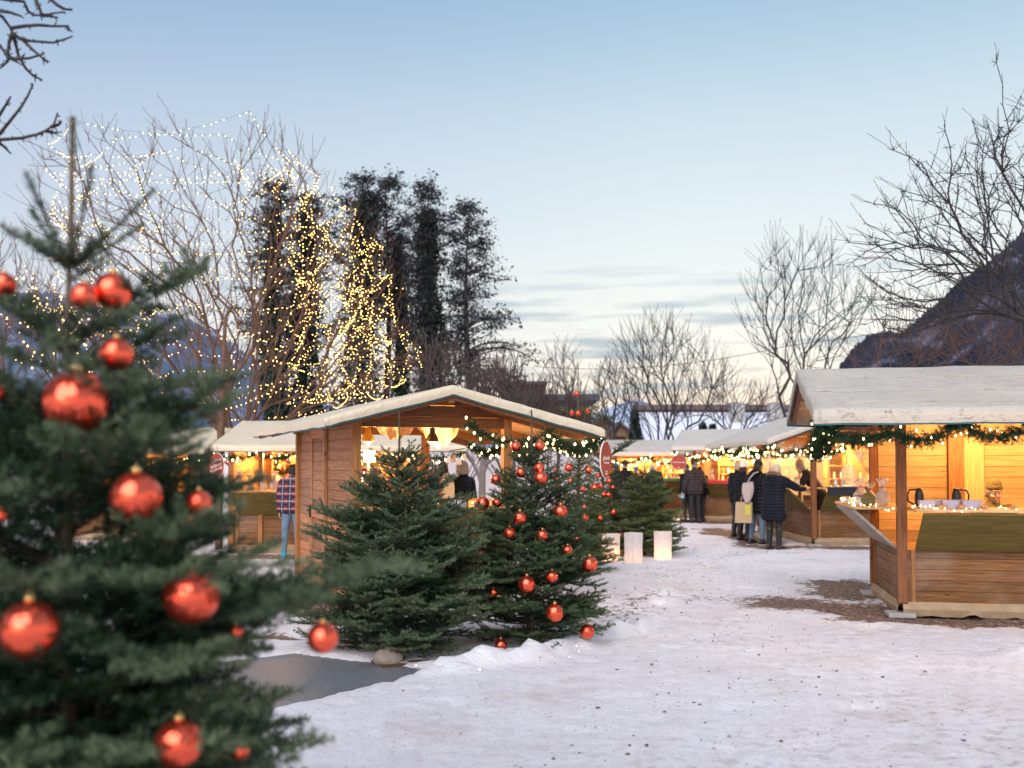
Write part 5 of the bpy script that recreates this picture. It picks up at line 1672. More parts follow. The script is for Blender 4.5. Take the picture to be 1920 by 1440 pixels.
link('foliage', np_mesh('foliage', V, Ft, {'tip': tip}), 'needles_green', wr_)
MB().ball((.02, -.08, -.05), .03, 12, 8).build('bauble', 'bauble_red', wr_, True)

# bird cage stall goods
t = thing('bird_cage', 'white wire bird cage on the black counter cloth', 'bird cage', MM3 @ Vector((.62, -.22, 1.2)), 0)
MB().lathe([(.13, 0), (.135, .005), (.135, .02), (.13, .022)], seg=24).build('base', 'wire_white', t, True)
cg = MB()
for i in range(16):
    a = 2 * math.pi * i / 16
    cg.tube([(.125 * math.cos(a), .125 * math.sin(a), z) if z < .3 else (.125 * math.cos(a) * math.cos((z - .3) / .12 * 1.45), .125 * math.sin(a) * math.cos((z - .3) / .12 * 1.45), .3 + .12 * math.sin((z - .3) / .12 * 1.57)) for z in (.02, .15, .3, .33, .36, .39, .415)], .0032, 4)
for z in (.10, .2, .3):
    cg.tube([(.125 * math.cos(2 * math.pi * i / 20), .125 * math.sin(2 * math.pi * i / 20), z) for i in range(21)], .0032, 4)
cg.build('bars', 'wire_white', t)
MB().tube([(.02 * math.cos(a), 0, .44 + .02 * math.sin(a)) for a in [2 * math.pi * i / 10 for i in range(11)]], .003, 5).build('ring', 'wire_white', t)
bottle('clear bottle with a pale label before the bird cage', MM3 @ Vector((.33, -.34, 1.2)), .22, .03, 'clear_plastic', 'ceramic')
def flatstar(label, p, n, R1_, R2_, mat, rz=0):
    t = thing('paper_star', label, 'star', p, rz, 'paper stars hanging in the stalls')
    m = MB(); k = 2 * n
    o = [((R1_ if i % 2 == 0 else R2_) * math.cos(math.pi * i / n + .3), (R1_ if i % 2 == 0 else R2_) * math.sin(math.pi * i / n + .3)) for i in range(k)]
    m.v = [(x, 0, z) for x, z in o] + [(0, -.03, 0), (0, .03, 0)]
    m.f = [(i, (i + 1) % k, k) for i in range(k)] + [((i + 1) % k, i, k + 1) for i in range(k)]
    m.build('paper', mat, t); MB().tube([(0, 0, R1_ * .6), (0, 0, R1_ + .2)], .002, 4).build('thread', 'iron', t)
flatstar('big cream paper star left of the brown corner post', GL(1497, 20.4, 1.95), 9, .24, .12, 'cream_paint')
flatstar('pointed white paper star above the disc sign by the women', GL(1467, 20.6, 1.98), 5, .24, .10, 'paper_white')
flatstar('grey paper star hanging before the back panel', GL(1612, 21.5, 1.84), 8, .17, .10, 'plastic_tub', .3)
flatstar('gold straw star hanging over the bird cage', GL(1546, 21.0, 1.86), 12, .17, .05, 'cream_paint')
flatstar('straw star in the far stall with the red cloth, beside the white hat', GL(1373, 28.2, 1.74), 8, .13, .04, 'cream_paint')
for i, (lx, ly, w_, h_, lab) in enumerate(((1.55, 1.5, .55, 1.9, 'tall pale pine rack at the back of the bird cage stall'), (.25, 1.2, .30, 1.65, 'narrow white rack left of the brown post'), (1.5, 3.0, .5, 1.7, 'pine rack at the far end of the bird cage stall'))):
    s_ = thing('rack', lab, 'rack', MM3 @ Vector((lx, ly, .15)), R_(0))
    mt3 = 'pine_wood' if i != 1 else 'paper_white'
    for z in (.55, .85, 1.15, 1.45): MB().box((-w_ / 2, -.10, z), (w_ / 2, .10, z + .02)).build('shelf_board', mt3, s_)
    for x in (-w_ / 2, w_ / 2 - .04): MB().box((x, -.115, 0), (x + .04, .115, h_)).build('upright', mt3, s_)
    for k in range(5):
        c_ = thing('candle', f'{["first", "second", "third", "fourth", "fifth"][k]} candle on the {lab}', 'candle', s_.location + Vector((-w_ / 2 + .07 + (w_ - .1) / 5 * k, 0, .15 * 0 + (.871 if k % 2 else 1.171))), 0, 'candles on the racks')
        MB().lathe([(.025, 0), (.026, .005), (.026, .13), (.022, .14), (.002, .142)], seg=14).build('wax', 'ceramic', c_, True)
        MB().tube([(0, 0, .14), (0, 0, .155)], .002, 4).build('wick', 'iron', c_)
# grey plastic panels closing the back of that stall
for (x0, x1, y) in ((.1, .95, 4.02), ):
    MB().box((.06, 4.02, .9), (1.74, 4.03, 2.05)).build('window_pane', 'clear_plastic', M3)
# heaps of small goods on far counters
def goods_row(M, x, ys_, z, names, mats, group, seed):
    r_ = random.Random(seed)
    for i, y in enumerate(ys_):
        k = i % len(names)
        kind = names[k]
        p = M @ Vector((x + r_.uniform(-.12, .12), y, z))
        lab = kind[1]
        if kind[0] == 'jar': jar(lab + kind[2][i // len(names)], p, mats[i % len(mats)], r_.uniform(.03, .05), r_.uniform(.07, .2), group=group)
        if kind[0] == 'cello': cello(lab + kind[2][i // len(names)], p, r_.uniform(.9, 1.3))
        if kind[0] == 'bottle': bottle(lab + kind[2][i // len(names)], p, r_.uniform(.2, .3), group=group)
sfx = [' at the left end', ' left of the middle', ' right of the middle', ' at the right end']
goods_row(MM2, 1.95, [.25 + .24 * i for i in range(14)], zc + .014, [('jar', 'pale pot on the red counter cloth', sfx), ('cello', 'gift bag on the red counter cloth', sfx), ('jar', 'dark pot on the red counter cloth', sfx), ('bottle', 'bottle on the red counter cloth', sfx)], ['ceramic', 'cream_paint', 'sausage'], 'pots on the red cloth', 3)
goods_row(MM1, 1.95, [.2 + .25 * i for i in range(12)], zc + .014, [('jar', 'pale pot on the green counter cloth', sfx), ('cello', 'gift bag on the green counter cloth', sfx), ('jar', 'brown pot on the green counter cloth', sfx)], ['ceramic', 'bread', 'cream_paint'], 'pots on the green cloth', 4)
goods_row(MM3, .0 - .2, [.5 + .3 * i for i in range(11)], zc, [('jar', 'white pot on the side counter by the women', sfx), ('jar', 'cream pot on the side counter by the women', sfx), ('bottle', 'bottle on the side counter by the women', sfx)], ['ceramic', 'cream_paint', 'paper_white'], 'pots on the side counter', 5)
for (Mx_, Lx, lab) in ((MM2, 4.0, 'stall with the red cloth'), (MM1, 3.4, 'farthest middle stall')):
    for k in range(2):
        s_ = thing('display_shelf', f'{["left", "right"][k]} pine shelf with pots on the back wall of the {lab}', 'shelf', Mx_ @ Vector((.16, Lx * (.28 + .42 * k), .15)), math.atan2((Mx_ @ Vector((1, 0, 0)) - Mx_ @ Vector((0, 0, 0))).y, (Mx_ @ Vector((1, 0, 0)) - Mx_ @ Vector((0, 0, 0))).x))
        for z in (.95, 1.2, 1.45, 1.65): MB().box((0, -.6, z), (.2, .6, z + .018)).build('shelf_board', 'pine_wood', s_)
        for y in (-.615, .6): MB().box((0, y, 0), (.2, y + .016, 1.75)).build('upright', 'pine_wood', s_)
        r_ = random.Random(k * 7 + 1)
        for zi, z in enumerate((.97, 1.22)):
            for q in range(7):
                jar(f'{["first", "second", "third", "fourth", "fifth", "sixth", "seventh"][q]} pot on the {["lower", "upper"][zi]} board, {["left", "right"][k]} shelf, {lab}', s_.matrix_basis @ Vector((.1, -.5 + .165 * q, z)), ('cream_paint', 'sausage', 'ceramic', 'bread')[(q + zi) % 4], r_.uniform(.03, .05), r_.uniform(.08, .18), group='pots on the far shelves')
# ---------------------------------------------------------------- firs and baubles
def bauble_meshes(r):
    m = MB(); m.ball((0, 0, 0), r, 28, 18); a = m.mesh('ball', True); a.materials.append(MATS['bauble_red'])
    m = MB(); m.lathe([(r * .20, r * .96), (r * .20, r * 1.14), (r * .16, r * 1.17), (.001, r * 1.18)], seg=12); m.tube([(r * .09 * math.cos(t), 0, r * 1.24 + r * .09 * math.sin(t)) for t in [2 * math.pi * i / 8 for i in range(9)]], r * .02, 4)
    b = m.mesh('cap', True); b.materials.append(MATS['gold'])
    return a, b
UB = bauble_meshes(1.0)
def hang(label, p, r, group):
    t = thing('bauble', label, 'bauble', p, random.random() * 3, group)
    for nme, me in (('ball', UB[0]), ('cap', UB[1])):
        o = link(nme, me, None, t); o.scale = (r, r, r)
    o = link('thread', MB().tube([(0, 0, r * 1.3), (0, .01, r * 1.3 + .03)], .0008, 4).mesh(), 'black_metal', t)
ORD = ['topmost', 'second highest', 'third highest', 'fourth highest', 'fifth highest', 'sixth highest', 'seventh highest', 'eighth highest', 'ninth highest', 'tenth highest'] + [f'{w} highest' for w in 'eleventh twelfth thirteenth fourteenth fifteenth sixteenth seventeenth eighteenth nineteenth twentieth twenty-first twenty-second twenty-third twenty-fourth twenty-fifth twenty-sixth twenty-seventh twenty-eighth twenty-ninth thirtieth'.split()]
def place_balls(lst, base, radf, tree, group, out=.0):
    bx, by = base[0], base[1]
    res = []
    lst = sorted(lst, key=lambda q: q[1])
    for i, (px, py, r) in enumerate(lst):
        Y = by
        for _ in range(5):
            p = P(px, py, Y); dx = p.x - bx; rad = radf(p.z)
            Y = by - math.sqrt(max(rad * rad - dx * dx, .003)) * .94 - out
        rr = r * Y / F
        size = 'large' if rr > .065 else ('small' if rr < .045 else '')
        side = 'left side' if dx < -.3 * rad else ('right side' if dx > .3 * rad else 'middle')
        hang(f'{size} red bauble, {ORD[i]} on {tree}, {side}'.strip(), p, rr, group)
        res.append((tuple(p), rr))
    return res
# near blurred fir
B0 = (-1.29, 2.9, 0)
def rad0(z): return float(np.interp(z, [0, .5, .95, 1.5, 1.76, 2.0, 2.2], [.54, .59, .60, .52, .35, .20, .13]))
balls0 = [(8, 533, 22), (212, 547, 36), (158, 556, 26), (218, 665, 32), (142, 755, 60), (-8, 735, 20), (255, 932, 48), (372, 943, 25), (0, 967, 13), (360, 1117, 54), (55, 1180, 54), (443, 1185, 14), (335, 1395, 46), (450, 1410, 18)]
c0 = place_balls(balls0, B0, rad0, 'the near blurred fir', 'red baubles on the near fir', out=.0)
hang('red glass bauble on the long bough that reaches right from the blurred near fir', P(605, 1196, 2.60), 29 * 2.6 / F, 'red baubles on the near fir')
fir('large blurred fir close to the camera at the left, hung with red baubles', B0, 2.67, .86, 5, 'needles_blue', sparse_top=2.4, radf=rad0, jit=.15, whorl=.080, nper=12, lead=.44, z0=.15, needle=(.030, .0036, 720), twig=.062, clear=c0, leadr=.011,
    extra=[((0, 0, 1.14), -.30, .10, .98), ((0, 0, 2.02), .25, .35, .40), ((0, 0, 2.0), 2.9, .4, .45), ((0, 0, 1.9), 1.2, .3, .45)], top_spikes=7, spike=.34, shape=.95)
# plain fir
fir('bushy fir without baubles in front of the gabled stall', (-1.0, 8.8, -.02), 2.12, .86, 7, 'needles_blue', radf=lambda z: float(np.interp(z, [0, .3, .67, 1.05, 1.5, 1.72], [.66, .80, .80, .62, .27, .12])), jit=.17, rise=.12, whorl=.060, nper=11, lead=.43, z0=.10, needle=(.024, .0046, 640), twig=.085, top_spikes=6, spike=.30, shape=.86)
B2 = (.18, 9.25, 0)
def rad2(z): return float(np.interp(z, [0, .3, .7, 1.25, 1.5, 1.75], [.56, .64, .60, .40, .25, .11]))
balls2 = [(967, 837, 10), (1012, 836, 10), (977, 886, 10), (1011, 877, 10), (1014, 897, 14), (930, 899, 10), (905, 944, 13), (932, 942, 10), (975, 972, 14), (1051, 960, 14), (956, 1000, 12), (1017, 1004, 11.5), (1064, 1032, 10), (1105, 1058, 15.5), (988, 1096, 17), (1035, 1081, 12), (925, 1111, 8), (1040, 1149, 17.5), (1101, 1184, 14), (939, 1210, 12.5)]
c2 = place_balls(balls2, B2, rad2, 'the decorated front fir', 'red baubles on the decorated front fir', out=-.02)
fir('fir with large red baubles in front of the right corner of the gabled stall', B2, 2.15, .67, 8, 'needles_deep', radf=rad2, jit=.16, whorl=.062, nper=11, lead=.40, z0=.10, needle=(.024, .0046, 620), twig=.085, clear=c2, top_spikes=6, spike=.24, shape=.86)
B3 = (1.02, 15.3, 0)
def rad3(z): f = min(max((z - .08) / 1.9, 0), 1); return .58 * (1 - f) ** .85 + .07
balls3 = [(1045, 899, 4.5), (1042, 880, 4), (1036, 895, 4), (1064, 844, 6), (1066, 877, 8), (1104, 881, 7), (1070, 902, 6), (1047, 916, 6.5), (1093, 917, 5), (1057, 946, 4.5), (1095, 952, 6.5), (1097, 971, 7.5), (1068, 981, 5.5), (1082, 1011, 6), (1050, 1001, 7), (1125, 971, 5)]
c3 = place_balls(balls3, B3, rad3, 'the tall long-tipped fir', 'red baubles on the tall fir', out=.02)
for lab, (px, py, r) in (('bauble hanging alone high on the bare tip of the tall fir', (1081, 738, 5)), ('left of three baubles on the top whorl of the tall fir', (1072, 774, 5.2)), ('middle bauble of three on the top whorl of the tall fir', (1084, 775, 5.6)), ('right of three baubles on the top whorl of the tall fir', (1101, 771, 5.2))):
    hang('red glass ' + lab, P(px, py, 15.15), r * 15.15 / F, 'red baubles on the tall fir')
ex = [((0, 0, 2.36), a, .42, .30) for a in (0.3, 1.4, 2.6, 3.7, 4.9, 5.7)] + [((0, 0, 1.95), a, .3, .30) for a in (.8, 2.0, 3.1, 4.3, 5.4)]
fir('tall slim fir with red baubles and a very long bare tip', B3, 3.18, .52, 9, 'needles_green', whorl=.075, nper=10, lead=1.28, z0=.10, needle=(.028, .0062, 330), twig=.09, clear=c3, extra=ex, spike=.2, shape=.9)
B3b = (1.66, 18.3, 0)
def rad3b(z): f = min(max((z - .08) / 1.75, 0), 1); return .66 * (1 - f) ** .85 + .07
balls3b = [(1115, 915, 8), (1127, 911, 5), (1142, 902, 5.5), (1149, 914, 4.5), (1132, 927, 5.5), (1141, 928, 5.5), (1151, 960, 6.5), (1165, 1004, 5.5), (1121, 892, 4.5), (1164, 1035, 4), (1126, 1003, 5)]
c3b = place_balls(balls3b, B3b, rad3b, 'the fir behind the lanterns', 'red baubles on the fir by the lanterns', out=.02)
ex = [((0, 0, 2.35), a, .5, .36) for a in (-.2, .9, 2.0, 3.2, 4.4)] + [((0, 0, 1.72), a, .45, .62) for a in (-.1, .5, 5.9)]
fir('fir with small red baubles and a bare tip behind the left paper lantern', B3b, 3.05, .62, 10, 'needles_deep', whorl=.075, nper=10, lead=1.25, z0=.10, needle=(.028, .0062, 330), twig=.09, clear=c3b, extra=ex, spike=.2, shape=.9)
fir('broad yellowish green fir without baubles behind the right paper lantern', (2.40, 18.0, 0), 1.74, .64, 12, 'needles_green', whorl=.07, nper=11, lead=.28, z0=.08, needle=(.028, .0064, 340), twig=.085, spike=.2, shape=.66)
# foot of the plain fir
t = thing('stone', 'pale round stone holding the foot of the plain fir', 'stone', (-1.02, 8.28, 0), .4)
m = MB(); m.ball((0, 0, .05), .12, 18, 12, sc=(1.1, .8, .75))
for i in range(len(m.v)): v = Vector(m.v[i]); v *= 1 + .12 * noise.noise(v * 9); m.v[i] = tuple(v)
m.build('rock', 'stone', t, True)
t = thing('tree_stand', 'rusty brown plate under the plain fir', 'tree stand', (-.92, 8.35, 0), .5)
MB().box((-.22, -.14, -.02), (.22, .14, .012)).build('plate', 'leaf_litter', t, bevel=.004); MB().lathe([(.05, .012), (.05, .16), (.045, .16), (.045, .012)], (0, .05, 0), 14).build('socket', 'iron', t, True)

# ---------------------------------------------------------------- paper lanterns
for i, (px, py, rz, hh, lab) in enumerate(((1145, 1053, .2, .47, 'left paper lantern of three on the snow, glowing orange at its foot'), (1187, 1055, 1.4, .50, 'middle paper lantern of three, the palest, on the snow'), (1242, 1050, 2.6, .49, 'right paper lantern standing apart before the broad green fir'))):
    g = GP(px, py)
    t = thing('paper_lantern', lab, 'lantern', (g.x, g.y, 0), rz, 'paper lanterns on the snow')
    m = MB(); n = 36
    for j in range(12):
        z = .006 + (hh - .006) * j / 11
        for k in range(n):
            a = 2 * math.pi * k / n
            r = .150 + .006 * noise.noise(Vector((math.cos(a) * 2, math.sin(a) * 2 + i * 5, z * 6))) + .006 * (z / hh) ** 3
            m.v.append((r * math.cos(a), r * math.sin(a), z + (.006 * math.sin(3 * a + i) if j == 11 else 0)))
    for j in range(11):
        for k in range(n): m.f.append((j * n + k, j * n + (k + 1) % n, (j + 1) * n + (k + 1) % n, (j + 1) * n + k))
    m.build('paper', 'lantern_paper', t, True)
    MB().box((-.153, -.006, .01), (-.1545, .006, hh)).build('seam', 'cream_paint', t)
    MB().tube([(.154 * math.cos(2 * math.pi * k / 30), .154 * math.sin(2 * math.pi * k / 30), hh - .003) for k in range(31)], .003, 5).build('rim', 'paper_white', t)
    c_ = MB().lathe([(.03, .0), (.03, .045), (.004, .047)], (0, 0, 0), 14).build('candle', 'ceramic', t, True)
    MB().ball((0, 0, .065), .012, 8, 6, sc=(1, 1, 2)).build('flame', 'bulb_face', c_, True)
    ld = bpy.data.lights.new('candle_light', 'POINT'); ld.energy = (4.0, .8, 3.0)[i]; ld.color = (1, .42, .12); ld.shadow_soft_size = .03
    lo = bpy.data.objects.new('candle_light', ld); COL.objects.link(lo); lo.parent = t; lo.location = (0, -.02, .10)

# ---------------------------------------------------------------- people
person('man in checked red and navy jacket and jeans at the left stall', (-3.83, 17.35, 0), 4, 1.64, 13, None, {'l': ((-.12, .0, .50), (-.13, -.06, .085)), 'r': ((.10, .03, .5), (.11, .03, .085))},
       dict(coat='plaid', trousers='denim_light', shoes='shoe_teal', sole='paper_white', hair='hair_brown', hair_len=.02, hem=.84, bulk=1.06))
person('person in a navy coat with a red strap bending over the far stall counter', (4.50, 30.5, 0), 20, 1.72, 34, {'l': ((-.25, .38, 1.18), (-.18, .56, 1.05)), 'r': ((.25, .40, 1.18), (.2, .58, 1.05))}, None,
       dict(coat='puffer_navy', trousers='black_trousers', hair='hair_grey', hair_len=.02, hem=.78, bulk=1.15), fine=.012)
pe, J = person('man in a brown-grey jacket and brimmed dark hat, back to us at the far stall', (5.13, 27.95, 0), 8, 1.72, 2, {'l': ((-.30, -.02, 1.12), (-.31, .04, .88)), 'r': ((.30, .03, 1.14), (.27, .22, 1.0))}, None,
       dict(coat='puffer_grey', trousers='black_trousers', hair='hair_grey', hair_len=.02, hat=('brim', 'wool_black'), hem=.80, bulk=1.15), fine=.010)
t = thing('face_mask', 'light blue face mask held in the hat man\'s left hand', 'mask', (5.13 - .33, 27.98, .81), .2)
MB().box((-.055, -.006, -.12), (.055, .006, .03), Matrix.Rotation(R_(14), 4, 'Y')).build('fabric', 'mask_blue', t, bevel=.004); MB().tube([(-.04, 0, .03), (0, 0, .08), (.04, 0, .03)], .002, 4).build('loop', 'paper_white', t)
person('person with a blue knitted hat half hidden behind the hat man', (4.99, 28.3, 0), 30, 1.60, 4, None, None, dict(coat='puffer_navy', trousers='black_trousers', hat=('beanie', 'wool_blue'), hem=.80), fine=.014)
person('person in black facing the stall right of the hat man, mostly hidden by him', (5.33, 28.35, 0), -20, 1.56, 8, None, None, dict(coat='puffer_black', trousers='black_trousers', hair='hair_brown', hem=.78), fine=.014)
person('person in a pale hood and dark coat seen left of the broad green fir', (3.02, 28.6, 0), 40, 1.62, 3, None, None, dict(coat='puffer_navy', trousers='black_trousers', hair='hair_brown', hat=('beanie', 'wool_blue'), hem=.8), fine=.014)
person('person in a dark hat beside the pale hooded one, left of the broad green fir', (3.34, 29.4, 0), 10, 1.70, 2, None, None, dict(coat='puffer_black', trousers='jeans', hat=('beanie', 'wool_black'), hem=.8), fine=.014)
person('person in a blue cap at the left end of the farthest stall', (3.85, 31.0, 0), -10, 1.52, 5, None, None, dict(coat='puffer_navy', trousers='black_trousers', hat=('beanie', 'wool_blue'), hem=.8), fine=.014)
person('woman with orange-brown hair in a black quilted coat, half hidden behind the white hat', (5.06, 22.4, 0), -60, 1.70, 3, None, None, dict(coat='puffer_black', trousers='black_trousers', hair='strap_red' if False else 'fur_tan', hair_len=.05, hem=.78, boots=True), fine=.011)
person('woman in a tall white knitted hat and black coat, behind the one in blue jeans', (4.94, 21.3, 0), -50, 1.66, 2, {'l': ((-.27, .02, 1.14), (-.27, .12, .92))}, None, dict(coat='puffer_black', trousers='black_trousers', hair='hair_brown', hat=('tall', 'wool_white'), hem=.74, boots=False), fine=.009)
pj, Jj = person('woman in a black coat, black cap and pale blue jeans with a shoulder bag', (4.99, 20.35, 0), -55, 1.69, 4, {'l': ((-.27, -.02, 1.12), (-.24, .16, .95)), 'r': ((.27, .06, 1.14), (.16, .26, 1.05))}, {'l': ((-.11, .02, .50), (-.13, -.04, .085)), 'r': ((.10, .05, .50), (.12, .03, .085))},
       dict(coat='puffer_black', trousers='denim_light', shoes='black_leather', hair='hair_brown', hair_len=.03, hat=('beanie', 'wool_black'), hem=.66, bulk=1.14, hood=True, flare=1.1, sole='paper_white'), fine=.008)
pf, Jf = person('blonde woman in a long navy quilted coat with a fur-trimmed hood, reaching over the counter', (5.02, 19.15, 0), -48, 1.64, 8, {'r': ((.30, .38, 1.27), (.30, .66, 1.24)), 'l': ((-.24, .12, 1.15), (-.16, .36, 1.08))}, {'l': ((-.09, .0, .50), (-.09, -.03, .085)), 'r': ((.10, .05, .50), (.10, .04, .085))},
       dict(coat='puffer_navy', trousers='black_trousers', shoes='black_leather', boots=True, hair='hair_blonde', hair_len=.07, hem=.60, bulk=1.2, flare=1.12, hood='fur'), fine=.008)
person('stallholder in a grey knitted hat and dark jacket leaning over beside the brown post', (6.42, 20.75, .15), 80, 1.66, 34, {'l': ((-.22, .42, 1.12), (-.14, .66, 1.08)), 'r': ((.22, .40, 1.10), (.14, .62, 1.08))}, None,
       dict(coat='wool_black', trousers='black_trousers', hair='hair_grey', hat=('beanie', 'wool_grey'), hem=.84, bulk=.95), fine=.009)
person('stallholder in an olive knitted hat, face to us, looking down in the weathered stall', (5.64, 11.72, -.28), 172, 1.70, 6, {'l': ((-.27, .12, 1.12), (-.16, .34, 1.10)), 'r': ((.27, .12, 1.12), (.14, .34, 1.10))}, {'l': ((-.12, .34, .84), (-.12, .36, .53)), 'r': ((.12, .34, .84), (.12, .36, .53))},
       dict(coat='wool_olive', trousers='black_trousers', hair='hair_grey', hair_len=.02, hat=('beanie', 'wool_olive'), hem=.84, eyes=True), head=(0, 4), fine=.006)
t = thing('stool', 'low wooden stool behind the front counter under the olive-hatted stallholder', 'stool', (5.65, 11.80, .15), 0)
MB().box((-.16, -.16, .33), (.16, .16, .36)).build('seat', 'pine_wood', t, bevel=.004)
for sx in (-1, 1):
    for sy in (-1, 1): MB().bar((sx * .13, sy * .13, 0), (sx * .11, sy * .11, .33), .03).build('leg', 'pine_post', t)
person('grey-haired person in a dark coat seen through the gabled stall by its middle post', (-.72, 15.4, 0), 60, 1.68, 4, None, None, dict(coat='puffer_black', trousers='black_trousers', hair='hair_grey', hem=.8, bulk=1.1), fine=.012)
person('dark-haired person seen through the gabled stall behind the oval board', (-1.12, 16.2, 0), 10, 1.66, 3, None, None, dict(coat='puffer_navy', trousers='jeans', hair='hair_brown', hem=.8), fine=.012)

# bags
b_ = thing('shoulder_bag', 'greyish pink cloth bag hanging behind the woman in blue jeans', 'bag', (4.76, 20.12, 0), R_(-30))
m = MB(); m.v = []
for j in range(9):
    z = .86 + .42 * j / 8; w_ = .115 * math.sin(math.pi * (.30 + .62 * (1 - j / 8))) + .012; 
    for k in range(12):
        a = 2 * math.pi * k / 12; m.v.append((w_ * math.cos(a), .045 * math.sin(a), z + .02 * math.cos(a)))
for j in range(8):
    for k in range(12): m.f.append((j * 12 + k, j * 12 + (k + 1) % 12, (j + 1) * 12 + (k + 1) % 12, (j + 1) * 12 + k))
m.f.append(tuple(range(12))[::-1])
m.build('pouch', 'tote_cloth', b_, True)
MB().tube([(0, 0, 1.27), (.03, .03, 1.36), (.10, .09, 1.46), (.17, .16, 1.49)], .014, 6).build('strap', 'tote_cloth', b_, True)
b_ = thing('paper_bag', 'large brown paper carrier bag hanging beside the blue jeans', 'bag', (4.70, 20.22, .46), R_(-25))
m = MB(); m.v = [(-.17, -.07, 0), (.17, -.07, 0), (.17, .07, 0), (-.17, .07, 0), (-.15, -.06, .42), (.17, -.055, .42), (.17, .055, .42), (-.15, .06, .42)]
m.f = [(0, 3, 2, 1), (0, 1, 5, 4), (1, 2, 6, 5), (2, 3, 7, 6), (3, 0, 4, 7)]; m.build('sack', 'kraft', b_)
for sy in (-.06, .06): MB().tube([(-.05, sy, .40), (-.045, sy * .4, .52), (.05, sy * .4, .52), (.06, sy, .40)], .006, 5).build('handle', 'kraft', b_, True)
MB().box((.04, -.074, .16), (.15, -.0705, .38)).build('print', 'yellow_label', b_)

# ---------------------------------------------------------------- the lit bare tree
rng = np.random.default_rng(41)
LB = P(452, 790, 24.0); LB = (LB.x, 24.0, 0)
outl = [(85, 318), (165, 258), (245, 268), (330, 292), (420, 280), (490, 246), (530, 285), (585, 305), (592, 380), (650, 395), (705, 450), (735, 520), (750, 590), (778, 650), (775, 715), (700, 745), (560, 775), (430, 790), (300, 770), (240, 700), (130, 640), (60, 560), (100, 480), (95, 400)]
tg = px_targets(outl, 24.0, 3.0, 900, rng, dens=lambda x, y: 1.0 if y > 420 else .55)
top = [P(x, y, 24 + rng.uniform(-1.5, 1.5)) for x, y in ((88, 315), (165, 255), (188, 270), (218, 262), (262, 300), (342, 268), (358, 262), (290, 300), (400, 290), (435, 305), (452, 285), (492, 248), (500, 255), (530, 278), (560, 290), (583, 310), (590, 325), (90, 420), (70, 565), (100, 300))]
tg = np.concatenate([tg, np.array([tuple(p) for p in top])])
def stem(dx, h, k=6, yy=0): return [(dx * (i / k) ** 1.15, yy * (i / k), 1.35 + (h - 1.35) * i / k) for i in range(1, k + 1)]
st = [[(0, 0, .4), (0, .02, .9), (0, 0, 1.35)] + stem(dx, h, 6, yy) for dx, h, yy in ((-1.5, 4.2, .3), (-.7, 5.0, -.5), (.3, 5.4, .4), (1.0, 5.0, -.3), (2.3, 4.0, .2), (-2.2, 3.0, -.2), (.1, 4.2, 1.0))]
root, NB, RB = bare_tree('bare_tree', 'big many-stemmed bare tree strung with warm fairy lights behind the left stall', LB, tg, 42, bf=.35, rtip=.0052, rpow=.385, stems=st, twigs=(3, .55), wig=.03, step=.4, up=.6, cat='tree', group=None, spurs=1200)
# light net: strands sagging round the crown from branch to branch
def xl_xr(y):
    L_ = [(240, 470, 510), (262, 160, 545), (300, 95, 586), (400, 100, 600), (440, 105, 700), (500, 112, 722), (560, 60, 745), (640, 70, 772), (720, 250, 776), (775, 380, 660)]
    ys_ = [q[0] for q in L_]
    return np.interp(y, ys_, [q[1] for q in L_]), np.interp(y, ys_, [q[2] for q in L_])
TIPS = NB[(RB < .012)]
def snap(p):
    d = np.linalg.norm(TIPS - np.array(tuple(p)), axis=1)
    return Vector(TIPS[int(np.argmin(d))])
strands = []
rng = np.random.default_rng(6)
for y in np.arange(266, 785, 30):
    a, b = xl_xr(y)
    A_, B_ = P(a, y, 24), P(b, y, 24)
    cx, hw = (A_.x + B_.x) / 2, (B_.x - A_.x) / 2
    if rng.random() < .1: continue
    n = max(5, int(hw * 2.4)); ph = rng.random() * 6
    anc = []
    for i in range(n):
        t_ = ph + 2 * math.pi * i / n
        anc.append(Vector((cx + hw * math.cos(t_) * rng.uniform(.88, 1.0), 24 + 2.7 * math.sin(t_) * rng.uniform(.8, 1), A_.z + rng.uniform(-.42, .38))))
    anc = [snap(a_) for a_ in anc]
    anc = [a_ for k_, a_ in enumerate(anc) if k_ == 0 or (a_ - anc[k_ - 1]).length > .25]
    anc.append(anc[0])
    strands.append(swag(anc, .13, 10))
nring = len(strands)
for k in range(20):   # strands down the crown, thicker on the right
    x0 = rng.uniform(480, 740) if k < 10 else rng.uniform(90, 480)
    y0_ = 300 if x0 < 590 else np.interp(x0, [590, 650, 705, 740], [330, 400, 450, 540])
    pts = []
    x = x0; Yd = 24 + rng.uniform(-2.4, 1.5)
    for y in np.arange(y0_, 770, 50):
        if rng.random() < .15: break
        pts.append(P(x, y, Yd)); x += rng.uniform(-25, 38); Yd += rng.uniform(-.3, .3)
    pts = [snap(q_) for q_ in pts]
    if len(pts) > 2: strands.append(swag(pts, .06, 6))
for k in range(22):   # wandering strands in the bright cone at the right of the crown
    x = rng.uniform(585, 700); y = rng.uniform(340, 600); Yd = 24 + rng.uniform(-2.4, .8); pts = []
    for _ in range(7):
        lim = np.interp(y, [330, 450, 580, 650, 760], [600, 700, 750, 778, 690])
        pts.append(snap(P(min(x, lim), min(y, 760), Yd))); x += rng.uniform(-55, 60); y += rng.uniform(5, 60); Yd += rng.uniform(-.4, .4)
        x = max(x, 545)
    pts = [q_ for k_, q_ in enumerate(pts) if k_ == 0 or (q_ - pts[k_ - 1]).length > .2]
    if len(pts) > 2: strands.append(swag(pts, .07, 7))
LN = thing('fairy_light_net', 'net of warm fairy lights hung through the big bare tree', 'fairy lights', LB, 0)
o = np.array(LB)
s0, s1, bl = [], [], []
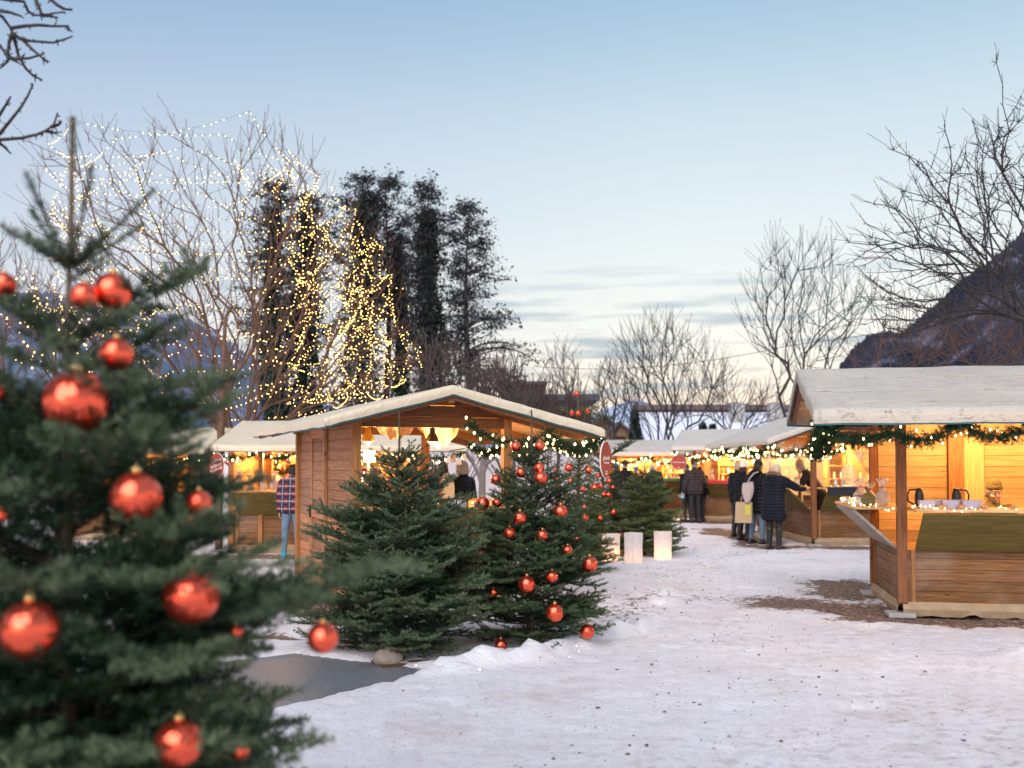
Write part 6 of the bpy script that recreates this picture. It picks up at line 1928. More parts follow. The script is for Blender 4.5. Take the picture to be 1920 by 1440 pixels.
for si, s in enumerate(strands):
    q = np.array([tuple(v) for v in s]) - o
    s0.append(q[:-1]); s1.append(q[1:])
    d = np.linalg.norm(q[1:] - q[:-1], axis=1); cum = np.concatenate([[0], np.cumsum(d)])
    for u in np.arange(0, cum[-1], .165 if si < nring else .095):
        if rng.random() < .15: continue
        bl.append([np.interp(u + rng.uniform(-.03, .03), cum, q[:, i]) for i in range(3)])
s0, s1 = np.concatenate(s0), np.concatenate(s1); bl = np.array(bl); bl[:, 2] -= .012
# also along boughs
sel = rng.choice(np.where(RB < .03)[0], 1500, replace=False)
pb = NB[sel] - o; keep = rng.random(len(pb)) < np.where(pb[:, 0] + o[0] > -6.2, .50, .18) * (pb[:, 2] < 6.8)
bl = np.concatenate([bl, pb[keep] + rng.normal(size=(keep.sum(), 3)) * .05])
V, Fq = seg_tubes(s0, s1, np.full(len(s0), .003), np.full(len(s0), .003), 3)
link('cable', np_mesh('cable', V, Fq), 'black_metal', LN)
order = np.argsort(bl[:, 1]); bl = bl[order]
pick = rng.choice(len(bl) // 2, 100, replace=False); mask = np.zeros(len(bl), bool); mask[pick] = True
fm = bulb_mesh(('f', .0086), .0086, 'fairy_bulb', 1.15)
for p in bl[mask]: link('bulb', fm, None, LN, tuple(p))
bv = np.array([tuple(v.co) for v in fm.vertices]); 
octv = np.array([(1, 0, 0), (0, 1, 0), (-1, 0, 0), (0, -1, 0), (0, 0, 1.15), (0, 0, -1.15)]) * .0086
octf = np.array([(0, 1, 4), (1, 2, 4), (2, 3, 4), (3, 0, 4), (1, 0, 5), (2, 1, 5), (3, 2, 5), (0, 3, 5)])
rest = bl[~mask]
V = (rest[:, None, :] + octv[None]).reshape(-1, 3); Fq = (np.arange(len(rest))[:, None, None] * 6 + octf[None]).reshape(-1, 3)
link('bulbs', np_mesh('bulbs', V, Fq), 'fairy_bulb', LN)['kind'] = 'stuff'

# second, smaller lit shrub at the far left behind the near fir
rng = np.random.default_rng(8)
b0 = (P(110, 800, 21).x, 21.0, 0)
tg = px_targets([(40, 560), (110, 540), (170, 560), (260, 590), (230, 690), (150, 720), (60, 700), (20, 620)], 21, 1.2, 160, rng)
_, N2, R2b = bare_tree('bare_tree', 'small bare tree with fairy lights at the far left behind the near fir', b0, tg, 3, trunk=(1.8, .05), twigs=(2, .4), cat='tree')
LN2 = thing('fairy_light_net', 'warm fairy lights on the small bare tree at the far left', 'fairy lights', b0, 0)
sel = rng.choice(np.where(R2b < .03)[0], 190, replace=False)
fm2 = bulb_mesh(('f2', .015), .015, 'fairy_bulb', 1.1)
pb = N2[sel] - np.array(b0)
for p in pb[:95]: link('bulb', fm2, None, LN2, tuple(p + rng.normal(size=3) * .04))
rest = pb[95:]; V = (rest[:, None, :] + octv[None] * .9).reshape(-1, 3); Fq = (np.arange(len(rest))[:, None, None] * 6 + octf[None]).reshape(-1, 3)
link('bulbs', np_mesh('bulbs', V, Fq), 'fairy_bulb', LN2)['kind'] = 'stuff'
MB().tube([tuple(p) for p in pb[np.argsort(pb[:, 2])][::6]], .002, 3).build('cable', 'black_metal', LN2)

# ---------------------------------------------------------------- tall dark trees clad in ivy
def clad_tree(label, px, Y, top, col_w, col_top, crown, seed, leafn=2600, base_w=0, gap=.5):
    """tall tree: straight trunk, tiers of arching boughs whose reach follows the crown's silhouette, leaf clumps along them, ivy round the trunk"""
    rng = np.random.default_rng(seed)
    bx = P(px, 800, Y).x
    base = (bx, Y, 0)
    H = P(px, top, Y).z
    root = thing('ivy_clad_tree' if col_w else 'tall_tree', label, 'tree', base, 0, 'tall dark trees behind the lit tree')
    zs_ = np.linspace(0, H, 18)
    MB().tube([(.10 * math.sin(z * .5 + seed), .05 * math.cos(z * .4), z) for z in zs_], [max(.02, .21 * (1 - z / H) ** .8) for z in zs_], 8).build('trunk', 'bark_dark', root, smooth=True)
    ysil = np.array([p[1] for p in crown]); 
    def extent(py):
        xs_ = []
        n = len(crown)
        for i in range(n):
            (xa, ya), (xb, yb) = crown[i], crown[(i + 1) % n]
            if (ya > py) != (yb > py): xs_.append(xa + (py - ya) / (yb - ya) * (xb - xa))
        return (min(xs_), max(xs_)) if len(xs_) > 1 else None
    s0, s1, r0, r1, C = [], [], [], [], []
    k = F / Y
    y = ysil.min() + 3
    while y < ysil.max():
        e = extent(y)
        if e:
            z = P(px, y, Y).z
            wl_, wr_ = max(.25, (px - e[0]) / k), max(.25, (e[1] - px) / k)
            for _ in range(8):
                az = rng.random() * 6.283; cs = math.cos(az)
                reach = (wr_ if cs > 0 else wl_) * abs(cs) + min(wr_, wl_, 2.2) * (1 - abs(cs))
                reach *= rng.uniform(.45, 1.15)
                n = max(3, int(reach / .35))
                p = np.array([.10 * math.sin(z * .5 + seed), 0, z - reach * .22 + rng.normal() * .15]); d = np.array([cs, math.sin(az), .55])
                d /= np.linalg.norm(d)
                rb_ = .012 + .018 * reach
                for i in range(n):
                    q = p + d * reach / n
                    s0.append(p); s1.append(q); r0.append(rb_ * (1 - .85 * i / n)); r1.append(rb_ * (1 - .85 * (i + 1) / n))
                    u = (i + 1) / n
                    if u > .35:
                        for _ in range(3):
                            dd = d * .6 + rng.normal(size=3) * np.array([.6, .6, .30]); dd /= np.linalg.norm(dd)
                            t_ = q + dd * rng.uniform(.2, .6)
                            s0.append(q); s1.append(t_); r0.append(.011); r1.append(.006)
                            if rng.random() < .85 - gap * .5: C.append(t_); C.append((q + t_) / 2)
                    d = d + np.array([rng.normal() * .12, rng.normal() * .12, -.16]); d /= np.linalg.norm(d)
                    p = q
        y += .42 * k
    V, Fq = seg_tubes(s0, s1, r0, r1, 4)
    link('boughs', np_mesh('boughs', V, Fq), 'bark_dark', root)
    C = np.array(C)
    def tris(c, s):
        n = len(c); V = c[:, None, :] + rng.normal(size=(n, 3, 3)) * s
        return V.reshape(-1, 3), np.arange(n * 3).reshape(-1, 3)
    c = np.repeat(C, 9, axis=0); c = c + rng.normal(size=c.shape) * np.array([.15, .15, .075])
    V, Ft = tris(c, .046)
    link('crown', np_mesh('crown', V, Ft, {'tip': np.repeat(rng.random(len(c)), 3)}), 'cone_leaf', root)
    if col_w:
        w_ = col_w * Y / F; zt = P(px, col_top, Y).z; n = int(8500 * zt / 10 * max(1, w_))
        z = rng.random(n) ** .9 * zt
        wz = w_ * (.45 + .75 * fbm(z * .9, z * 0 + seed, .9, seed)) * (1 - .6 * (z / zt) ** 3) + base_w * Y / F * np.clip(1 - z / (zt * .62), 0, 1)
        a = rng.random(n) * 6.283; r = wz * np.sqrt(rng.random(n)) * (.45 + 1.3 * vnoise(a * 2, z * .8, 1.2, seed)) * (1 + .5 * (rng.random(n) < .06))
        c = np.stack([r * np.cos(a) + .10 * np.sin(z * .5 + seed), r * np.sin(a), z], 1)
        V, Ft = tris(c, .075)
        link('ivy', np_mesh('ivy', V, Ft, {'tip': np.repeat(rng.random(n), 3)}), 'ivy_leaf', root)
clad_tree('ivy-clad trunk at the left of the dark group, seen through the lit tree', 512, 40, 372, 20, 400, [(500, 360), (515, 352), (535, 385), (548, 440), (560, 540), (550, 640), (450, 640), (440, 560), (462, 450), (485, 390)], 51, 1800, 18)
clad_tree('broad ivy-clad tree second from the left in the dark group', 572, 42, 392, 30, 410, [(572, 378), (590, 400), (612, 450), (628, 560), (630, 680), (520, 680), (535, 500), (555, 410)], 52, 1500, 42)
clad_tree('ivy-clad tree behind the brightest part of the fairy lights', 678, 42, 352, 34, 375, [(640, 345), (662, 342), (690, 352), (705, 400), (700, 480), (720, 600), (640, 640), (620, 540), (588, 440), (600, 352), (620, 362)], 53, 3400, 34)
clad_tree('slender bare-trunked tree with a feathery top in the middle of the dark group', 725, 44, 346, 0, 0, [(722, 340), (745, 342), (768, 380), (776, 420), (772, 500), (765, 600), (700, 600), (695, 500), (682, 420), (700, 365)], 54, 3000)
clad_tree('thin ivy-clad trunk left of the thick dark column', 747, 43, 455, 13, 462, [(745, 445), (758, 470), (768, 560), (770, 640), (730, 640), (735, 500)], 55, 500, 12)
clad_tree('thick dark ivy column with a wispy top in the dark group', 805, 41, 362, 28, 396, [(795, 358), (815, 372), (835, 400), (832, 470), (848, 560), (850, 690), (765, 690), (770, 560), (785, 420)], 56, 1600, 38)
clad_tree('bare-trunked tree at the right of the dark group with broad drooping boughs', 878, 40, 402, 0, 0, [(866, 398), (885, 402), (912, 425), (922, 455), (915, 490), (945, 505), (975, 545), (992, 600), (1015, 660), (1018, 705), (850, 705), (862, 560), (832, 450), (846, 420)], 57, 6500)

# ---------------------------------------------------------------- other bare trees, shrubs
rng = np.random.default_rng(70)
def shrub(label, px, Y, outline, n, seed, nst=8, spread=.6, mat='bark_dark', rtip=.009, twig=(2, .6), cat='tree', name='bare_tree', h0=.3, hst=1.4, rpow=.40, group=None, twig_mat=None, dpt=2.2, spurs=0, step=.4, bf=.3):
    rng = np.random.default_rng(seed)
    base = (P(px, 800, Y).x, Y, 0)
    tg = px_targets(outline, Y, dpt, n, rng)
    st = []
    for i in range(nst):
        a = 2 * math.pi * i / nst + rng.random()
        st.append([(spread * u * math.cos(a), spread * u * math.sin(a) * .7, h0 + hst * u ** .8) for u in (.15, .35, .6, .8, 1)])
    return bare_tree(name, label, base, tg, seed, bf=bf, rtip=rtip, rpow=rpow, mat=mat, stems=st, twigs=twig, step=step, wig=.04, cat=cat, group=group, twig_mat=twig_mat, up=.8, spurs=spurs)
shrub('fan-shaped bare tree in front of the snowy roof', 1238, 40, [(1150, 700), (1170, 650), (1215, 618), (1265, 618), (1310, 650), (1340, 690), (1362, 740), (1330, 790), (1240, 815), (1170, 790), (1140, 750)], 270, 71, nst=13, spread=1.1, hst=2.4, rtip=.0075, twig=(4, .9))
shrub('slender bare tree standing behind the left end of the weathered roof', 1512, 33, [(1395, 610), (1420, 520), (1448, 465), (1515, 462), (1560, 500), (1590, 560), (1640, 560), (1600, 640), (1550, 700), (1480, 720), (1420, 670)], 240, 72, nst=6, spread=.9, hst=3.6, rtip=.0062, twig=(4, .8), rpow=.42)
shrub('low bare bush left of the fan-shaped tree', 1160, 44, [(1110, 760), (1120, 700), (1150, 680), (1180, 720), (1190, 790), (1130, 810)], 120, 73, nst=5, spread=.5, hst=1.5, rtip=.010, twig=(2, .7), cat='bush', name='bare_bush')
shrub('low bare bush right of the fan-shaped tree', 1350, 44, [(1300, 780), (1320, 700), (1360, 690), (1400, 740), (1450, 730), (1480, 790), (1400, 810)], 160, 74, nst=5, spread=.6, hst=1.5, rtip=.010, twig=(2, .7), cat='bush', name='bare_bush')
hb = dict(nst=9, spread=1.0, hst=1.4, rtip=.011, mat='twig_brown', twig=(3, .8), cat='bush', name='bare_bush', rpow=.3, group='brown leafless bushes behind the gabled roof', dpt=1.8)
shrub('brown leafless bush behind the ridge of the gabled roof', 860, 32, [(780, 740), (800, 670), (850, 660), (900, 690), (930, 740), (900, 800), (800, 800)], 240, 75, **hb)
shrub('brown leafless bush between the gabled roof and the dark building', 960, 31, [(890, 760), (910, 715), (960, 705), (1000, 735), (1020, 780), (980, 810), (900, 810)], 300, 76, **hb)
shrub('brown leafless bush in front of the dark building, the rightmost of three', 1050, 32, [(1000, 790), (1010, 760), (1050, 762), (1095, 775), (1110, 810), (1050, 830)], 220, 77, **hb)
shrub('pale upright bush behind the flat roofed building', 1050, 60, [(1020, 720), (1035, 660), (1070, 655), (1085, 700), (1070, 740)], 90, 78, nst=4, spread=.6, hst=3.5, rtip=.013, twig=(2, 1.0), cat='bush', name='bare_bush', mat='bark_grey')
# big knotty tree reaching in from the right
rng = np.random.default_rng(81)
RBs = (8.75, 15.2, 0)
tg = px_targets([(1925, 240), (1880, 210), (1800, 300), (1720, 300), (1710, 330), (1690, 400), (1640, 390), (1660, 430), (1600, 460), (1640, 500), (1640, 560), (1620, 610), (1700, 640), (1800, 600), (1900, 560), (2100, 500), (2150, 250), (2000, 180)], 15.0, 1.6, 520, rng)
sp = [P(1868, 118, 14.6), P(1880, 160, 14.6), P(1905, 200, 14.7), P(1675, 282, 14.4), P(1772, 245, 14.4), P(1845, 240, 15), P(1638, 382, 14.3), P(1625, 420, 14.8), P(1592, 455, 15), P(1700, 290, 14.2), P(1600, 490, 15)]
tg = np.concatenate([tg, np.array([tuple(p) for p in sp])])
bare_tree('bare_tree', 'knotty dark bare tree spreading in from the right edge', RBs, tg, 82, bf=.25, trunk=(3.0, -.03), rtip=.0038, rpow=.325, mat='bark_dark', twigs=(2, .35), step=.22, wig=.035, cat='tree', spurs=2600)
rb = dict(nst=7, spread=.8, hst=1.5, rtip=.0045, mat='twig_red', twig=(2, .8), cat='bush', name='bare_bush', rpow=.34, group='reddish twiggy bushes behind the weathered roof', dpt=1.6, bf=.15)
shrub('reddish twiggy bush behind the left part of the weathered roof', 1690, 17.5, [(1600, 690), (1620, 640), (1680, 620), (1740, 610), (1780, 650), (1780, 700), (1650, 710)], 60, 83, **rb)
shrub('reddish twiggy bush behind the middle of the weathered roof', 1800, 17.0, [(1720, 690), (1730, 630), (1790, 590), (1850, 600), (1880, 660), (1860, 700)], 65, 84, **rb)
shrub('reddish twiggy bush behind the right part of the weathered roof', 1900, 16.6, [(1840, 690), (1850, 620), (1900, 580), (1990, 600), (1990, 700)], 60, 85, **rb)
# pale tree seen through the gabled stall, and the bark tree beside the left sign
def pollard(label, px, Y, rbase, h, mat, limbs, seed):
    base = (P(px, 860, Y).x, Y, 0)
    tg = np.array([tuple(P(x, y, Y + dy)) for x, y, dy in limbs])
    bare_tree('tree', label, base, tg, seed, bf=.3, trunk=(h, .02), rtip=rbase * .28, rpow=.42, mat=mat, twigs=(1, .5), step=.25, wig=.02, cat='tree')
pollard('smooth grey tree with forked limbs seen through the gabled stall', 903, 24, .13, 1.9, 'bark_grey', [(862, 838, 0), (872, 850, .3), (945, 845, 0), (935, 852, -.3), (905, 780, 0), (890, 770, .4), (930, 780, .2), (880, 800, 0)], 91)
pollard('rough dark trunk right behind the three-line disc sign', 412, 19.2, .13, 4.5, 'bark_brown', [(380, 700, .3), (450, 690, 0), (420, 660, 0), (360, 760, 0)], 92)
# thin bare tree at the far left edge
rng = np.random.default_rng(95)
shrub('thin bare tree at the far left edge behind the near fir', 20, 26, [(-60, 620), (-20, 500), (30, 460), (70, 520), (60, 640), (10, 720)], 120, 96, nst=4, spread=.6, hst=3.0, rtip=.007, twig=(2, .7), mat='bark_brown')
# boughs hanging in at the top left from a tree beside the camera
px_br = [[(-40, 60), (0, 85), (15, 108), (35, 118)], [(-30, 10), (5, 32), (18, 50), (23, 62)], [(20, 53), (45, 49), (70, 47), (100, 49), (129, 49), (130, 58)], [(23, 62), (38, 73), (58, 77), (100, 80), (120, 74), (134, 69)], [(23, 62), (17, 80), (15, 100), (15, 115), (0, 128)],
         [(23, 62), (30, 85), (35, 105), (48, 128), (62, 142), (79, 150)], [(13, 107), (32, 111), (55, 109), (82, 101)], [(40, 72), (60, 92), (75, 105), (90, 118)], [(-20, -6), (20, 0), (45, 3), (52, 20), (62, 28), (80, 29), (105, 24), (122, 23)], [(62, -10), (72, 10), (78, 26), (96, 31), (108, 33)], [(92, -4), (108, 10), (122, 17), (135, 19)],
         [(-40, 264), (0, 262), (40, 259), (70, 252), (88, 244), (101, 233), (108, 212)], [(88, 246), (100, 249), (107, 249)], [(96, 238), (110, 234), (115, 229)], [(-30, 285), (0, 250), (18, 228), (40, 200), (52, 180), (62, 158)], [(-20, 240), (0, 214), (12, 195), (20, 181)], [(-10, 262), (8, 275), (19, 287)], [(0, 20), (22, 24), (41, 31)]]
ft = thing('bare_tree', 'dark bare tree beside the camera whose boughs hang into the top left corner', 'tree', (-3.9, 4.6, 0), 0)
MB().tube([(0, 0, -.05), (.02, .03, 1.5), (.10, 0, 3.0), (.25, .05, 4.6)], [.16, .13, .11, .06], 12).build('trunk', 'bark_dark', ft, True)
bm_ = MB(); rr_ = random.Random(2)
o = Vector((-3.9, 4.6, 0))
for pl in px_br:
    pts = [P(x, y, 4.8 + rr_.uniform(-.06, .06)) - o for x, y in pl]
    if pl[0][0] < -8:
        bm_.tube([Vector((.12, 0, 3.0 if pl[0][1] > 150 else 3.9)), (Vector((.12, 0, 3.2)) + pts[0]) / 2 + Vector((0, 0, .12)), pts[0]], [.05, .03, .016], 6)
    n = len(pts)
    bm_.tube(pts, [.0095 * (1 - .55 * i / (n - 1)) for i in range(n)], 6)
    for a, b in zip(pts[:-1], pts[1:]):
        for _ in range(3):
            q = a.lerp(b, rr_.random()); d = Vector((rr_.uniform(-1, 1), rr_.uniform(-1, 1), rr_.uniform(-1, 1))).normalized() * rr_.uniform(.012, .035)
            bm_.tube([q, q + d], [.0045, .002], 4)
bm_.build('branches', 'bark_dark', ft, True)

# ---------------------------------------------------------------- buildings and walls behind
wl = thing('garden_wall', 'long pale plastered wall behind the stalls', 'wall', (-4, 36.5, 0), 0)
MB().box((-14, -.15, 0), (13, .15, 2.15)).build('wall', 'white_wall', wl); MB().box((-14.05, -.2, 2.152), (13.05, .2, 2.24)).build('coping', 'concrete', wl)
def P0(px, py, Y): p = P(px, py, Y); return p.x, p.z
# long low building with snow on its roof
Yb = 62
xa, zr_ = P0(1190, 768, Yb + 5); xb, _ = P0(1700, 768, Yb + 5)
_, ze = P0(1200, 822, Yb)
ho = thing('long_house', 'long low house with a snow covered roof and two chimneys', 'house', (xa, Yb, 0), 0)
Lh = xb - xa
MB().box((.3, .5, 0), (Lh - .3, 9.5, ze)).build('wall', 'house_wall', ho)
m = MB()
m.quad([(0, -.3, ze - .1), (Lh, -.3, ze - .1), (Lh, 5, zr_), (0, 5, zr_)]); m.quad([(0, -.3, ze - .3), (0, 5, zr_ - .2), (Lh, 5, zr_ - .2), (Lh, -.3, ze - .3)]); m.quad([(Lh, 10.3, ze - .1), (0, 10.3, ze - .1), (0, 5, zr_), (Lh, 5, zr_)]); m.quad([(0, -.3, ze - .3), (Lh, -.3, ze - .3), (Lh, -.3, ze - .1), (0, -.3, ze - .1)])
m.quad([(0, .5, ze - .1), (0, 9.5, ze - .1), (0, 5, zr_ - .1)]); m.quad([(Lh, .5, ze - .1), (Lh, 9.5, ze - .1), (Lh, 5, zr_ - .1)])
mottled('roof_snow', (.62, .66, .76), (.76, .78, .86), 2, .8, 20, .3)
rf = m.build('roof', 'roof_snow', ho)
MB().box((-.1, 4.3, zr_ - .06), (Lh + .1, 5.6, zr_ + .30)).build('ridge_cover', 'roof_tile', rf)
for px in (1375, 1447):
    x, _ = P0(px, 770, Yb + 4)
    x -= xa
    MB().box((x - .45, 2.6, zr_ - 1.4), (x + .45, 3.5, zr_ + .35)).build('chimney', 'concrete', rf, bevel=.03)
for k in range(9):
    x = 1.5 + k * (Lh - 3) / 8
    f = MB().box((x - .5, .44, .9), (x + .5, .52, ze - .7)).build('window', 'dark_glass', ho); MB().box((x - .56, .40, .82), (x + .56, .47, .90)).build('sill', 'concrete', f)
# dark modern building with a flat projecting roof
Yd_ = 58
x0, z0 = P0(1000, 741, Yd_); x1, _ = P0(1112, 741, Yd_); _, z2 = P0(1000, 712, Yd_); xr_, _ = P0(1122, 741, Yd_); xl2, _ = P0(940, 741, Yd_); xm2, _ = P0(1021, 741, Yd_)
ho = thing('flat_roofed_house', 'dark modern house with a projecting flat roof behind the brown bushes', 'house', (x0, Yd_, 0), 0)
MB().box((0, 0, 0), (x1 - x0 - .6, 9, z0 - .36)).build('wall', 'dark_facade', ho)
MB().box((-.5, -.9, z0 - .35), (xr_ - x0, 9.6, z0)).build('roof', 'slate_roof', ho)
MB().box((xl2 - x0, 1.2, 0), (xm2 - x0, 9.2, z2 - .2)).build('tall_block', 'dark_facade', ho); MB().box((xl2 - x0 - .3, .9, z2 - .19), (xm2 - x0 + .2, 9.5, z2)).build('upper_roof', 'slate_roof', ho)
for k in range(3):
    x = .5 + 1.1 * k; f = MB().box((x, -.05, z0 - 1.7), (x + .7, .03, z0 - .8)).build('window', 'dark_glass', ho); MB().box((x - .05, -.07, z0 - 1.76), (x + .75, -.02, z0 - 1.705)).build('sill', 'concrete', f)
MB().box((.15, -.04, z0 - 1.5), (.35, .03, z0 - .9)).build('pine_panel', 'pine_wood', ho)  # plain pine panel on the dark front
# small gabled houses
for i, (pxa, pxb, pyr, pye, Yh, lab) in enumerate(((1108, 1160, 777, 803, 66, 'small dark gabled house left of the pointed conifer'), (1130, 1192, 790, 812, 60, 'brown gabled house under the pointed conifer'))):
    xa, zr2 = P0(pxa, pyr, Yh); xb, _ = P0(pxb, pyr, Yh); _, ze2 = P0(pxa, pye, Yh); w2 = xb - xa
    ho = thing('gabled_house', lab, 'house', (xa, Yh, 0), 0)
    m = MB(); pr = [(.2, 0), (w2 - .2, 0), (w2 - .2, ze2 - .1), (w2 / 2, zr2 - .2), (.2, ze2 - .1)]
    m.v = [(x, 0, z) for x, z in pr] + [(x, 7, z) for x, z in pr]; m.f = [(0, 1, 2, 3, 4), (9, 8, 7, 6, 5), (0, 5, 6, 1), (1, 6, 7, 2), (4, 9, 5, 0)]; m.build('wall', 'house_wall', ho)
    m = MB()
    for s in (0, 1):
        a = (-.2, ze2 - .25) if s == 0 else (w2 + .2, ze2 - .25); b = (w2 / 2, zr2)
        m.quad([(a[0], -.5, a[1]), (b[0], -.5, b[1]), (b[0], 7.5, b[1]), (a[0], 7.5, a[1])]); m.quad([(a[0], -.5, a[1] - .16), (b[0], -.5, b[1] - .16), (b[0], 7.5, b[1] - .16), (a[0], 7.5, a[1] - .16)]); m.quad([(a[0], -.5, a[1] - .16), (b[0], -.5, b[1] - .16), (b[0], -.5, b[1]), (a[0], -.5, a[1])])
    m.build('roof', 'roof_tile', ho)
    f = MB().box((w2 / 2 - .4, -.04, ze2 - 1.0), (w2 / 2 + .4, .02, ze2 - .2)).build('window', 'dark_glass', ho)
# conifers by the houses
def cone_tree(label, px, Y, top, w_, seed):
    rng = np.random.default_rng(seed); base = (P(px, 800, Y).x, Y, 0); H = P(px, top, Y).z
    root = thing('conifer', label, 'tree', base, 0, 'dark conifers among the houses')
    MB().tube([(0, 0, 0), (0, 0, H * .9)], [.16, .03], 6).build('trunk', 'bark_dark', root)
    n = 6000; z = rng.random(n) * H; r = w_ * (1 - z / H) ** .9 * np.sqrt(rng.random(n)) * (.75 + .5 * vnoise(z * 2, z * 0, 1, seed)); a = rng.random(n) * 6.28
    c = np.stack([r * np.cos(a), r * np.sin(a), z], 1); V = c[:, None, :] + rng.normal(size=(n, 3, 3)) * .09
    link('crown', np_mesh('crown', V.reshape(-1, 3), np.arange(n * 3).reshape(-1, 3), {'tip': np.repeat(rng.random(n), 3)}), 'ivy_leaf', root)
cone_tree('pointed dark conifer at the left end of the snowy roof', 1191, 50, 772, .75, 1)
cone_tree('small conifer before the middle of the snowy roof', 1318, 50, 796, .5, 2)
cone_tree('small round-topped conifer right of the fan-shaped tree', 1336, 51, 800, .6, 3)
# snow-dusted wooded slope far left/middle
def ridge(name, label, pts, Y, back, foot, mat, seed, rough):
    """a mountain side: crest along pixels at distance Y, falling towards us to the foot"""
    n = 420; m_ = 50
    pxs = np.linspace(pts[0][0], pts[-1][0], n); pys = np.interp(pxs, [p[0] for p in pts], [p[1] for p in pts])
    V = []
    for j in range(m_):
        v = j / (m_ - 1)
        for i in range(n):
            top = P(pxs[i], pys[i], Y)
            yy = Y - v * (Y - foot)
            z = top.z * (1 - v) ** 1.15
            k = min(1, v * 8) if j else 0
            nn = (noise.fractal(Vector((top.x, yy, 0)) / (rough * 5), 1.0, 2.1, 5) * rough * (.12 + .88 * k) * (1 - v) )
            sp = abs(noise.noise(Vector((top.x * 9 / rough, yy * 9 / rough, 3)))) * rough * .38 * (1 - v)
            V.append((top.x * (1 - v * .12), yy, z + nn + sp - v * 8 - (10 if v == 1 else 0)))
    V = np.array(V); ii = (np.arange(m_ - 1)[:, None] * n + np.arange(n - 1)[None, :]).ravel()
    Fq = np.stack([ii, ii + 1, ii + 1 + n, ii + n], 1)
    # the far side falls away too
    o_ = link(name, np_mesh(name, V, Fq, smooth=False), mat); tag(o_, label, kind='structure')
def mountain_mat(name, forest1, forest2, snow, lo, hi, scale):
    m, nt, b = new_mat(name)
    n, _ = noise_node(nt, scale, 10, .68)
    r = ramp_node(nt, [(.35, forest1), (.6, forest2)])
    nt.links.new(n.outputs['Fac'], r.inputs[0])
    n2, _ = noise_node(nt, scale * 2.3, 9, .7, mscale=(1, 1, .5))
    r2 = ramp_node(nt, [(lo, (0, 0, 0)), (hi, (1, 1, 1))])
    nt.links.new(n2.outputs['Fac'], r2.inputs[0])
    c = mixc(nt, r2.outputs[0], r.outputs[0], snow)
    nt.links.new(c, b.inputs['Base Color']); b.inputs['Roughness'].default_value = 1; b.inputs['Specular IOR Level'].default_value = 0
    n3, _ = noise_node(nt, scale * 5, 6, .7); bump(nt, b, n3.outputs['Fac'], 1, 3)
mountain_mat('slope_dark', (.022, .026, .042), (.055, .056, .075), (.20, .22, .30), .56, .68, .03)
mountain_mat('slope_blue_haze', (.085, .12, .19), (.13, .17, .25), (.42, .46, .58), .52, .64, .006)  # blue of the distant haze is mixed into these slope colours
mountain_mat('peak_pale_haze', (.30, .38, .52), (.38, .46, .60), (.62, .66, .76), .45, .6, .002)  # pale blue haze painted into the peaks, no haze volume built
ridge('hill', 'steep dark wooded hillside at the right', [(1540, 760), (1575, 690), (1596, 660), (1625, 632), (1655, 622), (1690, 622), (1735, 585), (1765, 560), (1800, 525), (1845, 495), (1890, 462), (1925, 435), (2060, 350), (2300, 250)], 330, 400, 120, 'slope_dark', 1, 7)
ridge('hill', 'haze-blue wooded ridge with snow fields at the left', [(-500, 520), (-200, 545), (0, 556), (90, 552), (190, 575), (260, 588), (330, 592), (400, 618), (450, 655), (500, 690), (560, 735), (640, 770), (760, 800), (900, 830)], 1500, 1900, 500, 'slope_blue_haze', 2, 26)
ridge('hill', 'pale distant snowy peaks in the gap', [(800, 830), (1000, 812), (1090, 800), (1130, 772), (1165, 762), (1195, 752), (1225, 765), (1260, 762), (1300, 776), (1380, 772), (1450, 785), (1600, 800), (1800, 815)], 4200, 5000, 2500, 'peak_pale_haze', 3, 60)

# overhead wire
w0, w1 = P(1000, 687, 34), P(1480, 648, 30)
ow = thing('overhead_wire', 'thin dark cable sagging across the sky above the far stalls', 'cable', w0, 0)
MB().tube([Vector((0, 0, 0)).lerp(w1 - w0, i / 24) - Vector((0, 0, .32 * 4 * (i / 24) * (1 - i / 24))) for i in range(25)] + [P(1900, 590, 24) - w0], .009, 5).build('wire', 'black_metal', ow)

# dead leaves and snow crumbs lying about
rr_ = random.Random(12)
spots = [(1008, 1247), (884, 1268), (1155, 1258), (1240, 1190), (1330, 1090), (1300, 1320), (1640, 1330), (1500, 1280), (1120, 1330), (1420, 1230), (1565, 1260), (1210, 1400), (1385, 1180), (1250, 1085), (1730, 1262), (1560, 1110), (930, 1300), (1070, 1400), (1800, 1390), (1460, 1392)]
nm = ['curled', 'flat', 'torn', 'split', 'pointed', 'tiny', 'long', 'rusty', 'blackish', 'brown']
where = ['just right of the snow bank', 'on the snow edge by the mat', 'on the open snow right of the firs', 'on the snow before the lanterns', 'on the path towards the women', 'low in the middle of the snow', 'on the snow at the lower right', 'on the snow left of the gravel', 'on the snow below the firs', 'in the centre of the trodden snow', 'on the snow before the gravel patch', 'near the bottom edge of the snow', 'on the snow by the path bend', 'on the snow right beside the lanterns', 'on the snow before the weathered stall', 'on the gravel rim', 'at the foot of the snow bank', 'at the bottom middle of the snow', 'at the bottom right corner of the snow', 'at the bottom right of the centre']
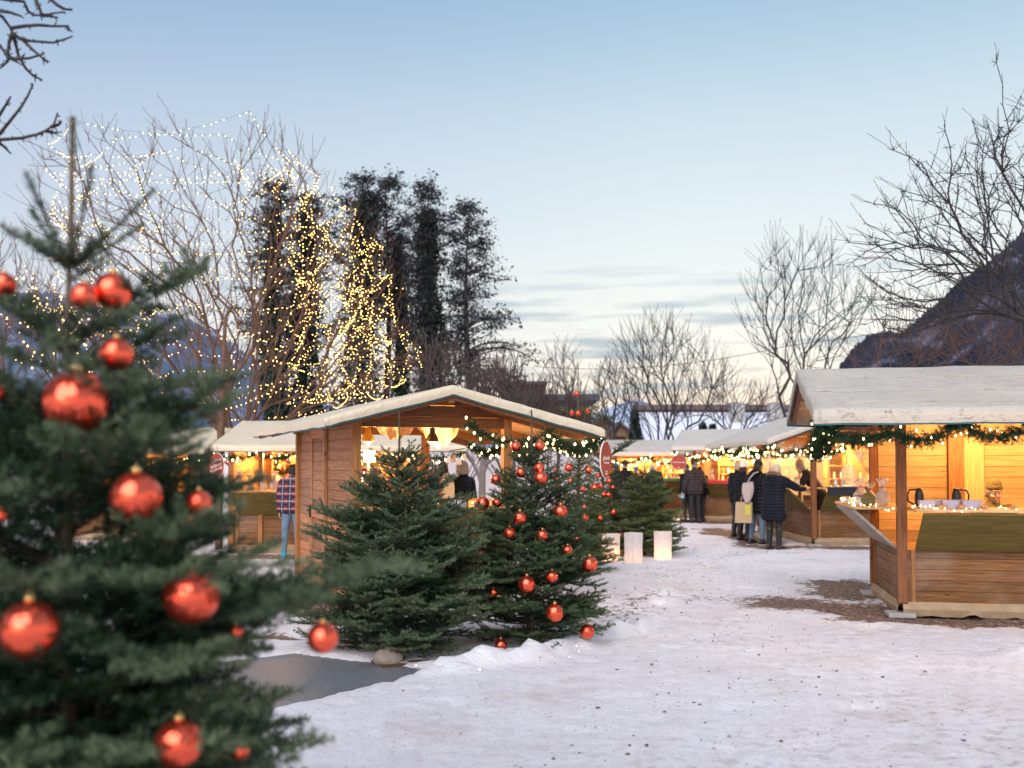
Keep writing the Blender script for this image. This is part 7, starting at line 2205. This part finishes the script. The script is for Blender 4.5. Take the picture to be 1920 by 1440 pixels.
for i, (px, py) in enumerate(spots):
    g = GP(px, py)
    m = MB(); s = rr_.uniform(.012, .030)
    pts = [(s * math.cos(a) * (1 + .3 * math.sin(3 * a)), s * .6 * math.sin(a), .012 + rr_.uniform(0, .014)) for a in [2 * math.pi * k / 8 for k in range(8)]]
    m.v = pts + [(x, y, z - .002) for x, y, z in pts]; m.f = [tuple(range(8)), tuple(range(15, 7, -1))] + [(k, 8 + k, 8 + (k + 1) % 8, (k + 1) % 8) for k in range(8)]
    o_ = m.build('fallen_leaf', 'leaf_litter'); o_.location = (g.x, g.y, .004); o_.rotation_euler = (0, 0, rr_.random() * 6)
    tag(o_, f'{nm[i % 10]} dead leaf {where[i]}', 'leaf', 'dead leaves on the snow')
# loose snow crumbs along the bank
rng = np.random.default_rng(14)
n = 90
u = rng.random(n) * .7; seg_a = np.array([[-.75, 7.85], [.35, 8.5], [1.15, 9.7]])
pos = np.where(u[:, None] < .55, seg_a[0] + (seg_a[1] - seg_a[0]) * (u[:, None] / .55), seg_a[1] + (seg_a[2] - seg_a[1]) * ((u[:, None] - .55) / .45)) + rng.normal(size=(n, 2)) * np.array([.10, .10])
icv = np.array([(0, 0, 1), (.9, 0, .4), (.3, .85, .4), (-.7, .5, .4), (-.7, -.5, .4), (.3, -.85, .4), (.7, .5, -.4), (-.3, .85, -.4), (-.9, 0, -.4), (-.3, -.85, -.4), (.7, -.5, -.4), (0, 0, -1)])
icf = np.array([(0, 1, 2), (0, 2, 3), (0, 3, 4), (0, 4, 5), (0, 5, 1), (1, 6, 2), (2, 7, 3), (3, 8, 4), (4, 9, 5), (5, 10, 1), (6, 7, 2), (7, 8, 3), (8, 9, 4), (9, 10, 5), (10, 6, 1), (11, 7, 6), (11, 8, 7), (11, 9, 8), (11, 10, 9), (11, 6, 10)])
sc_ = np.minimum(rng.gamma(1.6, .005, n) + .004, .02)
c3_ = np.concatenate([pos, (.005 + rng.random((n, 1)) * .04)], 1)
V = (c3_[:, None, :] + icv[None] * sc_[:, None, None] * (1 + rng.normal(size=(n, 12, 1)) * .18)).reshape(-1, 3)
Fq = (np.arange(n)[:, None, None] * 12 + icf[None]).reshape(-1, 3)
mottled('snow_clod', (.80, .80, .84), (.88, .88, .91), 9, .8, 60, .6)
tag(link('snow_crumbs', np_mesh('snow_crumbs', V, Fq, smooth=True), 'snow_clod'), 'crumbs of shovelled snow along the bank by the firs', 'snow', kind='stuff')
# grit and small stones trodden out of the gravel
rng = np.random.default_rng(33)
q = np.stack([rng.uniform(-4, 7.5, 60000), rng.uniform(5, 20, 60000)], 1)
ixg = np.clip(np.searchsorted(xs, q[:, 0]), 0, len(xs) - 1); iyg = np.clip(np.searchsorted(ys, q[:, 1]), 0, len(ys) - 1)
pr = .012 + .22 * grav[iyg, ixg] + .05 * np.clip(1 - np.abs(q[:, 0] - 2.2 - (q[:, 1] - 10) * .12) / 1.6, 0, 1)
ok = (rng.random(len(q)) < pr) & (inside[iyg, ixg] < .1)
q = q[ok]; zq = GZ[iyg[ok], ixg[ok]]; n = len(q)
sc_ = np.minimum(rng.gamma(2.0, .0022, n) + .0028, .016)
c3_ = np.concatenate([q, zq[:, None] + sc_[:, None] * .2], 1)
V = (c3_[:, None, :] + icv[None] * np.array([1, 1, .6]) * sc_[:, None, None] * (1 + rng.normal(size=(n, 12, 1)) * .2)).reshape(-1, 3)
Fq = (np.arange(n)[:, None, None] * 12 + icf[None]).reshape(-1, 3)
m, nt, b = new_mat('grit')
geo = nt.nodes.new('ShaderNodeNewGeometry')
r = ramp_node(nt, [(0, (.05, .03, .02)), (.5, (.20, .14, .11)), (1, (.46, .40, .35))]); nt.links.new(geo.outputs['Random Per Island'], r.inputs[0]); nt.links.new(r.outputs[0], b.inputs['Base Color']); b.inputs['Roughness'].default_value = .9
tag(link('grit', np_mesh('grit', V, Fq), 'grit'), 'brown grit and small stones scattered over the trodden snow', 'grit', kind='stuff')
for o in list(bpy.data.meshes):
    if o.users == 0: bpy.data.meshes.remove(o)
